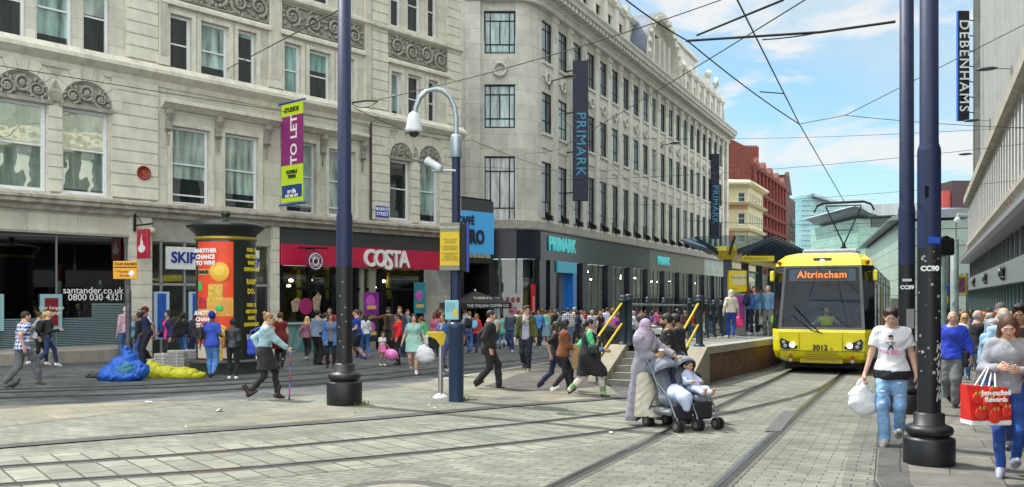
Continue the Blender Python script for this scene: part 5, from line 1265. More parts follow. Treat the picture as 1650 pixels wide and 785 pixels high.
Yw=130.;H1=thing('hoarding_block','pale lilac hoarding building closing the street on the right','building',((1503-U0)/F*Yw,Yw,0));MB().box(0,9,0,14,-3,CH+144/F*Yw).build('wall',mat('lilac hoarding',(.42,.47,.60),.6,var=.06,vscale=.3),H1)
text('lettering','hot c',2.0,mat('hoarding print',(.16,.2,.33),.5),H1,face_M(2.6,-.03,CH+92/F*Yw),.01,'LEFT')
MB().box(0,9,-.3,-.02,-3,3.4).build('dark_base',black_f,H1)
H2=thing('red_tower','dark brown tower block with a red flank above the hoarding','building',((1534-U0)/F*190,190,0));MB().box(0,8,0,10,-3,CH+188/F*190).build('wall',mat('brown tower',(.05,.025,.03),.7,var=.2),H2);MB().box(-1.6,-.01,.5,10,-3,CH+172/F*190).build('red_flank',mat('red tower',(.40,.05,.04),.6),H2)
Dt=.47;Dc=4.3;Yd=84.6;DB=Fac(Dt*Yd+Dc,Yd,math.atan2(-.905,-.4254))
bD=DB.thing('slab_store','pale stone-clad store on the right with a ribbed window band over a grey canopy','building');LD=92
slab=masonry('pale slab cladding',(.35,.355,.325),1.0,4.0,joint=.05,jcol=.70,var=.08,dirt=.25,bump=.5,offset=0)
zc1=11.3;zs=6.95
MB().box(.0,LD,.9,20,zc1-1,46).box(0,.6,.3,.92,-3,46).build('wall',slab,bD)
MB().box(0,LD,.25,20,-3,zc1).build('lower_wall',mat('pale render',(.55,.55,.52),.7,var=.1,dirt=.3),bD)
dst=mat('stained canopy stone',(.40,.36,.29),.85,var=.25,vscale=1.5,dirt=.7,bump=.3)
m=MB();moulding(m,0,LD,.25,[(0,zc1-.75),(.55,zc1-.75),(.75,zc1-.6),(.75,zc1),(.5,zc1+.25),(-.6,zc1+.3)]);moulding(m,0,LD,.25,[(0,zs-.55),(.3,zs-.55),(.5,zs-.35),(.5,zs-.05),(.2,zs),(0,zs)]);m.build('cornice',dst,bD)
m=MB()
for k in range(int(LD/1.7)):m.box(.4+k*1.7,.95+k*1.7,-.1,.25,zs,zc1-.75)
m.build_each('stone_fin',mat('pale fins',(.58,.57,.54),.7,var=.08,dirt=.2),bD)
MB().box(.3,LD,.18,.248,zs+.05,zc1-.8).build('ribbon_window',pane_p,bD)
m=MB();moulding(m,0,LD,.25,[(0,4.95),(.9,4.95),(1.1,5.1),(1.1,5.3),(.95,5.42),(1.0,5.55),(.8,5.72),(0,5.9)]);m.build('canopy',mat('grey canopy metal',(.30,.31,.32),.4,.3,var=.1),bD)
MB().box(0,LD,.12,.248,3.35,4.94).build('clerestory',mat('dark store glazing',(.02,.028,.035),.08),bD)
m=MB()
for k in range(int(LD/2.6)):m.box(k*2.6,k*2.6+.14,.02,.2,3.35,4.94)
m.build_each('mullion',mat('grey mullion',(.16,.17,.18)),bD)
MB().box(0,LD,-.55,.248,2.35,3.35).build('metal_fascia',mat('brushed fascia',(.34,.34,.36),.28,.7,var=.08),bD)
MB().box(0,LD,.1,.248,-2.5,2.35).build('shopfront',mat('store lower glass',(.015,.02,.025),.06,var=.4,vscale=.6),bD)
m=MB()
for k in range(int(LD/1.9)):m.box(k*1.9,k*1.9+.22,-.1,.2,-2.5,2.35)
m.build('shopfront_fin',mat('teal grey fin',(.16,.24,.24),.4),bD)
em=MB()
for(a,b,c,d)in((-.5,.05,.32,.16),(-.1,.2,.3,.14),(-.25,-.15,.36,.14),(.3,-.02,.26,.2),(.55,.16,.2,.12),(.5,-.2,.22,.1)):em.ell((a,-.62,b),(c,.08,d),10,6)
em=em.mesh('emblem',mat('emblem dark',(.02,.02,.03),.25));bw=mat('emblem shine',(.35,.36,.4),.3)
for u in(1560,1569,1584,1606,1639):
 q=DB.s_(u);o=link('emblem',em,bD,(q,0,2.86));o.scale=(1.0,1,1.15)
 MB().tube([(-.5,-.72,-.1),(-.1,-.74,.16),(.35,-.74,.08)],.05,6).build('emblem_stroke',bw,o)
for i,(u,v)in enumerate(((1630,322),(1587,366),(1560,400))):
 q=DB.s_(u);t=on_wall(DB,'sign_box',['orange alarm box nearest on the pale band above the canopy','orange alarm box midway along the pale band','orange alarm box furthest along the pale band'][i],'alarm box',q,DB.z_(u,v),-.24,'orange boxes over the canopy')
 MB().bbox(-.55,.55,-.35,0,-.5,.5,.04).build('case',mat('alarm orange',(.5,.07,.015),.5),t);MB().box(-.3,.3,-.37,-.352,-.12,.12).build('label_strip',wt,t)
yb=80.5;xb0,xb1=(1543-U0)/F*yb,(1561-U0)/F*yb;zb0,zb1=CH+(VH-195)/F*yb,CH+(VH-18)/F*yb
t=thing('tall_letter_banner','tall black banner with white vertical letters on the corner of the pale store','banner',(xb0,yb,zb0));h=zb1-zb0;wd=xb1-xb0
MB().bbox(0,wd,-.15,.15,0,h,.03).build('banner_box',mat('black banner',(.008,.009,.018),.4),t)
MB().box(-.06,-.005,-.13,.13,.02,h-.02).build('blue_edge',mat('edge blue',(.02,.12,.6),.4),t)
text('lettering','DEBENHAMS',h*.126,wt,t,Matrix.Translation((wd/2,-.156,h/2))@Matrix.Rotation(R(90),4,'X')@Matrix.Rotation(R(-90),4,'Z'),.003,'CENTER',.01,1.02,1.2)
for k in range(7):MB().tube([(wd,0,h*(.08+.14*k)),(wd+.6,.3,h*(.08+.14*k))],.05,6).build('bracket',black_f,t)
for i,(u,v)in enumerate(((1600,113),(1572,196),(1560,250))):
 q=DB.s_(u+4);t=on_wall(DB,'wall_lamp',['street lamp highest on the pale slab wall','street lamp just below the tall letter banner','street lamp on the far edge of the pale slab wall'][i],'street lamp',q,DB.z_(u+4,v),-.9,'street lamps on the pale slab')
 MB().box(-.12,.12,-.1,0,-.9,.15).tube([(0,-.05,0),(0,-.9,.1)],.05,6).build('bracket',mat('lamp bracket grey',(.30,.31,.32),.5),t);MB().ell((0,-1.35,.12),(.2,.6,.12),12,8).build('lamp_head',mat('lamp dark',(.02,.03,.04)),t)
def paving(name,col,bw,bh,rot,joint=.008,jcol=.45,var=.14,col2=None,dirt=.5,rough=.85,bump=.25,stain=0,offset=.5):
 m=bpy.data.materials.new(name);m.use_nodes=True;nt=m.node_tree;b=nt.nodes['Principled BSDF'];b.inputs['Roughness'].default_value=rough;b.inputs['Specular IOR Level'].default_value=.3
 tc=N(nt,'ShaderNodeTexCoord');mp=N(nt,'ShaderNodeMapping');mp.inputs['Rotation'].default_value=(0,0,rot);L(nt,tc.outputs['Object'],mp.inputs[0])
 wn=N(nt,'ShaderNodeTexNoise');wn.inputs['Scale'].default_value=1.4;wn.inputs['Detail'].default_value=2;L(nt,tc.outputs['Object'],wn.inputs['Vector'])
 ws=N(nt,'ShaderNodeVectorMath',operation='SCALE');ws.inputs['Scale'].default_value=.05;L(nt,wn.outputs['Color'],ws.inputs[0])
 wa=N(nt,'ShaderNodeVectorMath',operation='ADD');L(nt,mp.outputs[0],wa.inputs[0]);L(nt,ws.outputs[0],wa.inputs[1])
 br=N(nt,'ShaderNodeTexBrick',offset=offset);L(nt,wa.outputs[0],br.inputs['Vector']);br.inputs['Scale'].default_value=1
 br.inputs['Brick Width'].default_value=bw;br.inputs['Row Height'].default_value=bh;br.inputs['Mortar Size'].default_value=joint;br.inputs['Mortar Smooth'].default_value=.3
 c2=col2 or tuple(x*.80 for x in col);col=tuple(x*.80 for x in col);c2=tuple(x*.76 for x in c2);br.inputs['Color1'].default_value=(*col,1);br.inputs['Color2'].default_value=(*c2,1);br.inputs['Mortar'].default_value=(*(x*jcol for x in col),1)
 out=br.outputs['Color']
 for sc_,lo,hi,a,bb in((.35,.35,.65,1-var*1.5,1+var*1.2),(1.7,.35,.65,1-var*1.3,1+var),(6,.3,.7,1-var*.8,1+var*.8),(55,.3,.7,.9,1.1)):
  no=N(nt,'ShaderNodeTexNoise');no.inputs['Scale'].default_value=sc_;no.inputs['Detail'].default_value=7;no.inputs['Roughness'].default_value=.66;L(nt,tc.outputs['Object'],no.inputs['Vector'])
  mr=N(nt,'ShaderNodeMapRange');mr.inputs[1].default_value=lo;mr.inputs[2].default_value=hi;mr.inputs[3].default_value=a;mr.inputs[4].default_value=bb;L(nt,no.outputs['Fac'],mr.inputs[0])
  mx=N(nt,'ShaderNodeMixRGB',blend_type='MULTIPLY');mx.inputs[0].default_value=1;L(nt,out,mx.inputs[1]);L(nt,mr.outputs[0],mx.inputs[2]);out=mx.outputs[0]
 if dirt:
  no=N(nt,'ShaderNodeTexNoise');no.inputs['Scale'].default_value=1.1;no.inputs['Detail'].default_value=10;no.inputs['Roughness'].default_value=.75;L(nt,tc.outputs['Object'],no.inputs['Vector'])
  mr=N(nt,'ShaderNodeMapRange');mr.inputs[1].default_value=.47;mr.inputs[2].default_value=.70;mr.inputs[3].default_value=0;mr.inputs[4].default_value=dirt;L(nt,no.outputs['Fac'],mr.inputs[0])
  mx=N(nt,'ShaderNodeMixRGB');mx.inputs[2].default_value=(*(x*.45 for x in col),1);L(nt,mr.outputs[0],mx.inputs[0]);L(nt,out,mx.inputs[1]);out=mx.outputs[0]
  vo=N(nt,'ShaderNodeTexVoronoi');vo.inputs['Scale'].default_value=2.6;L(nt,tc.outputs['Object'],vo.inputs['Vector'])
  lt_=N(nt,'ShaderNodeMath',operation='LESS_THAN');lt_.inputs[1].default_value=.045;L(nt,vo.outputs['Distance'],lt_.inputs[0])
  sc2=N(nt,'ShaderNodeMath',operation='MULTIPLY');sc2.inputs[1].default_value=.65;L(nt,lt_.outputs[0],sc2.inputs[0])
  mx=N(nt,'ShaderNodeMixRGB');mx.inputs[2].default_value=(*(x*.4 for x in col),1);L(nt,sc2.outputs[0],mx.inputs[0]);L(nt,out,mx.inputs[1]);out=mx.outputs[0]
 L(nt,out,b.inputs['Base Color'])
 bp=N(nt,'ShaderNodeBump');bp.inputs['Strength'].default_value=bump;bp.inputs['Distance'].default_value=.01;bp.invert=True
 L(nt,br.outputs['Fac'],bp.inputs['Height']);L(nt,bp.outputs[0],b.inputs['Normal'])
 return m
trk=math.atan2(1,.45)
sett=paving('pale concrete setts',(.285,.285,.23),.30,.12,R(24),joint=.008,jcol=.30,col2=(.20,.215,.185))
slabsett=paving('long tram slabs',(.30,.30,.24),.62,.30,R(52),joint=.013,jcol=.22,col2=(.215,.23,.195),offset=.35)
dark_flag=paving('grey flagstones',(.155,.165,.165),.9,.6,R(-48),joint=.012,jcol=.45,var=.22,col2=(.105,.115,.12))
sand_flag=paving('sandstone flags',(.275,.255,.195),1.1,.7,R(-40),joint=.009,jcol=.5,var=.14,col2=(.215,.21,.17))
rt_flag=paving('worn pavement flags',(.235,.22,.19),.95,.72,R(24),joint=.012,jcol=.42,var=.17,col2=(.17,.165,.15))
purple=paving('purple brick paving',(.145,.125,.12),.22,.1,R(-30),joint=.01,jcol=.6,var=.2)
kerb_m=paving('kerb stone',(.13,.125,.12),.9,2,R(24),joint=.012,jcol=.4,var=.2)
def sheet(name,px,m,dz,sub=1,kind='structure',world=None):
 pts=world or[G(u,v)for u,v in px];mb=MB();mb.quad(*[(p[0],p[1],gz(p[0],p[1])+dz)for p in pts]);o=mb.build(name,m);return tag(o,kind=kind)
mb=MB();q=700;mb.quad(*[(x,y,gz(x,y))for x,y in((-q,-30),(q,-30),(q,q),(-q,q))]);tag(mb.build('ground',dark_flag),kind='structure')
kerbA=[(-400,758),(-120,734),(0,722),(200,706),(400,691),(600,676),(820,656),(1000,642),(1120,628),(1200,609),(1262,590)]
wk=[G(u,v)for u,v in kerbA]
cl=[(p.x,p.y)for p in wk]
rd=cl+[(30,70),(34.5,72)]+[(p.x,p.y)for p in(G(1449,560),G(1425,640),G(1409,720),G(1402,785))]+[(2.2,4.5),(1,-12),(-14,-12)]
mb=MB();mb.quad(*[(x,y,gz(x,y)+.004)for x,y in rd[::-1]]);tag(mb.build('road',sett),kind='structure')
def ribbon(px,w,dz,m,name=None,parent=None,world=None,off=0,n=1):
 P=world or[G(u,v)for u,v in px]
 P=[Vector((p[0],p[1],0))for p in P];A=[];Bp=[]
 for i in range(len(P)):
  t=P[min(i+1,len(P)-1)]-P[max(i-1,0)];t.normalize();nrm=Vector((-t.y,t.x,0))
  a=P[i]+nrm*(off+w/2);b=P[i]+nrm*(off-w/2);A.append((a.x,a.y,gz(a.x,a.y)+dz));Bp.append((b.x,b.y,gz(b.x,b.y)+dz))
 mb=MB();mb.strip(A,Bp)
 return mb if name is None else mb.build(name,m,parent)
def smooth(px,k=6):
 P=[Vector((*p,0))for p in px];out=[]
 for i in range(len(P)-1):
  p0,p1,p2,p3=P[max(i-1,0)],P[i],P[i+1],P[min(i+2,len(P)-1)]
  for j in range(k):
   t=j/k;out.append(.5*((2*p1)+(p2-p0)*t+(2*p0-5*p1+4*p2-p3)*t*t+(3*p1-p0-3*p2+p3)*t**3))
 out.append(P[-1]);return[(p.x,p.y)for p in out]
A1r=[(-300,776),(0,754),(420,724),(820,686),(1012,664.5),(1100,652),(1180,636),(1225,622),(1262,605),(1300,587)]
A2r=[(-300,808),(0,783),(420,754),(820,716),(1020,691),(1100,679.5),(1180,665),(1265,645),(1320,628),(1352,608),(1376,590)]
Cl=[(430,1018),(620,918),(800,834),(895,785),(1073,698),(1150,661),(1262,606),(1330,573),(1400,538)]
Cr=[(830,1080),(960,963),(1052,880),(1160,785),(1285,668),(1355,607),(1398,570),(1430,542)]
B1r=[(-250,642),(0,633),(255,625),(420,617),(580,606),(746,589),(893,576),(1010,563)]
B2r=[(-250,652),(0,642),(255,634),(420,625),(580,614),(746,596.5),(893,583),(1010,569)]
def wsm(px):return[G(u,v)for u,v in smooth(px,5)]
wA1,wA2=wsm(A1r),wsm(A2r)
mid=[(a+b)/2 for a,b in zip(wA1[:26],wA2[:26])]
tag(ribbon(None,2.5,.007,slabsett,'tramway_slabs',None,mid),kind='structure')
steel=mat('worn rail steel',(.42,.42,.45),.22,1,var=.25,vscale=4);groove=mat('rail groove grime',(.035,.032,.030),.8,var=.4,vscale=8);rubber=mat('rail edge asphalt',(.10,.10,.09),.85,var=.35,vscale=6)
def track(lab,rails,world=None):
 t=thing('tram_track',lab,'tram track',(0,0,0),0,'tram tracks in the paving')
 for px in rails:
  W_=wsm(px)if world is None else px
  r=link('rail',ribbon(None,.056,.0165,steel,None,None,W_,.035).mesh('rail',steel),t)
  link('groove',ribbon(None,.07,.0125,groove,None,None,W_,-.03).mesh('groove',groove),r);link('rail_edge',ribbon(None,.22,.0095,rubber,None,None,W_).mesh('rail_edge',rubber),r)
 return t
track('embedded tram track curving from the left into the platform line',[A1r,A2r]);track('straight embedded tram track running under the yellow tram',[Cl,Cr]);track('embedded tram track along the shadowed pavement at the left',[B1r,B2r])
isl=[G(u,v)for u,v in[(-400,756),(-120,732),(0,720),(200,704),(400,689.5),(600,674.5),(820,654.5),(1000,640.5),(980,624),(905,590),(870,588),(800,598),(720,612),(650,624),(560,634),(420,644),(255,650),(0,655),(-250,664)]]
tag(sheet('island_paving',None,sett,.012,world=isl),kind='structure')
for px in([(-200,670),(0,655),(250,649),(350,646),(240,660),(120,676),(0,690),(-200,712)],[(640,623),(735,609),(840,590),(905,589),(980,623),(1000,640),(880,650),(760,640),(690,630)],[(300,690),(420,664),(545,650),(600,664),(560,675),(400,688)]):
 tag(sheet('sandstone_paving',px,sand_flag,.016),kind='structure')
tag(sheet('brick_paving',[(780,624),(835,604),(900,590),(970,604),(985,622),(900,630),(835,632)],purple,.020),kind='structure')
tag(ribbon(smooth([(u,v-.5)for u,v in kerbA[:9]]),.30,.020,kerb_m,'kerb'),kind='structure')
tag(ribbon([(700,614),(780,602),(860,589),(960,576)],.22,.024,mat('pale kerb',(.28,.28,.25),.8,var=.15),'pale_kerb'),kind='structure')
tag(ribbon(smooth([(-100,630),(0,627.5),(200,622),(330,615),(480,604),(640,588),(800,569)]),.25,.012,kerb_m,'back_kerb'),kind='structure')
ke=[(-1.0,-6),(2.6,5.2)]+[(p.x,p.y)for p in(G(1411,785),G(1417,700),G(1430,630),G(1452,555))]+[(32,73)]
mb=MB();far=[(52,73),(28,28),(14,2),(9,-6)]
mb.quad(*[(x,y,gz(x,y)+.07)for x,y in(ke+far)[::-1]]);o=mb.build('pavement',rt_flag);tag(o,kind='structure')
mb=MB();mb.strip([(x,y,gz(x,y)+.07)for x,y in ke],[(x,y,gz(x,y)-.01)for x,y in ke]);tag(mb.build('kerb_face',kerb_m),kind='structure')
wke=[Vector((x,y,0))for x,y in ke]
tag(ribbon(None,.30,.076,kerb_m,'kerb',None,wke,-.16),kind='structure')
tag(ribbon(None,.30,.010,paving('channel setts',(.21,.22,.185),.30,.15,R(24),jcol=.3),'channel',None,wke,.17),kind='structure')
for lab,px in(('square cover with hatching right of the front rails',[(1232,697),(1258,697),(1284,664),(1262,664)]),('small iron cover on the island paving',[(800,645),(845,644),(838,641),(798,642)])):
 o=sheet('manhole_cover',px,mat('cover iron',(.13,.13,.13),.5,.4,var=.3,vscale=12,bump=.6,bscale=40),.019);del o['kind'];tag(o,lab,'manhole cover')
c=G(635,797);t=thing('round_manhole','round stone-ringed manhole at the bottom edge of the picture','manhole cover',(c.x,c.y,c.z))
MB().lathe([(.42,.012),(.56,.02),(.60,.012)],28).build('ring',mat('manhole ring',(.07,.065,.06),.7,var=.3),t);MB().lathe([(0,.014),(.42,.014)],28).build('cover',mat('manhole lid',(.22,.21,.17),.85,var=.25,vscale=6),t)
lit=[(565,650,(.02,.1,.4),.09),(478,655,(.7,.7,.68),.05),(690,655,(.7,.7,.68),.04),(572,667,(.5,.05,.04),.05),(985,700,(.7,.7,.68),.05),(1433,732,(.7,.7,.66),.07),(240,651,(.75,.75,.72),.08),(355,664,(.75,.75,.72),.10),(300,690,(.6,.55,.5),.03),(700,660,(.3,.6,.3),.05)]
for i,(u,v,c,s)in enumerate(lit):
 p=G(u,v);mb=MB();rn=random.Random(i);mb._add([(s*math.cos(a)*rn.uniform(.5,1),s*math.sin(a)*rn.uniform(.5,1),.02+rn.uniform(0,s*.5))for a in[k*1.05 for k in range(6)]]+[(0,0,.02+s*.4)],[(k,(k+1)%6,6)for k in range(6)])
 o=mb.build('litter',mat('litter %d'%int(c[0]*100+c[2]*10),c,.6),None,p);tag(o,'scrap of paper litter lying on the paving','litter','litter scraps on the paving')
def tuft(u,v,n,s,lab):
 p=G(u,v);mb=MB();rn=random.Random(u)
 for k in range(n):
  a=rn.uniform(0,6.28);r=rn.uniform(0,s);x,y=r*math.cos(a),r*math.sin(a);h=rn.uniform(.03,.12);b=rn.uniform(-.05,.05)
  mb._add([(x-.006,y,0),(x+.006,y,0),(x+b,y+b,h)],[(0,1,2)])
 o=mb.build('weed_tuft',mat('weed green',(.10,.11,.025),.8,var=.4,vscale=20),None,p);tag(o,lab,'weeds')
tuft(577,654,160,.2,'dry grass tuft at the foot of the left tram pole');tuft(748,647,60,.1,'small weeds at the foot of the camera mast')
def xyz(x,y,h):return(x,y,gz(x,y)+h)
PO=Vector((2.84,21.5));pd=Vector((.466,.885));pr_=Vector((.885,-.466));PH=.86
edgeR=[PO+pr_*1.92,PO+pr_*1.92+pd*7.0,Vector((7.7,26.4)),Vector((7.7+.452*14,40.4)),Vector((7.7+.452*42,68.4))]
edgeR[1]=edgeR[0].lerp(edgeR[2],.5)
edgeL=[PO,PO+pd*4,Vector((6.75,28.5)),Vector((6.75+.452*14,42.5)),Vector((6.75+.452*42,70.5))]
plat=thing('tram_platform','raised brick-faced tram platform with stone coping and steps at its near end','platform',xyz(PO.x,PO.y,0))
po=Vector(plat.location);rel=lambda x,y,h:Vector(xyz(x,y,h))-po
brk=masonry('platform brick',(.125,.060,.038),.225,.075,joint=.008,jcol=1.6,var=.25,dirt=.3,bump=.4,col2=(.085,.045,.032))
cop=mat('platform coping',(.29,.275,.225),.8,var=.15,vscale=3,dirt=.3,bump=.2)
m=MB();m.strip([rel(p.x,p.y,-.1)for p in edgeR],[rel(p.x,p.y,PH-.16)for p in edgeR]);m.strip([rel(p.x,p.y,PH-.16)for p in edgeL],[rel(p.x,p.y,-.1)for p in edgeL]);m.build('brick_wall',brk,plat)
m=MB();m._add([rel(p.x,p.y,PH)for p in edgeL]+[rel(p.x,p.y,PH)for p in edgeR],[(i,5+i,6+i,1+i)for i in range(4)]);m.build('platform_surface',paving('platform slabs',(.25,.265,.25),.6,.4,R(25),jcol=.6,var=.12),plat)
m=MB()
for E,s in((edgeR,1),(edgeL,-1)):
 n=pr_*s;m.strip([rel(p.x+n.x*.06,p.y+n.y*.06,PH-.16)for p in E],[rel(p.x+n.x*.06,p.y+n.y*.06,PH+.012)for p in E]);m.strip([rel(p.x+n.x*.06,p.y+n.y*.06,PH+.012)for p in E],[rel(p.x-n.x*.34,p.y-n.y*.34,PH+.012)for p in E]);m.strip([rel(p.x+n.x*.06,p.y+n.y*.06,PH-.16)for p in E],[rel(p.x,p.y,PH-.16)for p in E])
m.build('coping',cop,plat)
ns=6;st_m=mat('step concrete',(.23,.22,.19),.85,var=.2,vscale=4,dirt=.4,bump=.3,bscale=30)
th_p=math.atan2(pr_.y,pr_.x);Mp=lambda d,off=0:Matrix.Translation((*(pd*d+pr_*off),0))@Matrix.Rotation(th_p,4,'Z')
for k in range(ns):
 h=PH-(k+1)*PH/ns+PH/ns;d=-.30*(k+1)+.05
 if k==0:continue
 h=PH*(ns-k)/ns;z0=-.2
 MB().bbox(.02,1.60,-.02,.34,h-.15,h,.012,Mp(-.30*k)).box(.02,1.60,.0,.34,z0,h-.151,Mp(-.30*k)).build('step',st_m,plat)
 MB().box(.05,1.57,-.023,.03,h-.0,h+.004,Mp(-.30*k)).build('step_nosing',mat('worn nosing',(.32,.31,.27),.8,var=.2),plat)
for a,b,z in((-.38,.02,.0),(1.60,2.02,0)):
 m=MB();m.prism([(0,-.2),(0,PH+.02),(-.2,PH+.02),(-1.55,.22),(-1.62,.1),(-1.62,-.2)],a,b,axis='x',M=Matrix.Translation((0,0,0))@Matrix.Rotation(th_p,4,'Z'));m.build('stair_wall',mat('stair wall stone',(.27,.245,.185),.85,var=.14,vscale=4,dirt=.35,bump=.25),plat)
post_m=mat('slate blue metal',(.022,.042,.058),.4,.2,var=.15);yel=mat('handrail yellow',(.62,.42,.01),.38,var=.06)
def post_mb(mb,x,y,z,h,r=.055):
 mb.lathe([(r*1.55,z),(r*1.55,z+.05),(r*1.1,z+.07),(r,z+.1),(r,z+h-.15),(r*1.35,z+h-.15),(r*1.35,z+h-.1),(r*.9,z+h-.09),(r*1.2,z+h-.05),(r*.9,z+h),(0,z+h+.01)],12,(x,y));return mb
P=lambda u,Yq:None
xl=lambda y:2.84+(y-21.5)*(.466/.885)if y<25 else 6.75+(y-28.5)*.50
gr=thing('guard_railing','slate blue post and rail barrier along the back edge of the tram platform','railing',xyz(PO.x,PO.y,PH));go_=Vector(gr.location)
ys=[21.55,22.8,24.0,25.2,26.3]
for y in ys:post_mb(MB(),xl(y)-go_.x,y-go_.y,gz(xl(y),y)+PH-go_.z,1.2 if y>21.6 else 1.25,.055 if y>21.6 else .085).build('post',post_m,gr)
for h in(1.0,.42):MB().tube([Vector((xl(y),y,gz(xl(y),y)+PH+h))-go_ for y in(ys[0],ys[-1])],.028,8).build('rail',mat('galvanised rail',(.22,.25,.26),.4,.6),gr)
for i,y in enumerate((26.9,27.7,28.6,30.0)):
 x=xl(y)+.02;t=thing('bollard',['slate blue bollard nearest the white-haired woman at the barrier end','second slate blue bollard along the platform back','slate blue bollard just before the shelter','slate blue bollard beside the shelter column'][i],'bollard',xyz(x,y,PH),0,'bollards at the back of the platform')
 post_mb(MB(),0,0,0,1.18,.06).build('post',post_m,t)
 if i<3:MB().tube([(0,0,1.0),(.45,.9,.99)],.025,8).tube([(0,0,.25),(.45,.9,.24)],.025,8).build('rail',post_m,t)
for lab,off,hh in(('yellow handrail on the left side of the platform steps',-.12,0),('yellow handrail on the right side of the platform steps',1.78,0)):
 b=PO+pr_*off;t=thing('stair_handrail',lab,'handrail',xyz(b.x,b.y,0),0,'handrails of the platform steps');o_=Vector(t.location)
 tp=lambda d,h:Vector((pd.x*d,pd.y*d,gz(b.x+pd.x*d,b.y+pd.y*d)-gz(b.x,b.y)+h))
 p0=tp(-.02,0);p1=tp(-1.62,0)
 post_mb(MB(),p0.x,p0.y,p0.z+.0+PH,1.22,.085).build('tall_post',post_m,t);post_mb(MB(),p1.x,p1.y,p1.z+.0,1.12,.065).build('low_post',post_m,t)
 for h in(1.02,.52):MB().tube([tp(-.02,PH+h),tp(-.12,PH+h),tp(-.22,PH+h-.05),tp(-1.5,h+.16),tp(-1.62,h+.08),tp(-1.70,h-.0),tp(-1.68,h-.1),tp(-1.6,h-.1)],.027,10).build('yellow_rail',yel,t)
SX,SY=7.45,30.5;sd_=Vector((.41,.912)).normalized();th_s=math.atan2(-.41,.912)
sh=thing('tram_shelter','glass butterfly-roofed tram shelter with yellow gutter and dark blue ribs','shelter',xyz(SX,SY,PH),th_s)
navyp=mat('shelter navy',(.012,.028,.055),.4);yp=mat('tram yellow paint',(.66,.50,.005),.32,coat=.3)
sg_=glass('shelter roof glass',(.50,.62,.66),.12,.05)
m=MB();m._add([(-.22,-.1,2.62),(.22,-.1,2.62),(.45,-.55,2.92),(-.45,-.55,2.92),(-.22,14,2.62),(.22,14,2.62),(.45,14,2.92),(-.45,14,2.92)],[(0,1,2,3),(1,5,6,2),(0,3,7,4),(0,4,5,1),(2,6,7,3)]);m.build('yellow_gutter',yp,sh)
outer=[(-1.45,.5,3.42),(-1.5,-.55,3.36),(-.75,-1.5,3.36),(.55,-1.5,3.36),(1.6,-.55,3.36),(1.6,.5,3.42)];inner=[(-.45,.5,2.95),(-.45,-.4,2.95),(-.2,-.55,2.95),(.2,-.55,2.95),(.45,-.4,2.95),(.45,.5,2.95)]
m=MB();m.strip(inner,outer);m.quad((-.45,.5,2.95),(-1.45,.5,3.42),(-1.45,14,3.42),(-.45,14,2.95)).quad((.45,.5,2.95),(1.6,.5,3.42),(1.6,14,3.42),(.45,14,2.95));m.build('roof_glass',sg_,sh)
def rib(a,b):
 a,b=Vector(a),Vector(b);m=MB();d=(b-a);d.normalize();sdv=Vector((-d.y,d.x,0)).normalized()*.035
 m._add([a-sdv-Vector((0,0,.2)),a+sdv-Vector((0,0,.2)),a+sdv,a-sdv,b-sdv-Vector((0,0,.05)),b+sdv-Vector((0,0,.05)),b+sdv,b-sdv],[(0,3,2,1),(4,5,6,7),(0,1,5,4),(1,2,6,5),(2,3,7,6),(3,0,4,7)]);m.build('roof_rib',navyp,sh)
for a,b in zip(inner,outer):rib(Vector(a)+Vector((0,0,.01)),Vector(b)+Vector((0,0,-.02)))
for k in range(1,15):rib((-.45,.5+k*.95,2.96),(-1.45,.5+k*.95,3.40));rib((.45,.5+k*.95,2.96),(1.6,.5+k*.95,3.40))
m=MB()
for k in range(14):m.box(-.4,.4,-.4+k,-.1+k,2.93,3.04)
for a in((-.3,-.62),(0,-.66),(.3,-.62)):m.box(a[0]-.14,a[0]+.14,a[1],a[1]+.2,2.9,3.05)
m.build('gutter_bracket',yp,sh)
for k in range(4):MB().bbox(-.13,.13,.1+k*3.6,.36+k*3.6,0,2.65,.02).build('column',navyp,sh)
m=MB()
for k in range(3):m.quad((-.02,.5+k*3.6,.3),(-.02,3.4+k*3.6,.3),(-.02,3.4+k*3.6,2.3),(-.02,.5+k*3.6,2.3))
m.build('side_glass',glass('shelter side glass',(.45,.60,.55),.10),sh)
for k in range(3):MB().box(-.06,.04,.45+k*3.6,3.45+k*3.6,2.3,2.36).box(-.06,.04,.45+k*3.6,3.45+k*3.6,.25,.3).build('glass_frame',navyp,sh)
b=sh
ib=thing('information_board','yellow and white tram information board on a grey ticket machine','sign',xyz(SX+.22,SY-.5,PH),0)
MB().bbox(-.26,.30,-.12,.12,0,1.45,.02).build('machine_case',mat('ticket machine grey',(.22,.22,.22),.4,.3),ib);MB().box(-.16,.24,-.135,-.121,.3,1.35).build('route_poster',mat('purple route poster',(.22,.03,.20),.4,var=.6,vscale=4),ib)
MB().box(-.28,.32,-.1,.1,1.5,2.22).build('yellow_board',yp,ib);MB().box(-.16,.28,-.115,-.101,1.72,2.1).build('white_field',mat('board cream',(.60,.55,.30),.4),ib);text('lettering','Market St',.13,mat('grey print',(.12,.11,.08),.5),ib,face_M(.05,-.12,1.98),.002);text('lettering','Tickets',.07,mat('grey print',(.12,.11,.08)),ib,face_M(-.1,-.103,1.6),.002)
bs=at(1221,417,30.2);t=thing('boarding_sign','long yellow boarding point sign hung below the shelter roof','sign',bs)
MB().bbox(-.56,.56,-.04,.04,-.095,.095,.01).build('sign_panel',yp,t);text('lettering','♿ /8 Boarding point'.replace('♿','W'),.10,mat('grey print',(.12,.11,.08)),t,face_M(-.08,-.045,0),.002);MB().tube([(-.3,0,.09),(-.3,0,.55)],.012,6).tube([(.3,0,.09),(.3,0,.6)],.012,6).build('hanger',navyp,t)
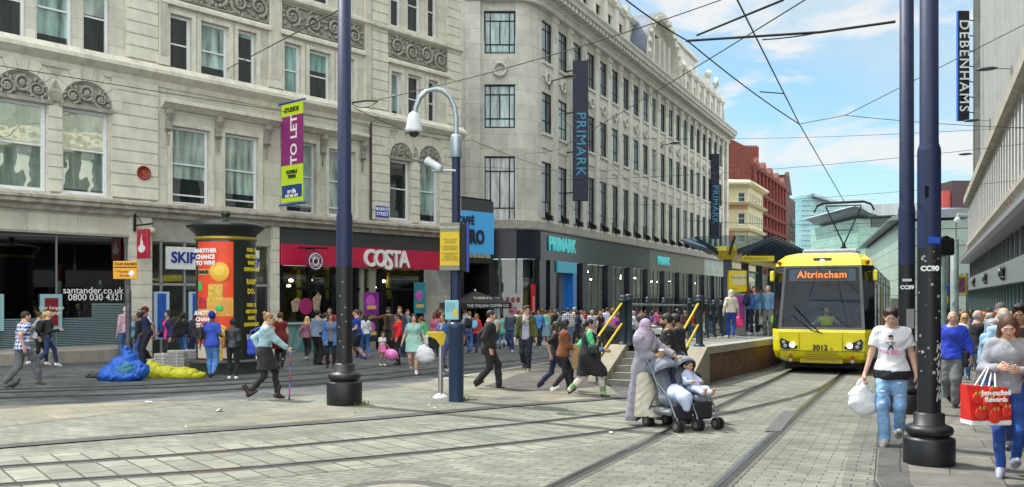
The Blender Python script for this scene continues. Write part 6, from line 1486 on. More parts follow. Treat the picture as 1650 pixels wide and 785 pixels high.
TX,TY=8.42,23.95;tm=thing('tram','yellow low-floor tram with dark windscreen and orange destination display','tram',xyz(TX,TY,0),math.atan2(-.41,.912))
LV=[(.30,.42,.95,1.10),(.42,.16,1.06,1.24),(.62,.03,1.10,1.31),(1.14,.0,1.12,1.325),(1.22,.02,1.12,1.325),(2.98,.40,1.02,1.30),(3.14,.52,.98,1.24),(3.30,.78,.90,1.06),(3.36,1.15,.70,.85)]
def ring(l,y2=1.9):z,f,a,b=l;c=f+(.42 if z>.5 else .3);return[(-b,y2,z),(-b,c,z),(-a,f,z),(a,f,z),(b,c,z),(b,y2,z)]
def band(i0,i1,segs,out=0):
 mb=MB()
 for i in range(i0,i1):
  A_,B_=ring(LV[i]),ring(LV[i+1])
  for k in segs:mb.quad(A_[k],A_[k+1],B_[k+1],B_[k])
 return mb
ty=mat('tram yellow gloss',(.86,.74,.006),.22,coat=.6,var=.04,vscale=2);tdk=mat('tram black gloss',(.010,.012,.016),.08,coat=.5)
m=band(0,4,range(5));r4=ring(LV[4])
m2=band(5,8,range(5));m.v+=[]
m.build('lower_nose',ty,tm)
top=ring(LV[8]);m2._add(top,[tuple(range(6))]);m2.build('roof_brow',ty,tm)
ws=glass('windscreen glass',(.55,.68,.76),.015,.02,1.22)
A_,B_=ring(LV[4]),ring(LV[5]);bl3=lambda p,q,t:Vector(p).lerp(Vector(q),t)
def patch(k,s0,s1,t0,t1,out=.0):
 P_=[bl3(bl3(A_[k],A_[k+1],s),bl3(B_[k],B_[k+1],s),t)for s,t in((s0,t0),(s1,t0),(s1,t1),(s0,t1))]
 n=(P_[1]-P_[0]).cross(P_[3]-P_[0]).normalized();return[p-n*-out for p in P_]
m=MB();e=.035
for s0,s1,t0,t1 in((0,e,0,1),(1-e,1,0,1),(e,1-e,0,.035),(e,1-e,.97,1)):m.quad(*patch(2,s0,s1,t0,t1))
for k in(1,3):m.quad(*patch(k,0,1,0,1))
q_=MB()
m.build('windscreen_surround',tdk,tm)
wsc=MB().quad(*patch(2,e,1-e,.035,.97)).build('windscreen',ws,tm)
m=band(3,4,[2]);
cab=MB().quad((-1.2,1.85,.9),(1.2,1.85,.9),(1.2,1.85,3.1),(-1.2,1.85,3.1)).quad((-1.3,.3,1.0),(1.3,.3,1.0),(1.3,1.85,1.0),(-1.3,1.85,1.0)).build('cab_wall',mat('cab interior',(.09,.14,.21),.7,var=.4,vscale=2),tm)
MB().bbox(-1.0,1.0,.12,.55,1.0,1.32,.06).build('dashboard',mat('cab dashboard',(.03,.034,.04),.6),tm)
dp=patch(2,.08,.92,.76,.95,-.02);MB().quad(*[p+Vector((0,.05,0))for p in dp]).build('display_panel',mat('display panel',(.10,.15,.22),.35),tm)
cen=sum(dp,Vector())/4;slope=math.atan2(LV[5][1]-LV[4][1],LV[5][0]-LV[4][0])
MB().quad(*[Vector(p)+Vector((0,.03,0))for p in patch(2,.17,.83,.785,.925,-.02)]).build('display_screen',mat('display dark',(.05,.05,.055),.4),tm)
text('destination_text','Altrincham',.27,mat('orange leds',(1,.20,.02),.5,emit=1.1),tm,Matrix.Translation(cen+Vector((0,.0,.0)))@Matrix.Rotation(-slope,4,'X')@Matrix.Rotation(R(90),4,'X'),.004,'CENTER',.006,.98,1.1)
for s in(-1,1):
 f0=LV[3][1];hl=MB();hl.prism([(s*1.03,.98),(s*.60,.76),(s*.62,.70),(s*.92,.66),(s*1.05,.70),(s*1.08,.9)][::s],f0-.03,f0+.03);h_=hl.build('headlight',tdk,tm)
 for x,z,r in((.74,.79,.075),(.93,.76,.05),(.97,.86,.045)):MB().lathe([(0,0),(r*.8,.012),(r,.0)],14).build('lamp',mat('headlamp glow',(1,.9,.75),.2,emit=2.2)if r>.07 else mat('lamp glass',(.45,.47,.5),.1),h_,(s*x,f0-.034,z)).rotation_euler=(R(90),0,0)
 for z,c in((.47,'marker amber'),(.36,'marker clear')):MB().lathe([(0,.03),(.04,.025),(.055,0)],12).build('marker_lamp',mat(c,(.6,.05,.01)if 'amber' in c else(.4,.4,.42),.2),tm,(s*.80,.08,z)).rotation_euler=(R(90),0,0)
 MB().ell((s*1.16,.62,3.07),(.06,.08,.06),10,6).build('roof_lamp',mat('red lens',(.35,.02,.01),.2),tm)
 MB().bbox(s*1.36-.06,s*1.36+.06,.55,.75,2.55,2.85,.03).build('camera_pod',ty,tm)
text('fleet_number','3012',.20,mat('black print',(.01,.01,.012)),tm,face_M(-.02,-.006,.72),.004,'CENTER',.006);text('fleet_letter','A',.11,mat('black print',(.01,.01,.012)),tm,face_M(.28,-.006,.69),.004)
m=MB()
for k in range(4):m.box(-.42,.42,.045-.012,.055,.43+k*.055,.455+k*.055)
m.build('bumper_grille',mat('yellow grille',(.45,.34,.004),.4),tm)
m=MB();m.box(-1.10,1.10,-.006,.02,.630,.640).box(-1.0,1.0,.06,.1,.455,.462)
for s in(-1,1):m.box(s*.56-.004,s*.56+.004,-.003,.02,.64,1.13)
m.build('nose_seam',mat('seam dark',(.06,.05,.01),.6),tm);MB().box(-.55,.55,.10,.17,.30,.42).build('tow_cover',mat('yellow grille',(.45,.34,.004)),tm)
m=MB();m.prism([(-.2,3.0),(.2,3.0),(.25,3.2),(-.25,3.2)],.50,.56,Matrix.Rotation(0,4,'X'));m.build('top_lamp_recess',tdk,tm);MB().ell((0,.49,3.1),(.06,.03,.06),10,6).build('top_lamp',mat('headlamp glow',(1,.9,.75)),tm)
m=MB();m.tube([(-.75,.06,1.6),(-.25,-.02,1.2),(.05,-.03,1.12)],.014,6).tube([(-.7,.02,1.85),(-.05,-.03,1.16)],.016,6);m.build('wiper',black_f,tm)
silver=mat('tram silver',(.42,.42,.40),.3,.3);roofm=mat('tram roof grey',(.34,.35,.35),.6,var=.12,dirt=.3);tg=mat('tram side glass',(.014,.02,.022),.05,coat=.4)
for sec,(y0,y1)in enumerate(((1.9,13.6),(14.3,28.0))):
 w=1.325
 MB().box(-w,w,y0,y1,.35,1.05).build('lower_side',mat('tram lower grey',(.20,.20,.19),.35),tm)
 MB().box(-w+.005,w-.005,y0,y1,1.051,2.55).build('window_band',tg,tm)
 m=MB();m._add([(-w,y0,2.551),(w,y0,2.551),(w-.06,y0,3.0),(.9,y0,3.3),(-.9,y0,3.3),(-w+.06,y0,3.0),(-w,y1,2.551),(w,y1,2.551),(w-.06,y1,3.0),(.9,y1,3.3),(-.9,y1,3.3),(-w+.06,y1,3.0)],[(1,7,8,2),(2,8,9,3),(3,9,10,4),(4,10,11,5),(5,11,6,0),(0,1,2,3,4,5),(6,11,10,9,8,7)]);m.build('roof',roofm,tm)
 for k in range(6):
  y=y0+.3+k*(y1-y0-.6)/6
  for s in(-1,1):MB().box(s*w-.012,s*w+.012,y-.05,y+.05,.36,2.55).build('door_post',silver,tm)
 for k in range(3):
  y=y0+1.6+k*3.6
  for s in(-1,1):MB().box(s*w-.02 if s<0 else w,s*w if s<0 else w+.02,y,y+1.4,.36,2.5).build('door',mat('door yellow dark',(.30,.23,.01),.2)if k==1 else tg,tm)
 for s in(-1,1):
  for k in range(5):MB().box(s*w-.008,s*w+.008,y0+.8+k*2.2,y0+2.0+k*2.2,2.60,2.86).build('roof_vent',tdk,tm)
 m=MB()
 for k in range(3):m.bbox(-.8,.8,y0+1.2+k*3.6,y0+3.6+k*3.6,3.28,3.58,.06)
 m.build('roof_box',roofm,tm)
 m=MB()
 for y in(y0+2.2,y1-2.2):
  for s in(-1,1):
   for dy in(-.9,.9):m.tube([(s*.70,y+dy,.32),(s*.82,y+dy,.32)],.30,16)
 m.box(-1.1,1.1,y0,y1,.12,.36);m.build('underframe',mat('underframe black',(.01,.01,.01),.8),tm)
MB().box(-1.2,1.2,13.6,14.3,.4,3.1).build('gangway',mat('bellows',(.03,.03,.03),.8),tm);MB().box(1.30,1.335,1.05,1.88,1.05,2.95).box(-1.335,-1.30,1.05,1.88,1.05,2.95).build('cab_side_window',tg,tm)
MB().box(1.336,1.340,1.15,1.6,2.35,2.75).build('orange_notice',mat('orange notice',(.6,.22,.02),.5),tm)
text('lettering','Metrolink',.2,mat('black print',(.01,.01,.012)),tm,Matrix.Translation((1.33,1.4,.92))@Matrix.Rotation(R(90),4,'Z')@Matrix.Rotation(R(90),4,'X'),.003)
MB().box(-1.0,1.0,.5,1.9,.14,.32).build('underframe',mat('underframe black',(.01,.01,.01)),tm)
pg=MB();y=9.6;zt_p=5.62
pg.tube([(-.45,y,3.5),(0,y,4.05),(-.62,y-.1,zt_p-.15)],.03,6).tube([(.45,y,3.5),(0,y,4.05),(.62,y-.1,zt_p-.15)],.03,6).tube([(-.62,y-.1,zt_p-.12),(.62,y-.1,zt_p-.12)],.025,6).tube([(-.35,y,4.6),(.35,y,4.6)],.02,6).tube([(0,y,3.35),(0,y,4.1)],.06,8)
pg.tube([(-1.05,y,zt_p-.32),(-.95,y,zt_p-.1),(-.7,y,zt_p),(.7,y,zt_p),(.95,y,zt_p-.1),(1.05,y,zt_p-.32)],.035,8).tube([(-.95,y-.3,zt_p-.1),(-.7,y-.3,zt_p),(.7,y-.3,zt_p),(.95,y-.3,zt_p-.1)],.03,8).box(-.6,.6,y-.5,y+.7,3.5,3.6)
pg.build('pantograph',mat('pantograph dark',(.03,.032,.035),.5,.4),tm)
navpole=mat('tram pole navy',(.005,.014,.060),.55,var=.14,vscale=2,bump=.05);blkpole=mat('tram pole black',(.006,.0065,.009),.46,var=.35,vscale=6,bump=.06)
def pole(u,v,label,r0,zsplit,zstep,r1,base=True,tagtxt=None,H=9.5,zblk=None):
 p=G(u,v);t=thing('tram_pole',label,'pole',p,0,'tall overhead line poles');s=r0/.12
 if base:MB().lathe([(.25*s,-.02),(.265*s,.02),(.265*s,.34*s),(.255*s,.36*s),(.20*s,.37*s),(.20*s,.38*s),(.235*s,.40*s),(.25*s,.44*s),(.235*s,.48*s),(.19*s,.5*s),(.16*s,.51*s),(.16*s,.62*s),(r0+.012,.635*s),(r0,.64*s)],32).build('base',blkpole,t)
 MB().lathe([(r0,.6*s if base else-.02),(r0,zsplit)],24).build('lower_shaft',blkpole,t)
 m=MB().lathe([(r0+.001,zsplit),(r0+.001,zstep),(r0*.98,zstep+.03),(r1,zstep+.09),(r1*.9,H),(0,H)],24);m.build('upper_shaft',navpole,t)
 return t
lp=pole(555,653,'navy tram pole with black base standing left of centre on the island',.142,2.48,3.36,.125)
m=MB()
for(a,z)in((-1.3,1.75),(-1.9,1.95),(-1.2,1.5),(-2.1,1.4),(-1.7,1.62),(-1.5,1.05),(-1.95,1.15),(-1.6,2.2)):m.box(-.01,.01,-.004,.002,-.014,.014,Matrix.Translation((.144*math.cos(a),.144*math.sin(a),z))@Matrix.Rotation(a+R(90),4,'Z')@Matrix.Rotation(a*7,4,'Y'))
m.build('sticker_remains',mat('paper scraps',(.28,.28,.28),.7),lp)
fp=pole(1497,757,'black and navy tram pole nearest the camera on the right pavement',.120,2.44,3.5,.098,zblk=1)
def pole_text(t,body,size,z,r,a,m=wt):text('lettering',body,size,m,t,Matrix.Translation((r*math.cos(a),r*math.sin(a),z))@Matrix.Rotation(a+R(90),4,'Z')@Matrix.Rotation(R(90),4,'X'),.002,'CENTER',.004)
pole_text(fp,'CC90',.075,2.21,.125,R(-112))
MB().box(-.045,.045,-.006,.004,-.06,.06,Matrix.Translation((.112*math.cos(R(-115)),.112*math.sin(R(-115)),3.05))).build('black_patch',black_f,fp)
MB().box(-.06,.06,-.006,.004,-.035,.035,Matrix.Translation((.124*math.cos(R(-90)),.124*math.sin(R(-90)),2.52))@Matrix.Rotation(R(6),4,'Y')).build('blue_sticker',mat('sticker blue',(.02,.09,.5),.4),fp)
m=MB();rn=random.Random(5)
for k in range(26):
 a=R(rn.uniform(-170,-60));z=rn.uniform(1.0,2.4);w_=rn.uniform(.004,.016);m.box(-w_,w_,-.003,.002,-w_,w_,Matrix.Translation((.1215*math.cos(a),.1215*math.sin(a),z))@Matrix.Rotation(a+R(90),4,'Z')@Matrix.Rotation(rn.random()*3,4,'Y'))
m.build('scratches',mat('scratch grey',(.3,.3,.32),.6),fp)
m=MB();a0=R(-62)
for k in range(7):
 z=1.35-k*.09;m.tube([(.122*math.cos(a0+q*.12),.122*math.sin(a0+q*.12),z+.05*math.sin(q*4+k))for q in range(-2,3)],.006,5)
m.build('scribble',mat('scribble white',(.45,.45,.46),.6),fp)
bp=pole(1461,672,'navy and black tram pole standing behind the nearest one',.128,2.5,3.4,.115)
pole_text(bp,'CC89',.085,2.13,.134,R(-112));MB().box(-.07,.07,-.004,.003,-.02,.02,Matrix.Translation((.131*math.cos(R(-112)),.131*math.sin(R(-112)),2.25))@Matrix.Rotation(R(-22),4,'Z')).build('small_label',mat('label white',(.6,.6,.6),.5),bp);MB().box(-.06,.06,-.004,.003,-.16,.16,Matrix.Translation((.131*math.cos(R(-90)),.131*math.sin(R(-90)),1.62))).build('torn_poster',mat('paper scraps',(.45,.45,.45)),bp)
p=G(735,648);t=thing('camera_mast','blue swan-neck mast with dome camera, bullet camera and yellow notice','camera mast',p);k86=F/p.y
zz=lambda v:(648-v)/k86
MB().lathe([(.14,-.02),(.14,zz(532)),(.155,zz(530)),(.155,zz(524)),(.13,zz(520)),(.085,zz(519))],20).build('lower_tube',mat('mast navy',(.012,.03,.075),.38,var=.2,vscale=5),t)
MB().lathe([(.082,zz(520)),(.082,zz(252))],16).build('upper_tube',navpole,t);galv=mat('galvanised steel',(.34,.40,.44),.38,.6,var=.12)
MB().lathe([(.10,zz(254)),(.11,zz(252)),(.11,zz(222)),(.09,zz(218)),(.06,zz(217))],16).build('collar',galv,t)
dx_=lambda u:(u-735)/k86
MB().tube([(0,0,zz(220)),(0,0,zz(190)),(-.03,0,zz(172)),(-.12,0,zz(155)),(-.25,0,zz(146)),(-.40,0,zz(143)),(-.55,0,zz(147)),(-.68,0,zz(158)),(-.755,0,zz(174)),(dx_(668),0,zz(192))],.048,12).build('swan_neck',galv,t)
MB().lathe([(.04,.38),(.10,.33),(.13,.2),(.16,.05),(.165,0),(0,0)],20).build('dome_camera',mat('camera white',(.62,.66,.70),.35),t,(dx_(667),0,zz(213)));MB().ell((dx_(667),0,zz(213)),(.10,.10,.10),14,8).build('dome_lens',mat('lens dark',(.02,.02,.025),.08),t)
MB().tube([(0,-.06,zz(276)),(dx_(697),-.06,zz(276)),(dx_(697),-.06,zz(270))],.03,8).build('camera_arm',galv,t);bc=MB().lathe([(0,-.16),(.06,-.16),(.065,-.1),(.065,.14),(.075,.15),(.075,.2),(0,.2)],14).build('bullet_camera',mat('camera white',(.62,.66,.70)),t,(dx_(701),-.08,zz(267)));bc.rotation_euler=(R(-60),0,R(60))
nb=Matrix.Translation((dx_(726),-.12,0))@Matrix.Rotation(R(-14),4,'Z')
nt_=link('notice_board',MB().bbox(-.19,.19,-.025,.025,zz(434),zz(361),.01,nb).mesh('notice_board',yel),t)
MB().box(-.192,.192,-.03,.027,zz(436),zz(428),nb).build('grey_footer',mat('notice grey',(.20,.21,.15),.5),nt_);MB().box(-.192,.192,-.03,.027,zz(374),zz(360),nb).build('grey_header',mat('notice grey',(.20,.21,.15),.5),nt_)
text('lettering','before you board',.052,wt,nt_,nb@face_M(0,-.033,zz(367)),.001);text('lettering','1 Touch in on the reader\n   or make sure you\n   have a valid ticket.\n\n2 Tickets and information\n3 on fares and changes are\n   available on the platform.\n\n4 You must be able to show\n   an authorised ticket or\n   validated card or pass,\n   or be charged a standard\n   fare of £100 and prosecution',.031,mat('notice print',(.10,.08,.02),.6),nt_,nb@face_M(0,-.03,zz(403)),.001,'CENTER',0,.9,1,1.02)
MB().bbox(dx_(743),dx_(752.5),-.25,.25,zz(437),zz(362),.01).build('side_sign',black_f,t);MB().bbox(dx_(752.6),dx_(755),-.25,.25,zz(438),zz(361),.004).build('side_sign_face',mat('sign deep blue',(.01,.04,.45),.35),t)
pn=MB().bbox(dx_(718),dx_(740),-.15,-.12,zz(515),zz(484),.01).build('blue_notice',mat('pale blue notice',(.22,.50,.58),.4),t);text('lettering','Touch in\nTouch out\nhere with\nyour card',.04,mat('notice teal print',(.02,.14,.2),.5),pn,face_M(dx_(727),-.155,zz(495)),.001);MB().box(dx_(731),dx_(738),-.158,-.15,zz(510),zz(498)).build('printed_card',yel,pn)
p=G(710,641);t=thing('card_reader','slim steel post with tilted bright yellow hood and round foot','card reader',p);k_=F/p.y
MB().lathe([(.21,0),(.2,.02),(.08,.09),(.05,.1)],24).build('foot',mat('brushed steel',(.5,.5,.52),.3,1),t);MB().lathe([(.05,.09),(.05,1.02)],16).build('post',mat('brushed steel',(.5,.5,.52)),t)
MB().bbox(-.12,.06,-.09,.09,.98,1.2,.02,Matrix.Rotation(R(-6),4,'Y')).build('reader_head',black_f,t)
m=MB();m.prism([(-.26,1.28),(.06,1.28),(.10,1.22),(.04,1.02),(-.02,1.02),(-.1,1.14),(-.26,1.22)],-.13,.13);m.build('yellow_hood',yel,t);t.rotation_euler=(0,0,R(10))
p=G(364,600);t=thing('advertising_drum','dark green round advertising column with orange and yellow posters','advertising column',p);k_=F/p.y;Hd=(600-357)/k_;za_=lambda v:(600-v)/k_
dg=mat('drum green black',(.010,.018,.014),.28,coat=.4)
MB().lathe([(.92,-.02),(.92,.28),(.94,.29),(.94,.33),(.9,.36),(.78,.37)],40).build('base',mat('drum base green',(.045,.06,.055),.4),t)
MB().lathe([(.76,.36),(.76,za_(386))],40).build('drum',dg,t)
MB().lathe([(.76,za_(389)),(.80,za_(388)),(.80,za_(384)),(.76,za_(383))],40).build('gold_band',mat('gilt band',(.45,.32,.05),.35,.6),t)
MB().lathe([(.76,za_(383)),(.80,za_(378)),(.95,za_(370)),(1.0,za_(368)),(1.0,za_(363)),(.93,za_(362)),(.6,za_(358)),(.2,za_(355)),(.07,za_(354)),(.07,za_(350)),(.13,za_(346)),(.12,za_(341)),(0,za_(339))],40).build('cap',dg,t)
def wrap(a0,a1,z0,z1,r,m,name,par):
 mb=MB();n=10;A_=[(r*math.cos(R(a0+(a1-a0)*i/n)),r*math.sin(R(a0+(a1-a0)*i/n)),z0)for i in range(n+1)];mb.strip(A_,[(x,y,z1)for x,y,_ in A_],True);return mb.build(name,m,par)
oz=mat('orange red poster',(.78,.06,.012),.4,var=.15,vscale=1.2);z0,z1=.42,za_(392)
po1=wrap(-136,-58,z0,z1,.765,oz,'orange_poster',t)
wrap(-136,-58,z0+(z1-z0)*.36,z0+(z1-z0)*.52,.768,mat('amber poster field',(.70,.34,.05),.4,var=.25,vscale=3),'amber_field',po1);wrap(-136,-58,z0,z0+(z1-z0)*.12,.768,mat('poster pale foot',(.6,.5,.42),.4),'pale_foot',po1)
def wtext(body,size,m,a,z,r=.772,al='CENTER',par=None):text('lettering',body,size,m,par,Matrix.Translation((r*math.cos(R(a)),r*math.sin(R(a)),z))@Matrix.Rotation(R(a+90),4,'Z')@Matrix.Rotation(R(90),4,'X'),.002,al,.008)
for zt2_ in(z1-.24,z1-.24-(z1-z0)*.535):
 for i,ln in enumerate(('ANOTHER','CHANCE','TO WIN?')):wtext(ln,.15,wt,-112,zt2_-.16*i,.785,par=po1)
 wrap(-135,-104,zt2_-.62,zt2_-.48,.770,mat('poster cream strip',(.65,.5,.22),.4),'cream_strip',po1);wtext('BONUS!',.12,mat('black print',(.01,.01,.012)),-120,zt2_-.55,.785,par=po1)
 cm_=Matrix.Rotation(R(-84+90),4,'Z');MB().ell((0,-.765,zt2_-.55),(.26,.015,.26),20,8).build('gold_coin',mat('coin gold',(.75,.36,.03),.3,.2),po1).matrix_local=cm_;MB().ell((0,-.776,zt2_-.53),(.15,.012,.15),16,8).build('coin_centre',mat('coin yellow',(.8,.55,.06),.35),po1).matrix_local=cm_
 wrap(-106,-78,zt2_-1.32,zt2_-.86,.771,mat('card yellow',(.62,.40,.05),.4,var=.4,vscale=9),'printed_card',po1);wrap(-134,-110,zt2_-1.5,zt2_-1.2,.771,mat('card crimson',(.45,.02,.04),.4,var=.4,vscale=9),'printed_card',po1)
wrap(-134,-122,z0+(z1-z0)*.58,z0+(z1-z0)*.66,.771,mat('go green',(.05,.45,.12),.4),'green_arrow',po1);MB().ell((0,-.768,z0+(z1-z0)*.43),(.10,.01,.09),10,6).build('green_mark',mat('go green',(.05,.45,.12)),po1).matrix_local=Matrix.Rotation(R(-84+90),4,'Z')
po2=wrap(-36,6,z0,z1,.765,mat('black poster',(.012,.013,.016),.3),'black_poster',t);yt=mat('poster yellow print',(.75,.60,.02),.5)
for zt2_ in(z1-.2,z1-.2-(z1-z0)*.48):
 for i,ln in enumerate(('OUR 12','HISTORY','MAKE','LEMONADE')):wtext(ln,.125,yt,-17,zt2_-.17*i,.785,par=po2)
 for i,ln in enumerate(('RASP','DO.')):wtext(ln,.18,yt,-18,zt2_-.84-.25*i,.785,par=po2)
p=G(207,586);t=thing('taxi_sign_post','stickered thin post with orange taxi rank direction sign','sign',p);k_=F/p.y;z_=lambda v:(586-v)/k_
stk_=mat('stickered post',(.07,.075,.08),.5,var=.9,vscale=7)
MB().lathe([(.085,0),(.085,z_(470)),(.06,z_(465)),(.06,z_(420))],12).build('post',stk_,t)
sgn=MB().bbox(-.42,.32,-.12,-.08,z_(450),z_(421),.015).build('sign_board',mat('taxi orange',(.80,.36,.01),.4),t);MB().box(-.40,.30,-.126,-.121,z_(431)-.015,z_(431)+.015).build('black_rule',black_f,sgn)
text('lettering','TAXI RANKS',.12,mat('black print',(.01,.01,.012)),sgn,face_M(-.04,-.125,z_(426)),.002,bold=.004);text('lettering','↑ Fountain\n  Street'.replace('↑','^'),.12,mat('black print',(.01,.01,.012)),sgn,face_M(-.1,-.125,z_(441)),.002);MB().ell((.14,-.124,z_(441)),(.1,.006,.09),10,6).build('white_sticker',wt,sgn)
p=G(766,562);p=gnd(-1.72,41.0);t=thing('cafe_parasol','black square cafe parasol with white lettering on its valance','parasol',p)
kz_=F/41;zz_=lambda v:CH-(v-VH)/kz_-p.z
m=MB();a_=1.25;m._add([(-a_,-a_,zz_(488)),(a_,-a_,zz_(488)),(a_,a_,zz_(488)),(-a_,a_,zz_(488)),(0,0,zz_(469))],[(0,1,4),(1,2,4),(2,3,4),(3,0,4)])
for q in range(4):c=[(-a_,-a_),(a_,-a_),(a_,a_),(-a_,a_)];x0,y0=c[q];x1,y1=c[(q+1)%4];m.quad((x0,y0,zz_(488)-.26),(x1,y1,zz_(488)-.26),(x1,y1,zz_(488)),(x0,y0,zz_(488)))
cn=m.build('canopy',mat('parasol black',(.012,.012,.014),.8),t);t.rotation_euler=(0,0,R(30))
text('lettering','THE ITALIAN COFFEE CO',.19,wt,cn,face_M(0,-a_-.012,zz_(488)-.13),.002);text('lettering','NERO',.34,mat('cream lettering',(.6,.55,.42)),cn,Matrix.Translation((0,-a_*.62,zz_(488)+.22))@Matrix.Rotation(R(24),4,'X'),.002)
MB().tube([(0,0,0),(0,0,zz_(469))],.03,8).build('pole',mat('grey mullion',(.16,.17,.18)),t);MB().ell((0,0,zz_(469)+.03),(.05,.05,.06),8,6).build('finial',wt,t);MB().lathe([(.3,0),(.3,.08),(.05,.1)],16).build('foot',stone_g,t)
def bin_(x,y,lab,top):
 t=thing('litter_bin',lab,'bin',gnd(x,y),R(-25),'dark litter bins');MB().bbox(-.33,.33,-.33,.33,.05,.95,.04).build('bin_body',mat('bin dark',(.018,.022,.026),.45),t);MB().prism([(-.36,.96),(.36,.96),(.36,1.02),(-.36,1.24)],-.36,.36).build('bin_lid',top,t);MB().box(-.2,.2,-.34,-.331,.7,.88).build('slot',black_f,t)
bin_(4.8,28.2,'dark bin with a pale sloping lid behind the platform barrier',mat('bin lid pale',(.45,.47,.48),.3));bin_(3.6,31.0,'black street bin left of the platform steps',mat('bin dark',(.018,.022,.026)))
gp=mat('green grey pole',(.16,.22,.20),.5,var=.5,vscale=3)
def sp(u,y,r,vt,lab,m=gp):x=(u-U0)/F*y;t=thing('signal_pole',lab,'pole',gnd(x,y,.07),0,'poles at the crossing');h=CH-(vt-VH)/F*y-t.location.z;MB().lathe([(r,0),(r,h),(0,h+.03)],12).build('post',m,t);return t,h
t,h=sp(1538,19,.085,386,'thick stickered green-grey pole beside the pale store');zz_=lambda v:CH-(v-VH)/F*19-t.location.z
m=MB();rn=random.Random(9)
for k in range(14):a=R(rn.uniform(-160,-60));m.box(-.05,.05,-.003,.002,-.05,.05,Matrix.Translation((.087*math.cos(a),.087*math.sin(a),rn.uniform(.9,1.9)))@Matrix.Rotation(a+R(90),4,'Z')@Matrix.Rotation(rn.random(),4,'Y'))
m.build('stickers',mat('paper scraps',(.45,.45,.45)),t)
t,h=sp(1513,21,.10,415,'grey pole with an orange sign behind the near tram pole',mat('light grey pole',(.33,.37,.38),.5,var=.3,vscale=4));zz_=lambda v:CH-(v-VH)/F*21-t.location.z
MB().bbox(-.2,.08,-.16,-.12,zz_(448),zz_(433),.01).build('orange_sign',mat('taxi orange',(.65,.30,.01)),t);MB().bbox(.0,.16,-.14,-.11,zz_(488),zz_(478),.01).build('yellow_label',yel,t)
t,h=sp(1529,24,.045,412,'thin dark pole carrying a small blue sign',black_f);zz_=lambda v:CH-(v-VH)/F*24-t.location.z;MB().bbox(-.1,.1,-.1,-.06,zz_(467),zz_(459),.01).build('blue_sign',mat('enamel blue',(.01,.05,.42)),t)
x=(1521-U0)/F*17;t=thing('traffic_light','black traffic signal head seen from behind beside the near tram pole','traffic light',gnd(x,17,.07));zz_=lambda v:CH-(v-VH)/F*17-t.location.z
MB().bbox(-.17,.16,-.12,.12,zz_(412),zz_(384),.03).build('signal_case',black_f,t);MB().prism([(-.1,zz_(384)),(.1,zz_(384)),(.0,zz_(380))],-.1,.1).build('cowl',black_f,t);MB().lathe([(.05,0),(.05,zz_(400))],10).build('post',gp,t)
x=(1548-U0)/F*30;t=thing('hanging_poster','yellow framed picture poster on a bracket by the pale store','poster',gnd(x,30,.07));zz_=lambda v:CH-(v-VH)/F*30-t.location.z
MB().box(-.18,.18,-.03,.03,zz_(474),zz_(444)).build('frame',yel,t);MB().box(-.14,.14,-.04,-.031,zz_(471),zz_(447)).build('picture',mat('poster picture',(.16,.06,.12),.5,var=.8,vscale=8),t);MB().tube([(.22,0,0),(.22,0,zz_(440)),(0,0,zz_(442))],.04,8).build('post',gp,t)
x=(1526-U0)/F*40;t=thing('wall_camera','small white camera on a bracket by the corner of the pale store','camera',at(1545,352,60));MB().tube([(0,0,.3),(-.1,0,.25),(-.1,0,0)],.04,6).tube([(-.1,0,.3),(.9,.4,.3)],.05,6).build('arm',mat('camera white',(.62,.66,.70)),t);MB().ell((-.1,0,-.15),(.22,.22,.25),10,6).build('dome',mat('camera white',(.62,.66,.70)),t)
wirem=mat('wire dark',(.02,.022,.025),.5,.5)
def wire(a,b,sag,lab,r=.013,mid=None,name='overhead_wire'):
 r*=.62;P=[Vector(a)]+[Vector(q)for q in(mid or[])]+[Vector(b)];pts=[]
 for i in range(len(P)-1):
  for k in range(9):t_=k/9;q=P[i].lerp(P[i+1],t_);pts.append(q-Vector((0,0,sag*4*t_*(1-t_))))
 pts.append(P[-1]);o=P[0];t=link(name,MB().tube([q-o for q in pts],r,6).mesh(name,wirem),None,o);tag(t,lab,'wire','overhead wires');return t
Tc=lambda y:(2.92+(y-12)*.456,y)
def cw(y,h=5.72):x,yy=Tc(y);return(x,yy,gz(x,yy)+h)
wire(at(1188,0,12.0),at(1362,328,33.2),.0,'contact wire running from overhead down to the tram pantograph',.022,[at(1232,88,15.5),at(1288,200,20.8)])
wire(at(960,-40,13.5),at(1288,200,20.8),.06,'contact wire curving in from the upper left to join the tram wire',.020,[at(1108,66,15.5)])
wire(at(1288,200,20.6),at(1650,40,17),.0,'thin span wire rising to the right above the tram',.013,[at(1362,186,19.5)])
wire(at(1362,186,19.5),at(1700,208,21),.05,'thin span wire running right towards the tall letter banner',.011)
wire(at(1262,0,12),at(1123,57,14.8),0,'stay rod sloping up above the bracket arm',.028)
wire(at(1443,35,14.2),at(1105,66,15.4),0,'thick bracket arm reaching left from the rear navy pole',.036,[at(1322,52,14.6)],'bracket_arm')
wire(at(1322,52,14.6),at(1228,64,14.9),.02,'short drop rod under the bracket arm',.018)
wire(at(1188,0,12.02),at(1188,-120,10),0,'contact wire passing over the camera',.02)
wire(at(1225,148,17.3),at(1264,151,18.4),0,'small hooped spacer between the two contact wires',.02)
wire(at(545,17,15.7),at(322,126,36.0),.0,'span wire from the left pole to the stone facade above the banner',.022,[at(355,117,34)])
wire(at(567,168,15.7),at(1162,0,14.0),.10,'span wire rising right from the left pole across the white store',.014,[at(612,160,15.7)])
wire(at(567,166,15.7),at(608,163,15.7),-.02,'pair of brown insulator rods beside the left pole',.028)
wire(at(567,172,15.7),at(1000,300,44),.2,'slack cable falling right from the left pole past the camera mast',.012,[at(760,226,24)])
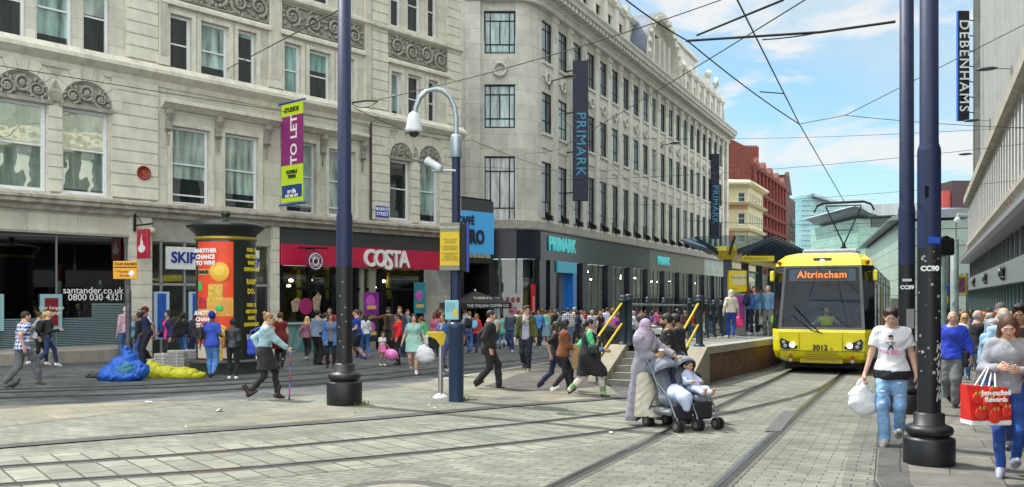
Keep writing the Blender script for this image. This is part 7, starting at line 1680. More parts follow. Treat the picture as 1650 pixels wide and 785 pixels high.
wire(at(848,247,50),at(1305,-5,14),.05,'long span wire crossing the white store to the upper right',.018,[at(897,242,46)])
wire(at(0,106,25.5),at(740,222,40),.05,'dark cable lying along the string course of the stone building',.02)
wire(at(1000,222,62),at(1650,205,36),.25,'level span wire across the street below the bracket arm',.018)
wire(at(900,290,54),at(1650,232,37),.3,'second level span wire across the street',.018)
wire(at(1000,330,62),at(1650,290,38),.3,'third level span wire across the street',.018)
wire(at(740,268,41),at(1140,268,88),.3,'thin cable along the white store under the windows',.015)
wire(at(900,185,40),at(1100,360,60),.3,'loose cable sloping across the white store windows',.015)
wire(at(1100,355,70),at(1460,357,80),.3,'far span wire above the distant tram stop',.03)
def lumps(name,loc,m,seeds,r,h,lab,cat,sub=None):
 f=Field().grp(.06)
 for c,rad in seeds:f.el(c,rad)
 f.cut((0,0,0),(0,0,-1));V,Q=f.mesh(h);V=np.asarray(V)*np.array([.82,.82,.86]);rn=np.random.RandomState(3)
 n=.05*np.abs(np.sin(V[:,0:1]*11+2*np.sin(V[:,1:2]*9+V[:,2:3]*12)))+.035*np.abs(np.sin(V[:,2:3]*19-V[:,0:1]*14+3*np.sin(V[:,1:2]*15)))-.04;V[:,2:3]+=n*(V[:,2:3]>.03);V[:,0:1]+=n*.8
 o=link(name,fast_mesh(name,V,Q,m,False),None,loc);return tag(o,lab,cat)
btarp=mat('blue tarpaulin',(.012,.10,.50),.38,var=.25,vscale=6,bump=1.0,bscale=9);ytarp=mat('yellow tarpaulin',(.50,.50,.015),.42,var=.2,vscale=6,bump=1.0,bscale=9)
lumps('tarpaulin_bag',G(200,613),btarp,[((-.45,0,.15),(.28,.3,.24)),((-.2,.1,.32),(.3,.3,.3)),((.05,.15,.55),(.22,.2,.22)),((.35,0,.25),(.35,.3,.25)),((.0,-.2,.12),(.5,.25,.14)),((-.05,.2,.72),(.10,.12,.2))],.1,.025,'crumpled bright blue tarpaulin sack on the dark pavement','sack')
lumps('carrier_sack',G(208,612.5)+Vector((0,-.3,.08)),mat('teal sack',(.02,.17,.28),.4,var=.3,vscale=8,bump=1,bscale=12),[((0,0,.12),(.28,.14,.2)),((.1,0,.25),(.2,.12,.16))],.1,.022,'teal carrier sack stuffed into the blue tarpaulin','sack')
lumps('black_sheet',G(160,609),mat('black plastic',(.012,.012,.014),.4,bump=1,bscale=10),[((0,0,.03),(.42,.12,.06)),((.2,0,.06),(.2,.12,.08))],.1,.025,'flattened black plastic sheet left of the blue sack','sheet')
lumps('tarpaulin_roll',G(275,609),ytarp,[((-.55,0,.16),(.3,.25,.26)),((-.15,0,.12),(.4,.25,.18)),((.35,0,.1),(.45,.22,.17)),((.75,.05,.06),(.25,.18,.1)),((-.62,0,.35),(.12,.12,.12))],.1,.025,'crumpled yellow tarpaulin lying beside the newspaper piles','tarpaulin')
paper=mat('newspaper edges',(.36,.35,.33),.8,var=.35,vscale=30)
for i,(u,v,n)in enumerate(((262,598,5),(283,599,6),(303,597,6),(252,597,3))):
 p=G(u,v-4);mb=MB();rn=random.Random(i)
 for k in range(n):mb.bbox(-.22+rn.uniform(-.02,.02),.22+rn.uniform(-.02,.02),-.16,.16,.005+k*.085,.085+k*.085,.01)
 t=tag(mb.build('newspaper_pile',paper,None,p),['strapped pile of newspapers second from the left','strapped pile of newspapers in the middle topped with green paper','strapped pile of newspapers nearest the drum','lowest strapped pile of newspapers at the left'][i],'newspapers','newspaper piles');t.rotation_euler=(0,0,R(20+i*8))
 MB().box(-.012,.012,-.165,.165,.004,.09+.085*(n-1)+.01).build('strap',mat('white strap',(.55,.55,.52),.6),t)
 if i==1:MB().box(-.2,.18,-.14,.14,.515,.525).build('top_paper',mat('pale green paper',(.45,.58,.36),.7),t)
p=G(311,587);t=thing('leaning_board','small white board leaning beside the advertising drum','board',p);MB().box(-.2,.2,-.02,.02,0,.75,Matrix.Rotation(R(-14),4,'X')@Matrix.Rotation(R(10),4,'Y')).build('board',wt,t)
p=G(22,627);f=Field().grp(.03).el((0,0,.13),(.065,.13,.07),rotm(25)).rc((0,.09,.17),(0,.12,.24),.035,.03).el((0,.125,.255),(.028,.035,.03)).rc((0,.15,.255),(0,.175,.248),.009,.004).rc((0,-.1,.1),(0,-.2,.05),.04,.018).rc((-.025,0,.09),(-.03,.01,.01),.009,.007).rc((.025,0,.09),(.03,-.02,.01),.009,.007).rc((-.03,0,.008),(-.03,.045,.006),.007,.005).rc((.03,-.02,.008),(.03,.03,.006),.007,.005)
V,Q=f.mesh(.008);o=link('pigeon',fast_mesh('pigeon',V,Q,mat('pigeon feathers',(.03,.032,.04),.6,var=.5,vscale=20)),None,p);o.rotation_euler=(0,0,R(-70));o.scale=(.8,)*3;tag(o,'dark pigeon walking on the pavement at the far left','pigeon')
def pp(u,v,vh,face,label,Y=None,H=None,dz=0,**k):
 if Y is None:p=G(u,v)
 else:x=(u-U0)/F*Y;p=Vector((x,Y,gz(x,Y)))
 if H is None:H=(v-vh)/(F/p.y)*1.005
 p.z+=dz+.006;lod=k.pop('lod',0 if p.y<14 else 1 if p.y<30 else 2)
 return person(p,R(face)-math.atan2(p.x,p.y),label,H,lod=lod,**k)
BLK=(.014,.014,.017);NAVY=(.014,.022,.06);JEAN=(.05,.13,.34);DJ=(.018,.035,.11);WHT=(.72,.72,.72);GRY=(.22,.23,.25)
def bag_at(S,hand,lab,m,w=.3,h=.36,d=.14,handles=True,name='carrier_bag',drop=.16,rz=0,soft=True):
 p=S['W'](S['hand'+hand]);o=thing(name,lab,'bag',(p.x,p.y,p.z-drop-h),rz)
 if soft:
  f=Field().grp(.06).el((0,0,h*.38),(w*.5,d*.55,h*.42)).el((w*.12,0,h*.22),(w*.42,d*.55,h*.26)).el((-w*.15,.02,h*.5),(w*.32,d*.45,h*.4)).rc((0,0,h*.8),(0,0,h+.02),.06,.022);V,Q=f.mesh(.02);V=np.asarray(V)
  V[:,0]+=.012*np.sin(V[:,2]*40+V[:,1]*20);link('bag_body',fast_mesh('bag_body',V,Q,m),o)
 else:MB().bbox(-w/2,w/2,-d/2,d/2,0,h,.015).build('bag_body',m,o)
 if handles:MB().tube([(-w*.22,0,h*.92),(-.02,0,h+drop+.02),(.02,0,h+drop+.02),(w*.22,0,h*.92)],.012,6).build('handle',m,o)
 return o
def shoulder_bag(S,lab,m,side=1,z=.0,w=.26,h=.24,back=.0,strap='l',name='shoulder_bag',cross=False):
 s=S['s'];pel=S['pel'];c=Vector(pel)+Vector((side*(.24),back,z));o=thing(name,lab,'bag',S['W'](c),0);o.rotation_euler=S['Wm'].to_euler();o.scale=(s,s,s)
 MB().bbox(-.06,.06,-w/2,w/2,-h/2,h/2,.035).build('bag_body',m,o)
 sh_=Vector(S['sh'+('l' if(side<0)!=cross else 'r')])-c+Vector((0,0,.07));f_=Vector((0,w*.4,h/2));b_=Vector((0,-w*.4,h/2))
 MB().tube([f_,(f_+sh_)*.5+Vector((side*.03,.13,.0)),sh_+Vector((0,.07,-.02)),sh_+Vector((0,0,.012)),sh_+Vector((0,-.08,-.02)),(b_+sh_)*.5+Vector((side*.03,-.12,0)),b_],.012,6).build('strap',m,o)
 return o
def backpack(S,lab,m):
 s=S['s'];o=thing('backpack',lab,'bag',S['W'](S['up']((0,-.19,.28))),0);o.rotation_euler=S['Wm'].to_euler();o.scale=(s,s,s)
 f=Field().grp(.05).el((0,-.02,0),(.15,.1,.2)).el((0,-.06,-.08),(.12,.09,.11));V,Q=f.mesh(.02);link('bag_body',fast_mesh('bag_body',V,Q,m),o)
 for x in(-.1,.1):MB().tube([(x,.06,.17),(x,.15,.2),(x*1.1,.29,.12),(x*1.25,.3,-.02),(x*1.4,.18,-.16),(x*1.1,.05,-.17)],.018,6).build('strap',m,o)
 return o
def prop(name,lab,cat,S,p,mb,m,rot=None):
 o=mb.build(name,m,None,S['W'](p));o.rotation_euler=rot or(0,0,0);return tag(o,lab,cat)
FWD=dict(hr=(.16,.36,1.12),hl=(-.16,.36,1.12))
leather=lambda c:cloth(c,'leather')
wbag=mat('white carrier film',(.66,.67,.70),.35,var=.12,vscale=9,bump=.8,bscale=16)
pp(36,622,497,-62,'man in blue and white checked shirt and grey jeans striding right past the bank',pose=walk(.33,ph=-1,hy=-10),hair='crop',top=('shirt',(.015,.05,.30),{'mat':'check','sl':.75,'hem':-.12}),bot=('jeans',(.11,.12,.14)),shoes=('trainer',(.16,.13,.09)),g=1.08)
pp(60,590,500,-80,'woman with dark bun, striped grey tee and black leggings, left of the blonde woman',sex='f',skin='tan',hair='bun',hc='dark',pose=walk(.28),top=('tee',(.36,.38,.47)),bot=('leggings',BLK),shoes=('trainer',(.7,.7,.7)))
S=pp(74,592,498,-75,'blonde woman with ponytail in black top and dark jeans outside the bank',sex='f',hair='ponytail',hc='blonde',pose=walk(.32,hr=(.2,.3,1.1)),top=('jacket',BLK),bot=('jeans',DJ),shoes=('trainer',(.75,.75,.75)))
backpack(S,'black backpack on the blonde woman outside the bank',cloth(BLK))
pp(203,582,494,20,'bald older man in pale pink shirt behind the stickered post',skin='fair',hair='balding',hc='white',pose=stand(),top=('shirt',(.52,.33,.40)),bot=('jeans',(.06,.13,.30)),H=1.78)
pp(214,584,506,-150,'grey-haired woman in light blue sleeveless top beside the stickered post',sex='f',hair='bob',hc='grey',pose=stand(),top=('sleeveless',(.16,.38,.62)),bot=('trousers',BLK))
pp(226,588,503,60,'man in black beside the grey-haired woman, half hidden by the man in the maroon cap',hair='short',hc='black',pose=stand(),top=('long',BLK),bot=('jeans',JEAN),skin='brown')
S=pp(238,590,493,105,'bearded man in maroon cap and navy sports shirt with white shoulder stripes',pose=walk(.12,hr=(.3,.1,.92),lean=5),skin='brown',hair='crop',hc='black',beard='black',hat=('cap',(.12,.008,.02)),top=('polo',(.012,.02,.075)),bot=('trousers',(.012,.014,.028)),shoes=('trainer',(.02,.06,.25)))
for s in(-1,1):
 m=MB()
 for k in(-.02,0,.02):
  sh_=Vector(S['sh'+('l' if s<0 else 'r')]);el_=Vector(S['el'+('l' if s<0 else 'r')]);d=(el_-sh_).normalized();m.tube([sh_+Vector((s*.03,k,.062)),sh_+Vector((s*.065,k,.02)),sh_+d*.17+Vector((s*.066,k,0))],.006,5)
 m.build('shoulder_stripes',wt,S['top_obj'])
S=pp(272,590,499,120,'dark-haired woman in hot pink top and navy cardigan facing left',sex='f',skin='tan',hair='long',hc='black',pose=stand(hr=(.15,.25,1.0)),top=('jacket',NAVY,{'open':.07,'hem':-.12}),under=('tee',(.75,.03,.25),{'hem':-.16}),bot=('leggings',BLK))
shoulder_bag(S,'navy handbag on the woman in the hot pink top',leather(NAVY),1,.05,back=.06)
S=pp(293,588,502,-40,'dark-haired woman in black jacket and blue jeans with a tan bag',sex='f',skin='tan',hair='longer',hc='black',pose=walk(.2),top=('jacket',BLK),bot=('jeans',(.07,.2,.48)))
shoulder_bag(S,'tan handbag on the woman in the black jacket',leather((.25,.10,.03)),-1,.06)
pp(316,588,505,0,'young woman in dark clothes almost hidden by the advertising drum',sex='f',hair='long',hc='dark',pose=stand(),top=('jacket',(.03,.03,.05)),bot=('jeans',DJ),H=1.6)
S=pp(341,609,503,-12,'woman in royal blue head wrap, blue tee and light blue jeans seen from behind',sex='f',g=1.22,skin='dark',hair=None,hat=('wrap',(.012,.025,.28)),pose=walk(.16,hr=(.24,.2,1.05)),top=('tee',(.035,.08,.45),{'sl':.8,'hem':-.14}),bot=('jeans',(.08,.22,.55)),shoes=('trainer',(.02,.03,.06)))
shoulder_bag(S,'black rucksack hanging at the left side of the woman in the blue head wrap',leather(BLK),-1,.22,.3,.34,-.1)
S=pp(375,612,514,-10,'woman in black knitted hat, black leather jacket and white trainers by the drum',sex='f',skin='dark',hair=None,hat=('beanie',BLK),pose=stand(hl=(-.16,.3,1.1)),top=('jacket',(.02,.024,.03),{'mat':'leather'}),bot=('leggings',BLK),shoes=('trainer',(.72,.72,.72)))
shoulder_bag(S,'tan leather bag on the woman in the black knitted hat',leather((.28,.11,.03)),-1,.1,.24,.3)
S=pp(424,644,494,-88,'woman in pale denim jacket and black skirt walking right with a patterned cane',sex='f',hair='bun',hc='light',eyewear='shades',lod=0,H=1.69,pose=walk(.27,ph=1,lean=6,hp=8,hr=(.14,.48,.97),gripr=1.3,hl=(-.2,-.05,.95)),top=('jacket',(.27,.40,.46),{'mat':'denim','hem':-.02}),under=('tee',(.50,.50,.56),{'hem':-.16}),bot=('skirt',(.02,.018,.02),'cotton',.33,(.014,.013,.016)),shoes=('boot',(.03,.013,.010)))
hp_=S['W'](S['handr']);gp_=G(466,645);cane=thing('walking_cane','patterned purple and red walking cane held by the woman in pale denim','walking cane',gp_);d=hp_+Vector((0,0,.02))-gp_
for k in range(9):a=k/9*.97;MB().tube([d*(a+.02),d*(a+.02+.108)],.012,8).build('cane_section',mat('cane %d'%(k%3),[(.12,.01,.16),(.45,.03,.05),(.10,.14,.4)][k%3],.35),cane)
MB().lathe([(.02,0),(.016,.05),(0,.06)],10).build('rubber_tip',black_f,cane);MB().tube([d+Vector((-.05,0,.0)),d+Vector((.07,0,.01))],.013,8).build('cane_handle',black_f,cane)
shoulder_bag(S,'bright blue patterned shopping bag behind the woman with the cane',mat('blue patterned bag',(.015,.05,.42),.5,var=.5,vscale=16),-1,.1,.3,.36,-.16)
S=pp(451,597,503,-5,'woman in maroon dress and black leggings seen from behind near the cafe counter',sex='f',g=1.15,skin='fair',hair='short',hc='brown',pose=walk(.14,hl=(-.22,.15,1.0)),top=('dress',(.13,.008,.014),{'ln':.30,'hr':.15,'sl':.35}),bot=('leggings',BLK),shoes=('flat',(.12,.10,.06)))
shoulder_bag(S,'orange handbag on the woman in the maroon dress',leather((.35,.14,.02)),-1,.02)
pp(449,570,497,-170,'blonde cafe worker standing behind the teal counter',Y=39.0,H=1.62,sex='f',hair='ponytail',hc='blonde',pose=stand(),top=('tee',(.18,.17,.16)),bot=('trousers',BLK))
pp(494,581,509,-20,'blonde woman in dusty mauve top seen from behind near the cafe',sex='f',hair='long',hc='blonde',pose=walk(.2),top=('sweater',(.24,.10,.14)),bot=('trousers',BLK),shoes=('trainer',(.5,.5,.5)))
pp(511,588,499,-40,'man in grey-blue jumper and black trousers standing near the cafe counter',skin='tan',hair='short',hc='black',pose=stand(hr=(.16,.3,1.05)),top=('sweater',(.20,.25,.36)),bot=('trousers',BLK),shoes=('trainer',BLK))
pp(522,585,503,-60,'person in slate top and black leggings with bright pink shoes',sex='f',hair='ponytail',hc='dark',pose=walk(.2),top=('long',(.07,.09,.13)),bot=('leggings',(.014,.014,.03)),shoes=('trainer',(.7,.05,.2)))
S=pp(533,593,505,178,'woman in open blue denim shirt over grey tee looking up beside the left pole',sex='f',skin='olive',hair='long',hc='black',pose=stand(hp=-14),top=('jacket',(.06,.17,.45),{'mat':'denim','open':.085,'low':.22}),under=('tee',(.16,.16,.18),{'hem':-.12}),bot=('trousers',BLK),shoes=('trainer',(.04,.04,.05)))
pp(531,580,497,175,'man in red top looking out behind the woman in the denim shirt',Y=32,H=1.76,skin='tan',hair='crop',hc='dark',pose=stand(),top=('tee',(.5,.03,.02)),bot=('jeans',DJ))
S=pp(577,583,497,95,'man in bright blue tee and dark shorts just right of the left pole',g=1.15,hair='crop',hc='brown',pose=walk(.24,hl=(-.18,.32,.98),hr=(.18,.32,.98)),top=('tee',(.012,.05,.42)),bot=('shorts',(.018,.02,.03)),shoes=('trainer',(.02,.05,.2)))
pp(589,578,505,20,'woman in white off-shoulder top and blue jeans with long brown hair',sex='f',hair='longer',hc='dark',pose=walk(.2),top=('long',(.60,.62,.70),{'hem':-.02}),bot=('jeans',(.035,.13,.38)),shoes=('trainer',(.5,.1,.2)))
pp(580,576,500,160,'dark-haired man half hidden behind the man in the blue tee',hair='short',hc='black',skin='brown',pose=stand(),top=('tee',(.05,.05,.06)),bot=('jeans',DJ))
pp(626,571,495,170,'man in brown jacket and dark hat with one arm stretched out by the cafe door',skin='tan',hair='short',hc='dark',hat=('hat',(.02,.018,.018)),beard='dark',pose=stand(hr=(.62,.18,1.32),hl=(-.34,.1,1.0)),top=('jacket',(.10,.045,.022),{'open':.08,'hem':-.1}),under=('tee',BLK),bot=('trousers',BLK))
S=pp(616,590,537,-150,'little girl in white tee and pink skirt holding a balloon',H=1.02,sex='f',child=True,skin='olive',hair='bun',hc='black',pose=stand(hr=(.22,.1,.85),hl=(-.3,.1,.95)),top=('tee',(.66,.62,.66)),bot=('skirt',(.62,.16,.36),'cotton',.24),shoes=('trainer',(.7,.7,.7)))
b_=G(630,590);bl_=thing('balloon','pink balloon beside the little girl','balloon',(b_.x+.05,b_.y-.25,b_.z+.36));MB().ell((0,0,0),(.21,.19,.17),20,14,Matrix.Rotation(R(25),3,'Y')).build('balloon_skin',mat('pink balloon',(.75,.18,.50),.18,coat=.5),bl_);MB().tube([(.17,0,-.09),(.21,0,-.12)],[.008,.02],8).build('knot',mat('pink balloon',(.75,.18,.50)),bl_)
S=pp(642,588,505,115,'woman in bright red hooded top and black trousers holding the little girl by the hand',sex='f',g=1.08,skin='olive',hair='lowbun',hc='black',pose=stand(hl=(-.32,.2,.92),hr=(.25,.05,.95)),top=('hoodie',(.60,.015,.025)),bot=('trousers',BLK),shoes=('boot',BLK))
shoulder_bag(S,'brown crossbody bag on the woman in the red hooded top',leather((.12,.07,.03)),1,.05)
pp(644,575,494,175,'fair-haired man in dark top behind the woman in red',hair='quiff',hc='light',skin='fair',pose=stand(),top=('long',(.05,.06,.09)),bot=('jeans',DJ),H=1.80)
pp(656,574,498,200,'man in pale blue shirt behind the woman in the mint dress',hair='short',hc='dark',pose=stand(),top=('shirt',(.16,.28,.50)),bot=('jeans',DJ))
S=pp(667,603,505,178,'woman in short mint green dress walking towards the camera with a white bag',sex='f',g=1.25,skin='fair',hair='long',hc='dark',pose=walk(.18,hl=(-.30,.15,.98),hr=(.33,.05,.92)),top=('dress',(.30,.52,.44),{'ln':.30,'hr':.15,'sl':.8}),bot=None,shoes=('trainer',(.68,.68,.68)))
MB().lathe([(0,-.012),(.022,-.01),(.022,.01),(0,.012)],10).build('pendant',black_f,S['o'],S['up']((0,.125,.40))).rotation_euler=(R(90),0,0)
bag_at(S,'l','bulging white carrier bag held by the woman in the mint dress',wbag,.5,.52,.3,drop=.02)
S=pp(690,587,507,75,'woman in green shirt and white trousers bending forward behind the mint dress',sex='f',skin='olive',hair='lowbun',hc='auburn',pose=stand(lean=26,hl=(-.12,.5,1.0),hr=(.14,.5,1.0)),top=('tee',(.07,.42,.20),{'sl':.7}),bot=('trousers',(.66,.66,.68)),shoes=('trainer',(.7,.7,.7)))
bag_at(S,'r','tan bag hanging from the woman in the green shirt',leather((.33,.24,.12)),.34,.3,.14,drop=.1)
pp(717,606,504,140,'woman in denim jacket and slate leggings walking just left of the camera mast',sex='f',skin='olive',hair='long',hc='dark',pose=walk(.2,hr=(.14,.3,1.18)),top=('jacket',(.03,.09,.28),{'mat':'denim','open':.05}),under=('tee',(.2,.2,.22)),bot=('cropped',(.05,.05,.14)),shoes=('trainer',(.7,.7,.7)))
pp(702,575,500,150,'dark-haired woman in pink behind the card reader post',sex='f',skin='brown',hair='long',hc='black',pose=stand(),top=('long',(.45,.12,.2)),bot=('trousers',BLK),H=1.62)
S=pp(786,627,497,-86,'man in black suit and pale blue shirt walking right past the camera mast',hair='crop',hc='dark',skin='fair',lod=0,pose=walk(.25,ph=1,hr=(.2,.02,.88),hl=(-.2,-.1,.9)),top=('blazer',(.018,.018,.022),{'open':.05,'t':.016,'hem':-.2}),under=('shirt',(.35,.45,.65)),bot=('trousers',(.016,.016,.020)),shoes=('flat',(.012,.012,.014)))
S=pp(756,569,501,-10,'woman with fair topknot and black backpack near the cafe parasol',sex='f',hair='bun',hc='light',pose=walk(.22),top=('jacket',(.10,.13,.20)),bot=('jeans',JEAN));backpack(S,'black backpack on the woman with the fair topknot',cloth(BLK))
S=pp(767,569,505,-20,'fair-haired woman in bright red hooded coat seen from behind',sex='f',hair='long',hc='light',pose=walk(.2),top=('hoodie',(.62,.02,.025),{'hem':-.12}),bot=('jeans',DJ));backpack(S,'pale blue rucksack on the woman in the red hooded coat',cloth((.18,.42,.60)))
S=pp(797,562,506,-30,'dark-haired woman in white blouse with a beige shoulder bag behind the suited man',sex='f',hair='long',hc='dark',pose=walk(.2),top=('long',(.6,.6,.62)),bot=('jeans',DJ));shoulder_bag(S,'beige shoulder bag on the woman in the white blouse',leather((.38,.28,.16)),1,.15,.3,.36)
pp(809,562,507,10,'woman in turquoise knee-length coat and pale jeans seen from behind',sex='f',hair='bun',hc='black',pose=walk(.16),top=('coat',(.10,.42,.36),{'low':.2}),bot=('jeans',(.22,.34,.48)),shoes=('boot',BLK))
pp(823,567,499,176,'man in navy padded waistcoat and dark cap walking towards the camera',skin='fair',hair='crop',hc='dark',hat=('cap',(.03,.03,.09)),pose=walk(.18),top=('gilet',(.045,.065,.10)),under=('long',(.05,.06,.08)),bot=('jeans',DJ),shoes=('trainer',(.4,.4,.4)))
S=pp(848,598,492,172,'young man with glasses in olive jacket over a grey printed tee',hair='quiff',hc='brown',skin='fair',eyewear='specs',pose=walk(.14,hy=38,hl=(-.28,.12,.88),hr=(.28,.12,.88)),top=('jacket',(.075,.085,.022),{'open':.095,'hem':-.05}),under=('tee',(.36,.36,.46),{'hem':-.12}),bot=('jeans',(.012,.014,.025)),shoes=('trainer',(.15,.11,.07)))
for dx_,dz_,c in((-.03,.38,(.75,.5,.05)),(.03,.33,(.6,.1,.35)),(.0,.27,(.05,.3,.5)),(.03,.42,(.7,.7,.65))):MB().ell(S['up']((dx_,.134,dz_)),(.03,.008,.026),8,6).build('tee_print',mat('print %d'%(c[0]*100),c,.6),S['o'])
shoulder_bag(S,'black messenger bag carried by the young man in the olive jacket',leather(BLK),1,.0,.3,.22,-.05,cross=True)
pp(868,561,498,172,'man in sky blue shirt walking towards the camera beside the olive jacket',skin='tan',hair='short',hc='black',pose=walk(.14),top=('shirt',(.07,.26,.62)),bot=('jeans',(.012,.018,.05)),shoes=('trainer',(.3,.22,.1)))
S=pp(880,552,500,5,'woman in mint top and long pale blue skirt seen from behind near the blue entrance',sex='f',hair='short',hc='dark',pose=stand(),top=('long',(.20,.50,.38)),bot=('skirt',(.22,.42,.52),'cotton',.62),shoes=('flat',(.5,.45,.3)));shoulder_bag(S,'brown bag slung across the woman in the mint top',leather((.20,.10,.04)),-1,.05)
pp(895,552,499,20,'person in black hooded coat walking away near the blue entrance',hair=None,hat=('hood',(.10,.10,.11)),pose=walk(.15),top=('coat',BLK),bot=('trousers',BLK))
pp(906,553,501,-15,'dark-haired woman in grey top walking beside the plaid shirt',sex='f',hair='long',hc='black',pose=walk(.15),top=('long',(.12,.12,.13)),bot=('trousers',BLK))
S=pp(915,560,496,0,'man in navy plaid hooded shirt and blue jeans seen from behind',hair='short',hc='black',pose=stand(),top=('hoodie',(.018,.025,.11),{'mat':'check'}),bot=('jeans',(.07,.22,.5)))
S=pp(892,630,515,-84,'girl in black tee and navy trousers walking right, half behind the brown blouse',sex='f',skin='tan',hair='longer',hc='dark',H=1.55,pose=walk(.36,ph=-1,hp=6),top=('tee',BLK,{'sl':1.0}),bot=('trousers',(.014,.018,.06)),shoes=('flat',BLK))
S=pp(906,635,514,-80,'girl in rust brown blouse, black jeans and white trainers carrying a paper bag',sex='f',skin='tan',hair='longer',hc='black',H=1.57,pose=walk(.24,ph=1,hp=4,hr=(.1,.34,1.02),hl=(-.1,.34,1.0)),top=('blouse' if False else 'threequarter',(.17,.058,.022),{'t':.022,'hem':-.10}),bot=('leggings',BLK),shoes=('trainer',(.75,.75,.75)))
bag_at(S,'r','large brown paper bag carried by the girl in the rust blouse',mat('brown paper',(.36,.22,.09),.7,var=.15,vscale=5,bump=.3),.36,.5,.16,False,'paper_bag',-.12,R(-20),False)
S=pp(945,640,508,-84,'woman in bright green embroidered tunic, long black waistcoat and cream scarf striding right',sex='f',skin='tan',hair='lowbun',hc='black',lod=0,H=1.63,g=1.08,pose=walk(.36,ph=-1,arms=.1,hr=(.16,.36,1.0),hl=(-.2,.1,.95)),top=('coat',(.012,.012,.015),{'sl':0,'open':.05,'low':.42,'t':.02}),under=('long',(.10,.55,.24),{'low':.36,'t':.014}),bot=('trousers',(.58,.52,.44)),shoes=('flat',BLK))
nk=S['neck'];f=Field().grp(.05).rc(nk+_n((-.07,.03,-.02)),nk+_n((.07,.03,-.02)),.07,.07).rc(nk+_n((.05,.1,-.05)),nk+_n((.09,.15,-.34)),.05,.045).rc(nk+_n((0,.1,-.06)),nk+_n((.0,.13,-.22)),.055,.04);V,Q=f.mesh(.014);link('scarf',fast_mesh('scarf',V,Q,cloth((.46,.40,.32))),S['o'])
for n in 'lr':w_=S['wr'+n];e_=S['el'+n];d=(w_-e_)/np.linalg.norm(w_-e_);MB().tube([w_-d*.10,w_-d*.01],.05,10,False).build('embroidered_cuff',mat('violet embroidery',(.16,.04,.38),.7,var=.6,vscale=40),S['o'])
for n in 'lr':a_=S['an'+n];k_=S['kn'+n];d=(k_-a_)/np.linalg.norm(k_-a_);MB().tube([a_+d*.05,a_+d*.16],.066,10,False).build('embroidered_hem',mat('green embroidery',(.14,.30,.10),.7,var=.6,vscale=30),S['o'])
shoulder_bag(S,'small black handbag carried by the woman in the green tunic',leather(BLK),1,.12,.2,.2,.12)
S=pp(1036,640,497,75,'woman with dark curly hair and glasses in white and blue top at the steps',Y=16.4,H=1.66,sex='f',skin='fair',hair='curly',hc='dark',eyewear='specs',pose=stand(),top=('long',(.45,.50,.66)),bot=('trousers',NAVY))
shoulder_bag(S,'navy bag on the curly-haired woman at the steps',leather(NAVY),1,.2)
S=pp(1094,640,504,70,'man in dark top and sunglasses looking at his phone beside the platform',Y=15.4,H=1.70,skin='brown',hair='short',hc='black',beard='black',eyewear='shades',pose=stand(hp=22,hr=(.1,.36,1.05),hl=(-.12,.34,1.05)),top=('tee',BLK),bot=('jeans',DJ))
prop('mobile_phone','dark phone in the hand of the man with sunglasses','phone',S,S['handr'],MB().bbox(-.035,.035,-.005,.005,-.07,.07,.004),tdk,(R(-50),0,R(60)))
S=pp(1078,680,503,82,'bearded man in black polo shirt looking left behind the pushchair',Y=13.9,H=1.71,skin='olive',hair='crop',hc='black',beard='black',g=1.1,pose=stand(hp=6),top=('polo',(.013,.013,.016)),bot=('jeans',DJ),lod=0)
MB().box(-.03,.03,-.004,.004,-.014,.014).build('breast_logo',wt,S['o'],S['up']((-.07,.146,.36)))
lil=(.235,.225,.265)
S=pp(1036,690,519,-128,'woman in lilac face veil and long cream and lilac robe pushing a pushchair',Y=13.25,sex='f',g=.86,H=1.62,skin='tan',hair=None,hat=('niqab',(.33,.26,.36)),lod=0,pose=walk(.08,ph=1,lean=3,hp=6,hr=(.05,.30,1.14),gripr=1.3,hl=(-.30,.46,1.10),gripl=1.3,hy=-24),top=('longdress',(.52,.48,.38),{'ln':.80,'hr':.165,'t':.012,'sl':1.85}),bot=None,shoes=('flat',BLK))
f=Field();torso_grp(f,S,.95,.035,-.1,True,straight=True)
for n in 'lr':sleeve(f,S,n,.036,1.75)
for n,s in(('l',-1),('r',1)):
 f.grp(.06,.06).rc(S['hip'+n]+_n((s*.03,-.03,.05)),_n((s*.20,-.08,.14)),.085,.105);f.minus((s*-.02,.25,.45),(.13,.25,.62));f.cut((0,0,.08),(0,0,-1))
for gq in f.groups:gq['sub'].append((_n(S['up']((0,.2,-.1))),_n((.06,.2,.8)),S['Rt']))
link('open_robe',grow('open_robe',f,.015,cloth(lil)),S['o'])
hp_=S['W'](S['handr']+_n((0,.02,.0)));cup=thing('iced_coffee_cup','iced coffee cup with straw in the hand of the veiled woman','cup',(hp_.x,hp_.y,hp_.z-.05));MB().lathe([(0,0),(.03,0),(.043,.12),(.045,.125),(0,.125)],14).build('cup',mat('iced coffee',(.42,.26,.12),.25,coat=.5),cup);MB().lathe([(.046,.12),(.046,.135),(.02,.15),(0,.15)],14).build('lid',mat('clear lid',(.6,.58,.55),.15),cup);MB().tube([(0,0,.1),(.01,0,.24)],.005,6).build('straw',mat('straw red',(.4,.04,.1),.4),cup)
pc0=G(1097,694);pf_=Vector((.47,-.88));prz=math.atan2(pf_.y,pf_.x)-R(90)
push=thing('pushchair','grey double pushchair with two folding hoods and black twin wheels','pushchair',(pc0.x+.08,pc0.y+.24,pc0.z+.006),prz)
tubem=mat('pushchair frame',(.20,.21,.24),.3,.7);seatm=mat('pushchair grey cloth',(.17,.19,.235),.8,var=.12,vscale=6,bump=.5,bscale=14);blkc=mat('pushchair black cloth',(.016,.016,.02),.8,bump=.4);whl=mat('wheel black',(.014,.014,.016),.5);hub=mat('wheel hub grey',(.10,.10,.11),.4)
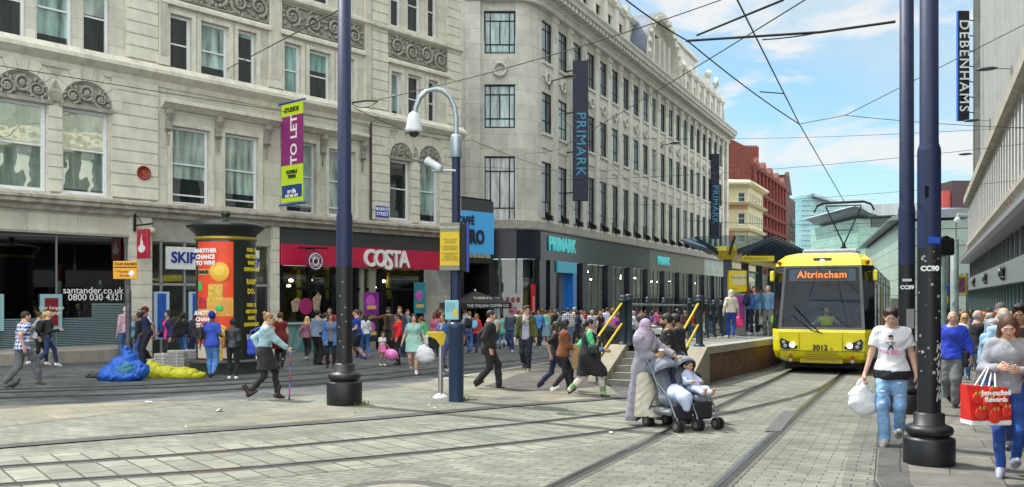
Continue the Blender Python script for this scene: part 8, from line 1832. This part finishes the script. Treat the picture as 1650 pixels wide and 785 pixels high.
for yy,tag_ in((.34,'front'),(-.36,'rear')):
 for x in(-.36,0,.36):
  for s in(-1,1):
   wm=MB();wm.tube([(x+s*.022,yy,.085),(x+s*.055,yy,.085)],.085,18);w_=wm.build('wheel',whl,push);MB().tube([(x+s*.055,yy,.085),(x+s*.060,yy,.085)],.045,12).build('hub',hub,w_)
  MB().tube([(x,yy,.085),(x,yy-.03,.2)],.018,8).build('wheel_fork',tubem,push)
for x in(-.38,0,.38):
 MB().tube([(x,.31,.2),(x,.14,.48),(x,-.1,.66)],.015,8).build('front_leg',tubem,push);MB().tube([(x,-.36,.2),(x,-.12,.55),(x,-.06,.68)],.014,8).build('rear_leg',tubem,push);MB().tube([(x,-.02,.5),(x,-.26,.86),(x,-.40,1.02),(x,-.47,1.06)],.014,8).build('push_tube',tubem,push)
 if x:MB().tube([(x,-.40,1.03),(x,-.50,1.065)],.022,8).build('foam_grip',blkc,push)
MB().tube([(-.38,.22,.36),(.38,.22,.36)],.013,8).tube([(-.38,-.30,.30),(.38,-.30,.30)],.013,8).build('cross_bar',tubem,push)
for x in(-.19,.19):
 f=Field().grp(.05).rc((x-.08,.18,.44),(x+.08,.18,.44),.05,.05).rc((x-.1,-.1,.42),(x+.1,-.1,.42),.06,.06).rc((x,.15,.43),(x,-.08,.41),.09,.1).rc((x-.09,-.14,.46),(x-.09,-.30,.84),.045,.04).rc((x+.09,-.14,.46),(x+.09,-.30,.84),.045,.04).rc((x,-.14,.46),(x,-.31,.84),.07,.06);V,Q=f.mesh(.014);link('seat',fast_mesh('seat',V,Q,seatm),push)
 MB().bbox(x-.16,x+.16,.16,.26,.14,.40,.03).build('foot_apron',blkc,push)
 n=8;A_=[];rows_=[]
 for i in range(5):
  a=R(-62+i*(25 if x<0 else 30));rows_.append([(x+.18*math.cos(math.pi*k/n),-.26+(.03+.25*math.sin(math.pi*k/n)**.55)*math.sin(a),.76+(.03+.25*math.sin(math.pi*k/n)**.55)*math.cos(a))for k in range(n+1)])
 m=MB()
 for i in range(4):m.strip(rows_[i],rows_[i+1],True)
 h_=m.build('hood',seatm,push);md=h_.modifiers.new('thick','SOLIDIFY');md.thickness=.012
 for i in(0,2,4):MB().tube(rows_[i],.012,6).build('hood_rib',tubem if i==4 else blkc,h_)
MB().bbox(-.34,.34,-.3,.12,.20,.30,.04).build('basket',mat('basket grey mesh',(.20,.21,.22),.7,var=.3,vscale=40),push)
MB().bbox(-.45,-.38,-.35,-.1,.5,.78,.04).build('side_pouch',blkc,push)
blk_=Field().grp(.06).rc((.30,.12,.51),(.08,.12,.52),.06,.06).rc((.19,.05,.54),(.19,.26,.48),.12,.10).rc((.19,.28,.46),(.19,.31,.34),.10,.06);V,Q=blk_.mesh(.014);bo=link('blanket',fast_mesh('blanket',V,Q,mat('pale blue blanket',(.42,.50,.68),.85,var=.15,bump=.6)),None);bo.location=push.location;bo.rotation_euler=push.rotation_euler;tag(bo,'pale blue blanket lying on the left seat of the pushchair','blanket')
Mw=Matrix.Translation(push.location)@Matrix.Rotation(prz,4,'Z');bx_=-.19
f=Field().grp(.03).rc((bx_,-.04,.60),(bx_,-.13,.76),.085,.075).el((bx_,-.02,.57),(.09,.09,.08));f.grp(.02,.03).rc((bx_-.05,.02,.57),(bx_-.08,.20,.57),.05,.042).rc((bx_-.08,.20,.57),(bx_-.07,.33,.52),.042,.03).rc((bx_+.05,.02,.57),(bx_+.08,.20,.57),.05,.042).rc((bx_+.08,.20,.57),(bx_+.09,.34,.53),.042,.03)
f.grp(.02,.03).rc((bx_-.08,-.12,.75),(bx_-.14,.0,.66),.036,.03).rc((bx_-.14,.0,.66),(bx_-.06,.09,.67),.03,.022).rc((bx_+.08,-.12,.75),(bx_+.14,.0,.66),.036,.03).rc((bx_+.14,.0,.66),(bx_+.08,.10,.68),.03,.022)
for x,y,z in((bx_-.07,.34,.52),(bx_+.09,.35,.53)):f.grp(.015,.02).rc((x,y,z),(x,y+.04,z+.07),.026,.02)
for x,y,z in((bx_-.05,.10,.675),(bx_+.07,.115,.685)):f.grp(.008,.015).el((x,y,z),(.022,.026,.02))
for x,y,z in((bx_-.05,.10,.675),(bx_+.07,.115,.685)):
 for q in range(4):f.grp(.003,.006).rc((x-.015+q*.01,y+.015,z),(x-.018+q*.012,y+.042,z-.01),.006,.005)
 f.grp(.003,.006).rc((x+.018,y,z+.01),(x+.028,y+.022,z+.012),.0065,.005)
V1,Q1=f.mesh(.011);HB=np.eye(4);HB[:3,:3]=rotm(-8,0,10)*.86;HB[:3,3]=(bx_,-.13,.90);V2,Q2=place(tmpl(('head',0),lambda:head_t(.0055)),HB);V,Q=merge([(V1,Q1),(V2,Q2)])
baby=thing('person','baby with bare feet in pale blue suit sitting in the pushchair','person',push.location,prz,'people in the street');link('body',fast_mesh('body',V,Q,skin_m('tan')),baby)
f=Field().grp(.03).rc((bx_,-.04,.60),(bx_,-.13,.77),.095,.085).el((bx_,-.02,.57),(.1,.1,.085));f.grp(.02,.03).rc((bx_-.05,.02,.57),(bx_-.08,.20,.57),.058,.05).rc((bx_-.08,.2,.57),(bx_-.07,.31,.525),.05,.04).rc((bx_+.05,.02,.57),(bx_+.08,.20,.57),.058,.05).rc((bx_+.08,.2,.57),(bx_+.09,.32,.535),.05,.04);f.grp(.02,.03).rc((bx_-.08,-.12,.75),(bx_-.14,.0,.66),.044,.038).rc((bx_-.14,0,.66),(bx_-.08,.06,.668),.038,.03).rc((bx_+.08,-.12,.75),(bx_+.14,.0,.66),.044,.038).rc((bx_+.14,0,.66),(bx_+.1,.06,.672),.038,.03);link('baby_suit',grow('baby_suit',f,.011,cloth((.40,.45,.62))),baby)
V,Q=tmpl(('hair','crop',0),lambda:hair_t('crop',.0075));o=link('hair',fast_mesh('hair',V,Q,hair_m('black')),baby);o.matrix_local=Matrix(HB.tolist())
for sg in(-1,1):
 q=link('eye',SHARE.get(('eye',0))or eye_mesh(),baby);q.matrix_local=Matrix(HB.tolist())@Matrix.Translation((sg*.031,0,0));q=link('eyebrow',brow_mesh('black'),baby);q.matrix_local=Matrix(HB.tolist())@Matrix.Translation((sg*.031,0,0))@Matrix.Diagonal((sg,1,1,1))
q=link('lips',lip_mesh(True),baby);q.matrix_local=Matrix(HB.tolist())
def plat_p(u,v,vh,face,lab,**k):
 kk=(u-U0)/F;Yp=(CH-PH)/((v-VH)/F+GA*kk+GB);return pp(u,v,vh,face,lab,Y=Yp,H=(v-vh)/(F/Yp)*1.01,dz=PH+.004,**k)
S=plat_p(1178,545,467,0,'white-haired woman in cream jacket and blue jeans seen from behind on the platform',sex='f',g=1.05,hair='bob',hc='white',pose=walk(.16),top=('jacket',(.52,.47,.38)),bot=('jeans',(.014,.05,.28)),shoes=('flat',(.25,.1,.04)))
bag_at(S,'r','hot pink carrier bag beside the woman in the cream jacket',mat('hot pink bag',(.8,.04,.22),.4),.28,.34,.12,drop=.05)
S=plat_p(1205,541,461,-20,'woman in blue denim jacket with long auburn hair left of the pair on the platform',sex='f',hair='wavy',hc='auburn',pose=stand(),top=('jacket',(.04,.12,.34),{'mat':'denim'}),bot=('leggings',NAVY),shoes=('trainer',(.6,.6,.6)))
backpack(S,'dark blue rucksack on the auburn-haired woman on the platform',cloth(NAVY))
plat_p(1216,541,461,160,'woman in denim jacket and black jeans with wavy brown hair on the platform',sex='f',hair='wavy',hc='brown',pose=stand(),top=('jacket',(.08,.18,.34),{'mat':'denim'}),bot=('leggings',BLK),shoes=('trainer',(.4,.4,.4)))
plat_p(1227,535,466,170,'woman in navy top behind the pair in denim on the platform',sex='f',hair='long',hc='dark',skin='tan',pose=stand(hr=(.1,.15,1.5)),top=('tee',NAVY),bot=('leggings',BLK))
S=plat_p(1238,541,460,165,'older man in pale denim jacket and grey trousers waiting beside the tram',hair='balding',hc='grey',pose=stand(),top=('jacket',(.12,.28,.42),{'mat':'denim','open':.05}),under=('shirt',(.2,.3,.55)),bot=('trousers',(.20,.20,.18)),shoes=('flat',BLK))
bag_at(S,'l','lime green carrier bag held by the older man beside the tram',mat('lime bag',(.30,.65,.05),.4),.3,.38,.14,drop=.03);bag_at(S,'r','white carrier bag held low by the older man beside the tram',wbag,.26,.32,.14,drop=.08)
dp_=tm.matrix_basis@Vector((.08,1.0,.50));person(dp_,tm.rotation_euler.z+R(180),'tram driver in yellow high visibility vest behind the windscreen',1.72,pose=stand(fl=(-.12,.35,.08),fr=(.12,.35,.08),py=0,pz=.55,hr=(.25,.42,.95),hl=(-.25,.42,.95)),lod=1,skin='fair',hair='crop',hc='grey',top=('gilet',(.62,.62,.04)),under=('shirt',(.5,.55,.6)),bot=('trousers',NAVY))
MB().bbox(-.25,.25,-.3,.25,.4,.5,.04).bbox(-.25,.25,.2,.32,.5,1.1,.04).build('driver_seat',mat('cab dashboard',(.03,.034,.04)),tm,(.08,1.05,.50))
S=pp(1437,726,501,176,'man in white printed tee and ripped pale jeans walking along the kerb',lod=0,g=.93,skin='fair',hair='short',hc='dark',dz=.07,H=1.76,pose=walk(.12,ph=-1,lean=2,hp=20,sw=.158,hr=(.30,.10,.88),hl=(-.28,.06,.88),gripr=1.3),top=('tee',(.74,.74,.80),{'hem':-.035,'t':.009,'hip':.026}),under=('tee',BLK,{'hem':-.14,'t':.013,'hip':.03,'sl':0}),bot=('jeans',(.20,.36,.60)),shoes=('trainer',(.42,.40,.40)))
o=S['o'];ch=S['up'];pk_=mat('pink tee lettering',(.62,.16,.32),.7)
text('tee_lettering','THE BELL',.062,pk_,S['top_obj'],Matrix.Translation(ch((0,.146,.20)))@Matrix.Rotation(R(180),4,'Z')@Matrix.Rotation(R(84),4,'X'),.002,'CENTER',.002)
m=MB();m.ell(ch((.0,.146,.375)),(.028,.006,.034),10,8);m.build('printed_face',mat('printed skin',(.5,.28,.2),.7),S['top_obj']);MB().ell(ch((.0,.147,.398)),(.03,.006,.018),10,6).build('printed_hair',mat('printed dark',(.02,.02,.03),.7),S['top_obj'])
MB().tube([ch((-.06,.144,.325)),ch((0,.146,.34)),ch((.06,.144,.325))],.013,6).tube([ch((0,.144,.34)),ch((0,.145,.29))],.026,6).build('printed_coat',mat('printed grey',(.45,.47,.5),.7),S['top_obj']);MB().tube([ch((0,.145,.285)),ch((-.03,.145,.235))],.009,6).tube([ch((0,.145,.285)),ch((.03,.145,.235))],.009,6).build('printed_legs',mat('printed dark',(.02,.02,.03)),S['top_obj'])
for n,fr in(('l',.35),('l',.7),('r',.3),('r',.62),('r',.95)):
 hp_,kn_=Vector(S['hip'+n]),Vector(S['kn'+n]);c=hp_.lerp(kn_,fr)+Vector((0,.092-.018*fr,0));MB().ell(c,(.035,.012,.016),8,6).build('frayed_rip',mat('frayed threads',(.52,.56,.62),.9,var=.3,vscale=60),o)
bag_at(S,'r','white carrier bag hanging from the hand of the man in the printed tee',wbag,.34,.40,.2,drop=.02)
S=pp(1536,662,511,166,'bald man in royal blue jumper and grey trousers walking towards the camera',H=1.70,g=1.18,skin='fair',hair='balding',hc='white',dz=.07,lod=0,pose=walk(.13,hl=(-.3,.08,.90),hr=(.28,.05,.9),hy=15),top=('sweater',(.025,.06,.52)),under=('shirt',(.45,.5,.62)),bot=('trousers',(.15,.155,.16)),shoes=('flat',BLK))
shoulder_bag(S,'black bag slung across the man in the royal blue jumper',leather(BLK),-1,-.08,.26,.3,.04,cross=True)
pp(1521,650,496,172,'man with short dark afro in navy jacket behind the royal blue jumper',Y=18.0,H=1.74,dz=.07,skin='brown',hair='afro',hc='black',beard='black',pose=walk(.12),top=('jacket',(.02,.035,.09),{'open':.05}),under=('tee',(.55,.55,.55)),bot=('jeans',DJ))
pp(1555,640,506,178,'blonde woman in sunglasses and white top walking towards the camera',Y=21.5,H=1.64,dz=.07,sex='f',hair='long',hc='blonde',eyewear='shades',pose=walk(.12),top=('long',(.62,.62,.64)),bot=('jeans',JEAN))
pp(1565,640,500,178,'dark-skinned man in bright blue top behind the blonde woman',Y=25,H=1.76,dz=.07,skin='dark',hair='crop',hc='black',pose=walk(.12),top=('sweater',(.03,.08,.45)),bot=('jeans',DJ))
pp(1574,645,508,-60,'bald bearded man in black tee, sunglasses and grey trousers turning away',Y=17.2,H=1.72,dz=.07,skin='fair',hair='balding',hc='grey',beard='grey',eyewear='shades',g=1.1,pose=stand(hr=(.1,.34,1.38),hy=-15),top=('tee',BLK),bot=('trousers',(.17,.18,.17)),lod=0)
pp(1590,640,511,165,'fair-haired woman in pale top behind the man in the black tee',Y=20,H=1.58,dz=.07,sex='f',hair='long',hc='light',pose=walk(.1),top=('long',(.45,.42,.36)),bot=('jeans',DJ))
pp(1600,680,521,170,'grey-haired woman in sunglasses and pale blue shirt behind the grey hooded top',Y=14.6,H=1.56,dz=.07,sex='f',hair='bob',hc='grey',eyewear='shades',pose=stand(),top=('shirt',(.25,.42,.62)),bot=('jeans',JEAN))
pp(1619,690,497,20,'bald man in pale blue shirt seen from behind, above the grey hooded top',Y=12.6,H=1.76,dz=.07,skin='fair',hair='balding',hc='grey',g=1.12,pose=stand(hp=8),top=('shirt',(.32,.48,.70)),bot=('trousers',(.12,.13,.16)))
pp(1612,660,488,175,'man in grey cap behind the bald man in pale blue',Y=16.0,H=1.84,dz=.07,hair='crop',hc='grey',hat=('beanie',(.10,.095,.09)),pose=stand(),top=('jacket',(.2,.3,.45)),bot=('jeans',DJ))
pp(1645,720,489,172,'dark-haired young man at the right edge looking down behind the grey hooded top',Y=10.6,H=1.80,dz=.07,skin='olive',hair='quiff',hc='black',lod=0,pose=stand(hp=14),top=('jacket',(.03,.03,.035)),bot=('jeans',DJ))
S=pp(1624,778,515,182,'woman in grey hooded top with long ombre hair looking down at her hands',g=.9,lod=0,sex='f',H=1.68,skin='fair',hair=None,dz=.07,pose=walk(.10,ph=-1,lean=3,hp=24,hr=(.10,.30,1.16),hl=(-.10,.30,1.14),er=(.5,-.6,-.4),el=(-.5,-.6,-.4)),top=('hoodie',(.27,.28,.31)),bot=('jeans',(.014,.06,.26)),shoes=('trainer',(.30,.31,.40)))
V,Q=hair_t('longer',.0075);HM=Matrix(S['HM'].tolist());me=fast_mesh('hair',V,Q);me.materials.append(hair_m('brown'));me.materials.append(hair_m('blonde'))
cen_=V[Q].mean(1)[:,2];mi=(cen_<-.12).astype(np.int32)
if len(mi)==len(me.polygons):me.polygons.foreach_set('material_index',mi)
q=link('hair',me,S['o']);q.matrix_local=HM
for dx_ in(-.025,.025):MB().tube([S['up']((dx_,.125,.43)),S['up']((dx_*1.2,.15,.33)),S['up']((dx_*1.1,.155,.22))],.005,6).build('drawstring',mat('cord white',(.6,.6,.62),.7),S['o'])
w_=S['wrl'];MB().tube([w_+_n((-.03*math.cos(a),.0,.03*math.sin(a)))for a in[k*.63 for k in range(10)]],.008,6,closed=True).build('wrist_watch',mat('watch steel',(.5,.5,.52),.25,1),S['o'])
el_=S['W'](S['elr']*.45+S['wrr']*.55);sbx=at(1589,684,el_.y-.22);sb2=thing('shopping_bag','red shopping bag printed with strawberries and white lettering','bag',sbx,R(6));px_=F/sbx.y;bw_,bh_=72/px_,66/px_
redb=mat('strawberry red bag',(.60,.02,.015),.3,var=.25,vscale=7,bump=.4,bscale=10);m=MB();m._add([(-bw_*.48,-.09,.05),(bw_*.46,-.09,.03),(bw_*.46,.09,.03),(-bw_*.48,.09,.05),(-bw_*.54,-.05,bh_*.98),(bw_*.44,-.05,bh_*.9),(bw_*.44,.05,bh_*.9),(-bw_*.54,.05,bh_*.98),(-bw_*.02,-.11,bh_*.5),(0,.11,bh_*.5)],[(0,1,8),(1,5,8),(5,4,8),(4,0,8),(1,2,6,5),(3,0,4,7),(2,3,9),(6,2,9),(7,6,9),(3,7,9),(4,5,6,7)]);bb_=m.build('bag_body',redb,sb2)
MB().bbox(-bw_*.49,bw_*.47,-.095,.095,0,.055,.01).build('white_base',wbag,sb2);rn=random.Random(4)
for(x,z,r)in((-.13,.12,.06),(.02,.1,.07),(.14,.14,.055),(-.05,.22,.06),(.1,.25,.06),(-.17,.27,.05),(.0,.33,.05)):
 s_=MB().ell((x,-.108,z),(r,.012,r*1.1),14,8).build('printed_strawberry',mat('strawberry print',(.65,.03,.02),.35,var=.5,vscale=45),bb_)
 for k in range(4):MB().ell((x-.03+.02*k,-.116,z+r*.95),(.012,.004,.02),6,4).build('printed_leaf',mat('leaf print',(.25,.38,.04),.5),s_)if k%2 else None
text('lettering','Jam-packed\nRewards',.065,wt,bb_,face_M(.02,-.125,bh_*.72),.002,bold=.003);hd_=Vector(el_)-Vector(sbx);Rz=Matrix.Rotation(R(-6),3,'Z');hd_=Rz@hd_
for y in(-.05,.05):MB().tube([(-bw_*.2,y,bh_*.93),hd_+Vector((-.03,y*.3,.02)),hd_+Vector((.03,y*.3,.02)),(bw_*.14,y,bh_*.9)],.009,6).build('handle',wbag,sb2)
S=pp(1704,790,520,78,'person in red sleeves at the right edge holding out a phone',Y=8.7,H=1.66,dz=.07,lod=0,sex='f',skin='tan',hair='long',hc='dark',pose=stand(hr=(.10,.50,1.20),hl=(-.05,.46,1.04),gripr=.9,gripl=.9,hdr=(0,.3,.1)),top=('hoodie',(.62,.012,.02),{'low':.3}),bot=('leggings',BLK))
prop('mobile_phone','black phone in the red-sleeved hand at the right edge','phone',S,S['handr']+_n((0,.05,.02)),MB().bbox(-.036,.036,-.075,.075,-.005,.005,.004),tdk,(R(12),R(8),R(70)))
pt_=[S['W'](S['handr']+_n((0,-.02,0))),S['W'](S['handr']+_n((0,.0,-.10))),S['W'](S['handl']+_n((.02,.06,-.12))),S['W'](S['handl'])];o0=pt_[0];tag(MB().tube([p-o0 for p in smooth3(pt_)]if 'smooth3' in globals()else[p-o0 for p in pt_],.004,6).build('phone_cable',mat('cord white',(.6,.6,.62)),None,o0),'white phone cable hanging between the red-sleeved hands','cable')
CN={'black':(BLK,1),'navy':(NAVY,1),'white':((.6,.6,.62),1),'grey':((.2,.21,.22),1),'red':((.5,.02,.03),1),'pink':((.62,.12,.28),1),'purple':((.18,.03,.26),1),'teal':((.03,.22,.24),1),'beige':((.42,.34,.22),1),'olive':((.08,.09,.03),1),'sky blue':((.12,.3,.6),1),'mustard':((.45,.27,.03),1),'brown':((.12,.06,.03),1),'denim blue':((.05,.14,.34),1),'lilac':((.35,.25,.5),1),'orange':((.6,.2,.03),1)}
BN={'black trousers':('trousers',BLK),'blue jeans':('jeans',JEAN),'dark jeans':('jeans',DJ),'pale jeans':('jeans',(.2,.33,.5)),'white trousers':('trousers',(.6,.6,.6)),'grey trousers':('trousers',GRY),'beige trousers':('trousers',(.36,.30,.2)),'navy shorts':('shorts',NAVY)}
USED=set();rc_=random.Random(21)
def crowd(spots,where,face_pool,dz=0,group='distant walkers in the street'):
 for(u,Y,top_c)in spots:
  for tr in range(60):
   sex=rc_.choice('mf');tc_=top_c if top_c and tr<30 else rc_.choice(list(CN));bn=rc_.choice(list(BN)[:7]if sex=='f' else list(BN));hr_=rc_.choice([('short','black'),('crop','dark'),('quiff','brown'),('short','grey'),('crop','light')]if sex=='m' else[('long','dark'),('bob','brown'),('longer','black'),('ponytail','blonde'),('long','ginger'),('bun','dark'),('wavy','light')])
   gar=rc_.choice([('tee','tee'),('jacket','jacket'),('hoodie','hooded top'),('shirt','checked shirt')]if sex=='m' else[('long','top'),('jacket','jacket'),('tee','tee'),('coat','coat')])
   key=(tc_,gar[1],where)
   if key not in USED:USED.add(key);break
  hn={'black':'black','dark':'dark','brown':'brown','grey':'grey','light':'fair','blonde':'blonde','ginger':'ginger'}[hr_[1]]
  lab='%s-haired %s in %s %s and %s %s'%(hn,'man' if sex=='m' else 'woman',tc_,gar[1],bn,where)
  x=(u-U0)/F*Y;fc=rc_.choice(face_pool)+rc_.uniform(-25,25)
  person((x,Y,gz(x,Y)+dz+.006),R(fc),lab,rc_.uniform(1.66,1.84)if sex=='m' else rc_.uniform(1.56,1.70),pose=rc_.choice([walk(.2,ph=1),walk(.24,ph=-1),stand(),walk(.15)]),sex=sex,g=rc_.uniform(.95,1.15),skin=rc_.choice(['fair','fair','tan','olive','brown','dark','pale']),hair=hr_[0],hc=hr_[1],top=(gar[0],CN[tc_][0])if gar[0]!='shirt' else('shirt',CN[tc_][0],{'mat':'check'}),bot=BN[bn],shoes=('trainer',rc_.choice([BLK,(.4,.4,.4),(.1,.06,.03)])),lod=1 if Y<27 else 2,group=group)
W1='near the blue entrance'
crowd([(924,45,'beige'),(932,43,'navy'),(938,47,'white'),(898,49,'grey'),(886,47,None),(860,46,'black'),(840,44,None),(873,49,'brown'),(905,47,None)],W1,[0,180,10,-90,90])
W2='left of the steps'
crowd([(953,40,'denim blue'),(968,41,'black'),(978,44,None),(988,42,'black'),(948,47,None),(961,46,'brown'),(997,40,'purple'),(984,38,None),(972,50,'sky blue')],W2,[0,180,-90,90,20])
W3='beyond the platform barrier'
crowd([(1012,46,'navy'),(1023,42,'sky blue'),(1036,50,None),(1046,44,'denim blue'),(1056,48,'pink'),(1065,54,None),(1074,46,'white'),(1084,52,None),(1094,60,'lilac'),(1104,50,None),(1116,56,'red'),(1126,64,None),(1006,55,None),(1040,60,'black'),(1060,62,None),(1136,60,'grey'),(1144,66,None),(1152,58,None)],W3,[0,180,-90,90,-60])
W4='in the far right crowd'
crowd([(1512,28,'navy'),(1517,34,None),(1524,30,'white'),(1531,36,None),(1542,33,'black'),(1549,30,'denim blue'),(1556,38,'white'),(1566,34,None),(1580,29,'grey'),(1588,26,'black'),(1598,30,None),(1606,34,'sky blue'),(1572,42,None),(1560,48,None),(1545,45,None),(1528,48,'beige'),(1518,44,None),(1536,55,'orange'),(1552,58,None),(1584,44,None),(1540,66,None),(1524,62,'pink'),(1510,54,None),(1612,26,None),(1628,24,'teal'),(1640,28,None)],W4,[180,170,0,190,180],.07)
W5='outside the cafe'
crowd([(600,43,'grey'),(655,42,'black'),(705,41,None),(548,40,'black'),(745,44,'lilac'),(735,46,None)],W5,[0,180,-90,90])
W6='under the cafe parasol'
crowd([(752,40,None),(775,46,'black'),(790,44,None)],W6,[180,90])
W7='in the street beyond the tram'
crowd([(1440,50,'red'),(1443,60,None),(1432,75,None),(1446,42,'white')],W7,[180,0],.05)
crowd([(1514,19.5,'navy'),(1530,22.5,'white'),(1544,26,'black'),(1583,23,'sky blue'),(1596,21.5,'navy'),(1622,19.5,'denim blue'),(1635,21,'black'),(1570,31,'grey'),(1506,38,'white'),(1535,41,'sky blue'),(1562,56,'navy'),(1575,52,'white'),(1592,38,'beige'),(1520,70,'grey'),(1532,76,'black'),(1615,31,'olive'),(1546,64,'lilac'),(1512,66,'navy')],'on the right pavement',[180,165,0,190],.07)
crowd([(610,42,'white'),(672,41,'sky blue'),(712,42,'teal'),(555,41,'pink'),(728,43,'black'),(783,43.5,'denim blue'),(835,47,'white'),(853,42,'navy'),(941,52,'red'),(957,53,'white'),(985,55,'grey'),(1001,50,'black'),(1015,58,'white'),(1031,61,'red'),(1050,64,'black'),(1070,66,'sky blue'),(1090,47,'black'),(1110,68,'white'),(1122,49,'navy'),(990,47,'sky blue'),(470,36,'grey'),(917,50,'white')],'among the shoppers',[0,180,-90,90,200])
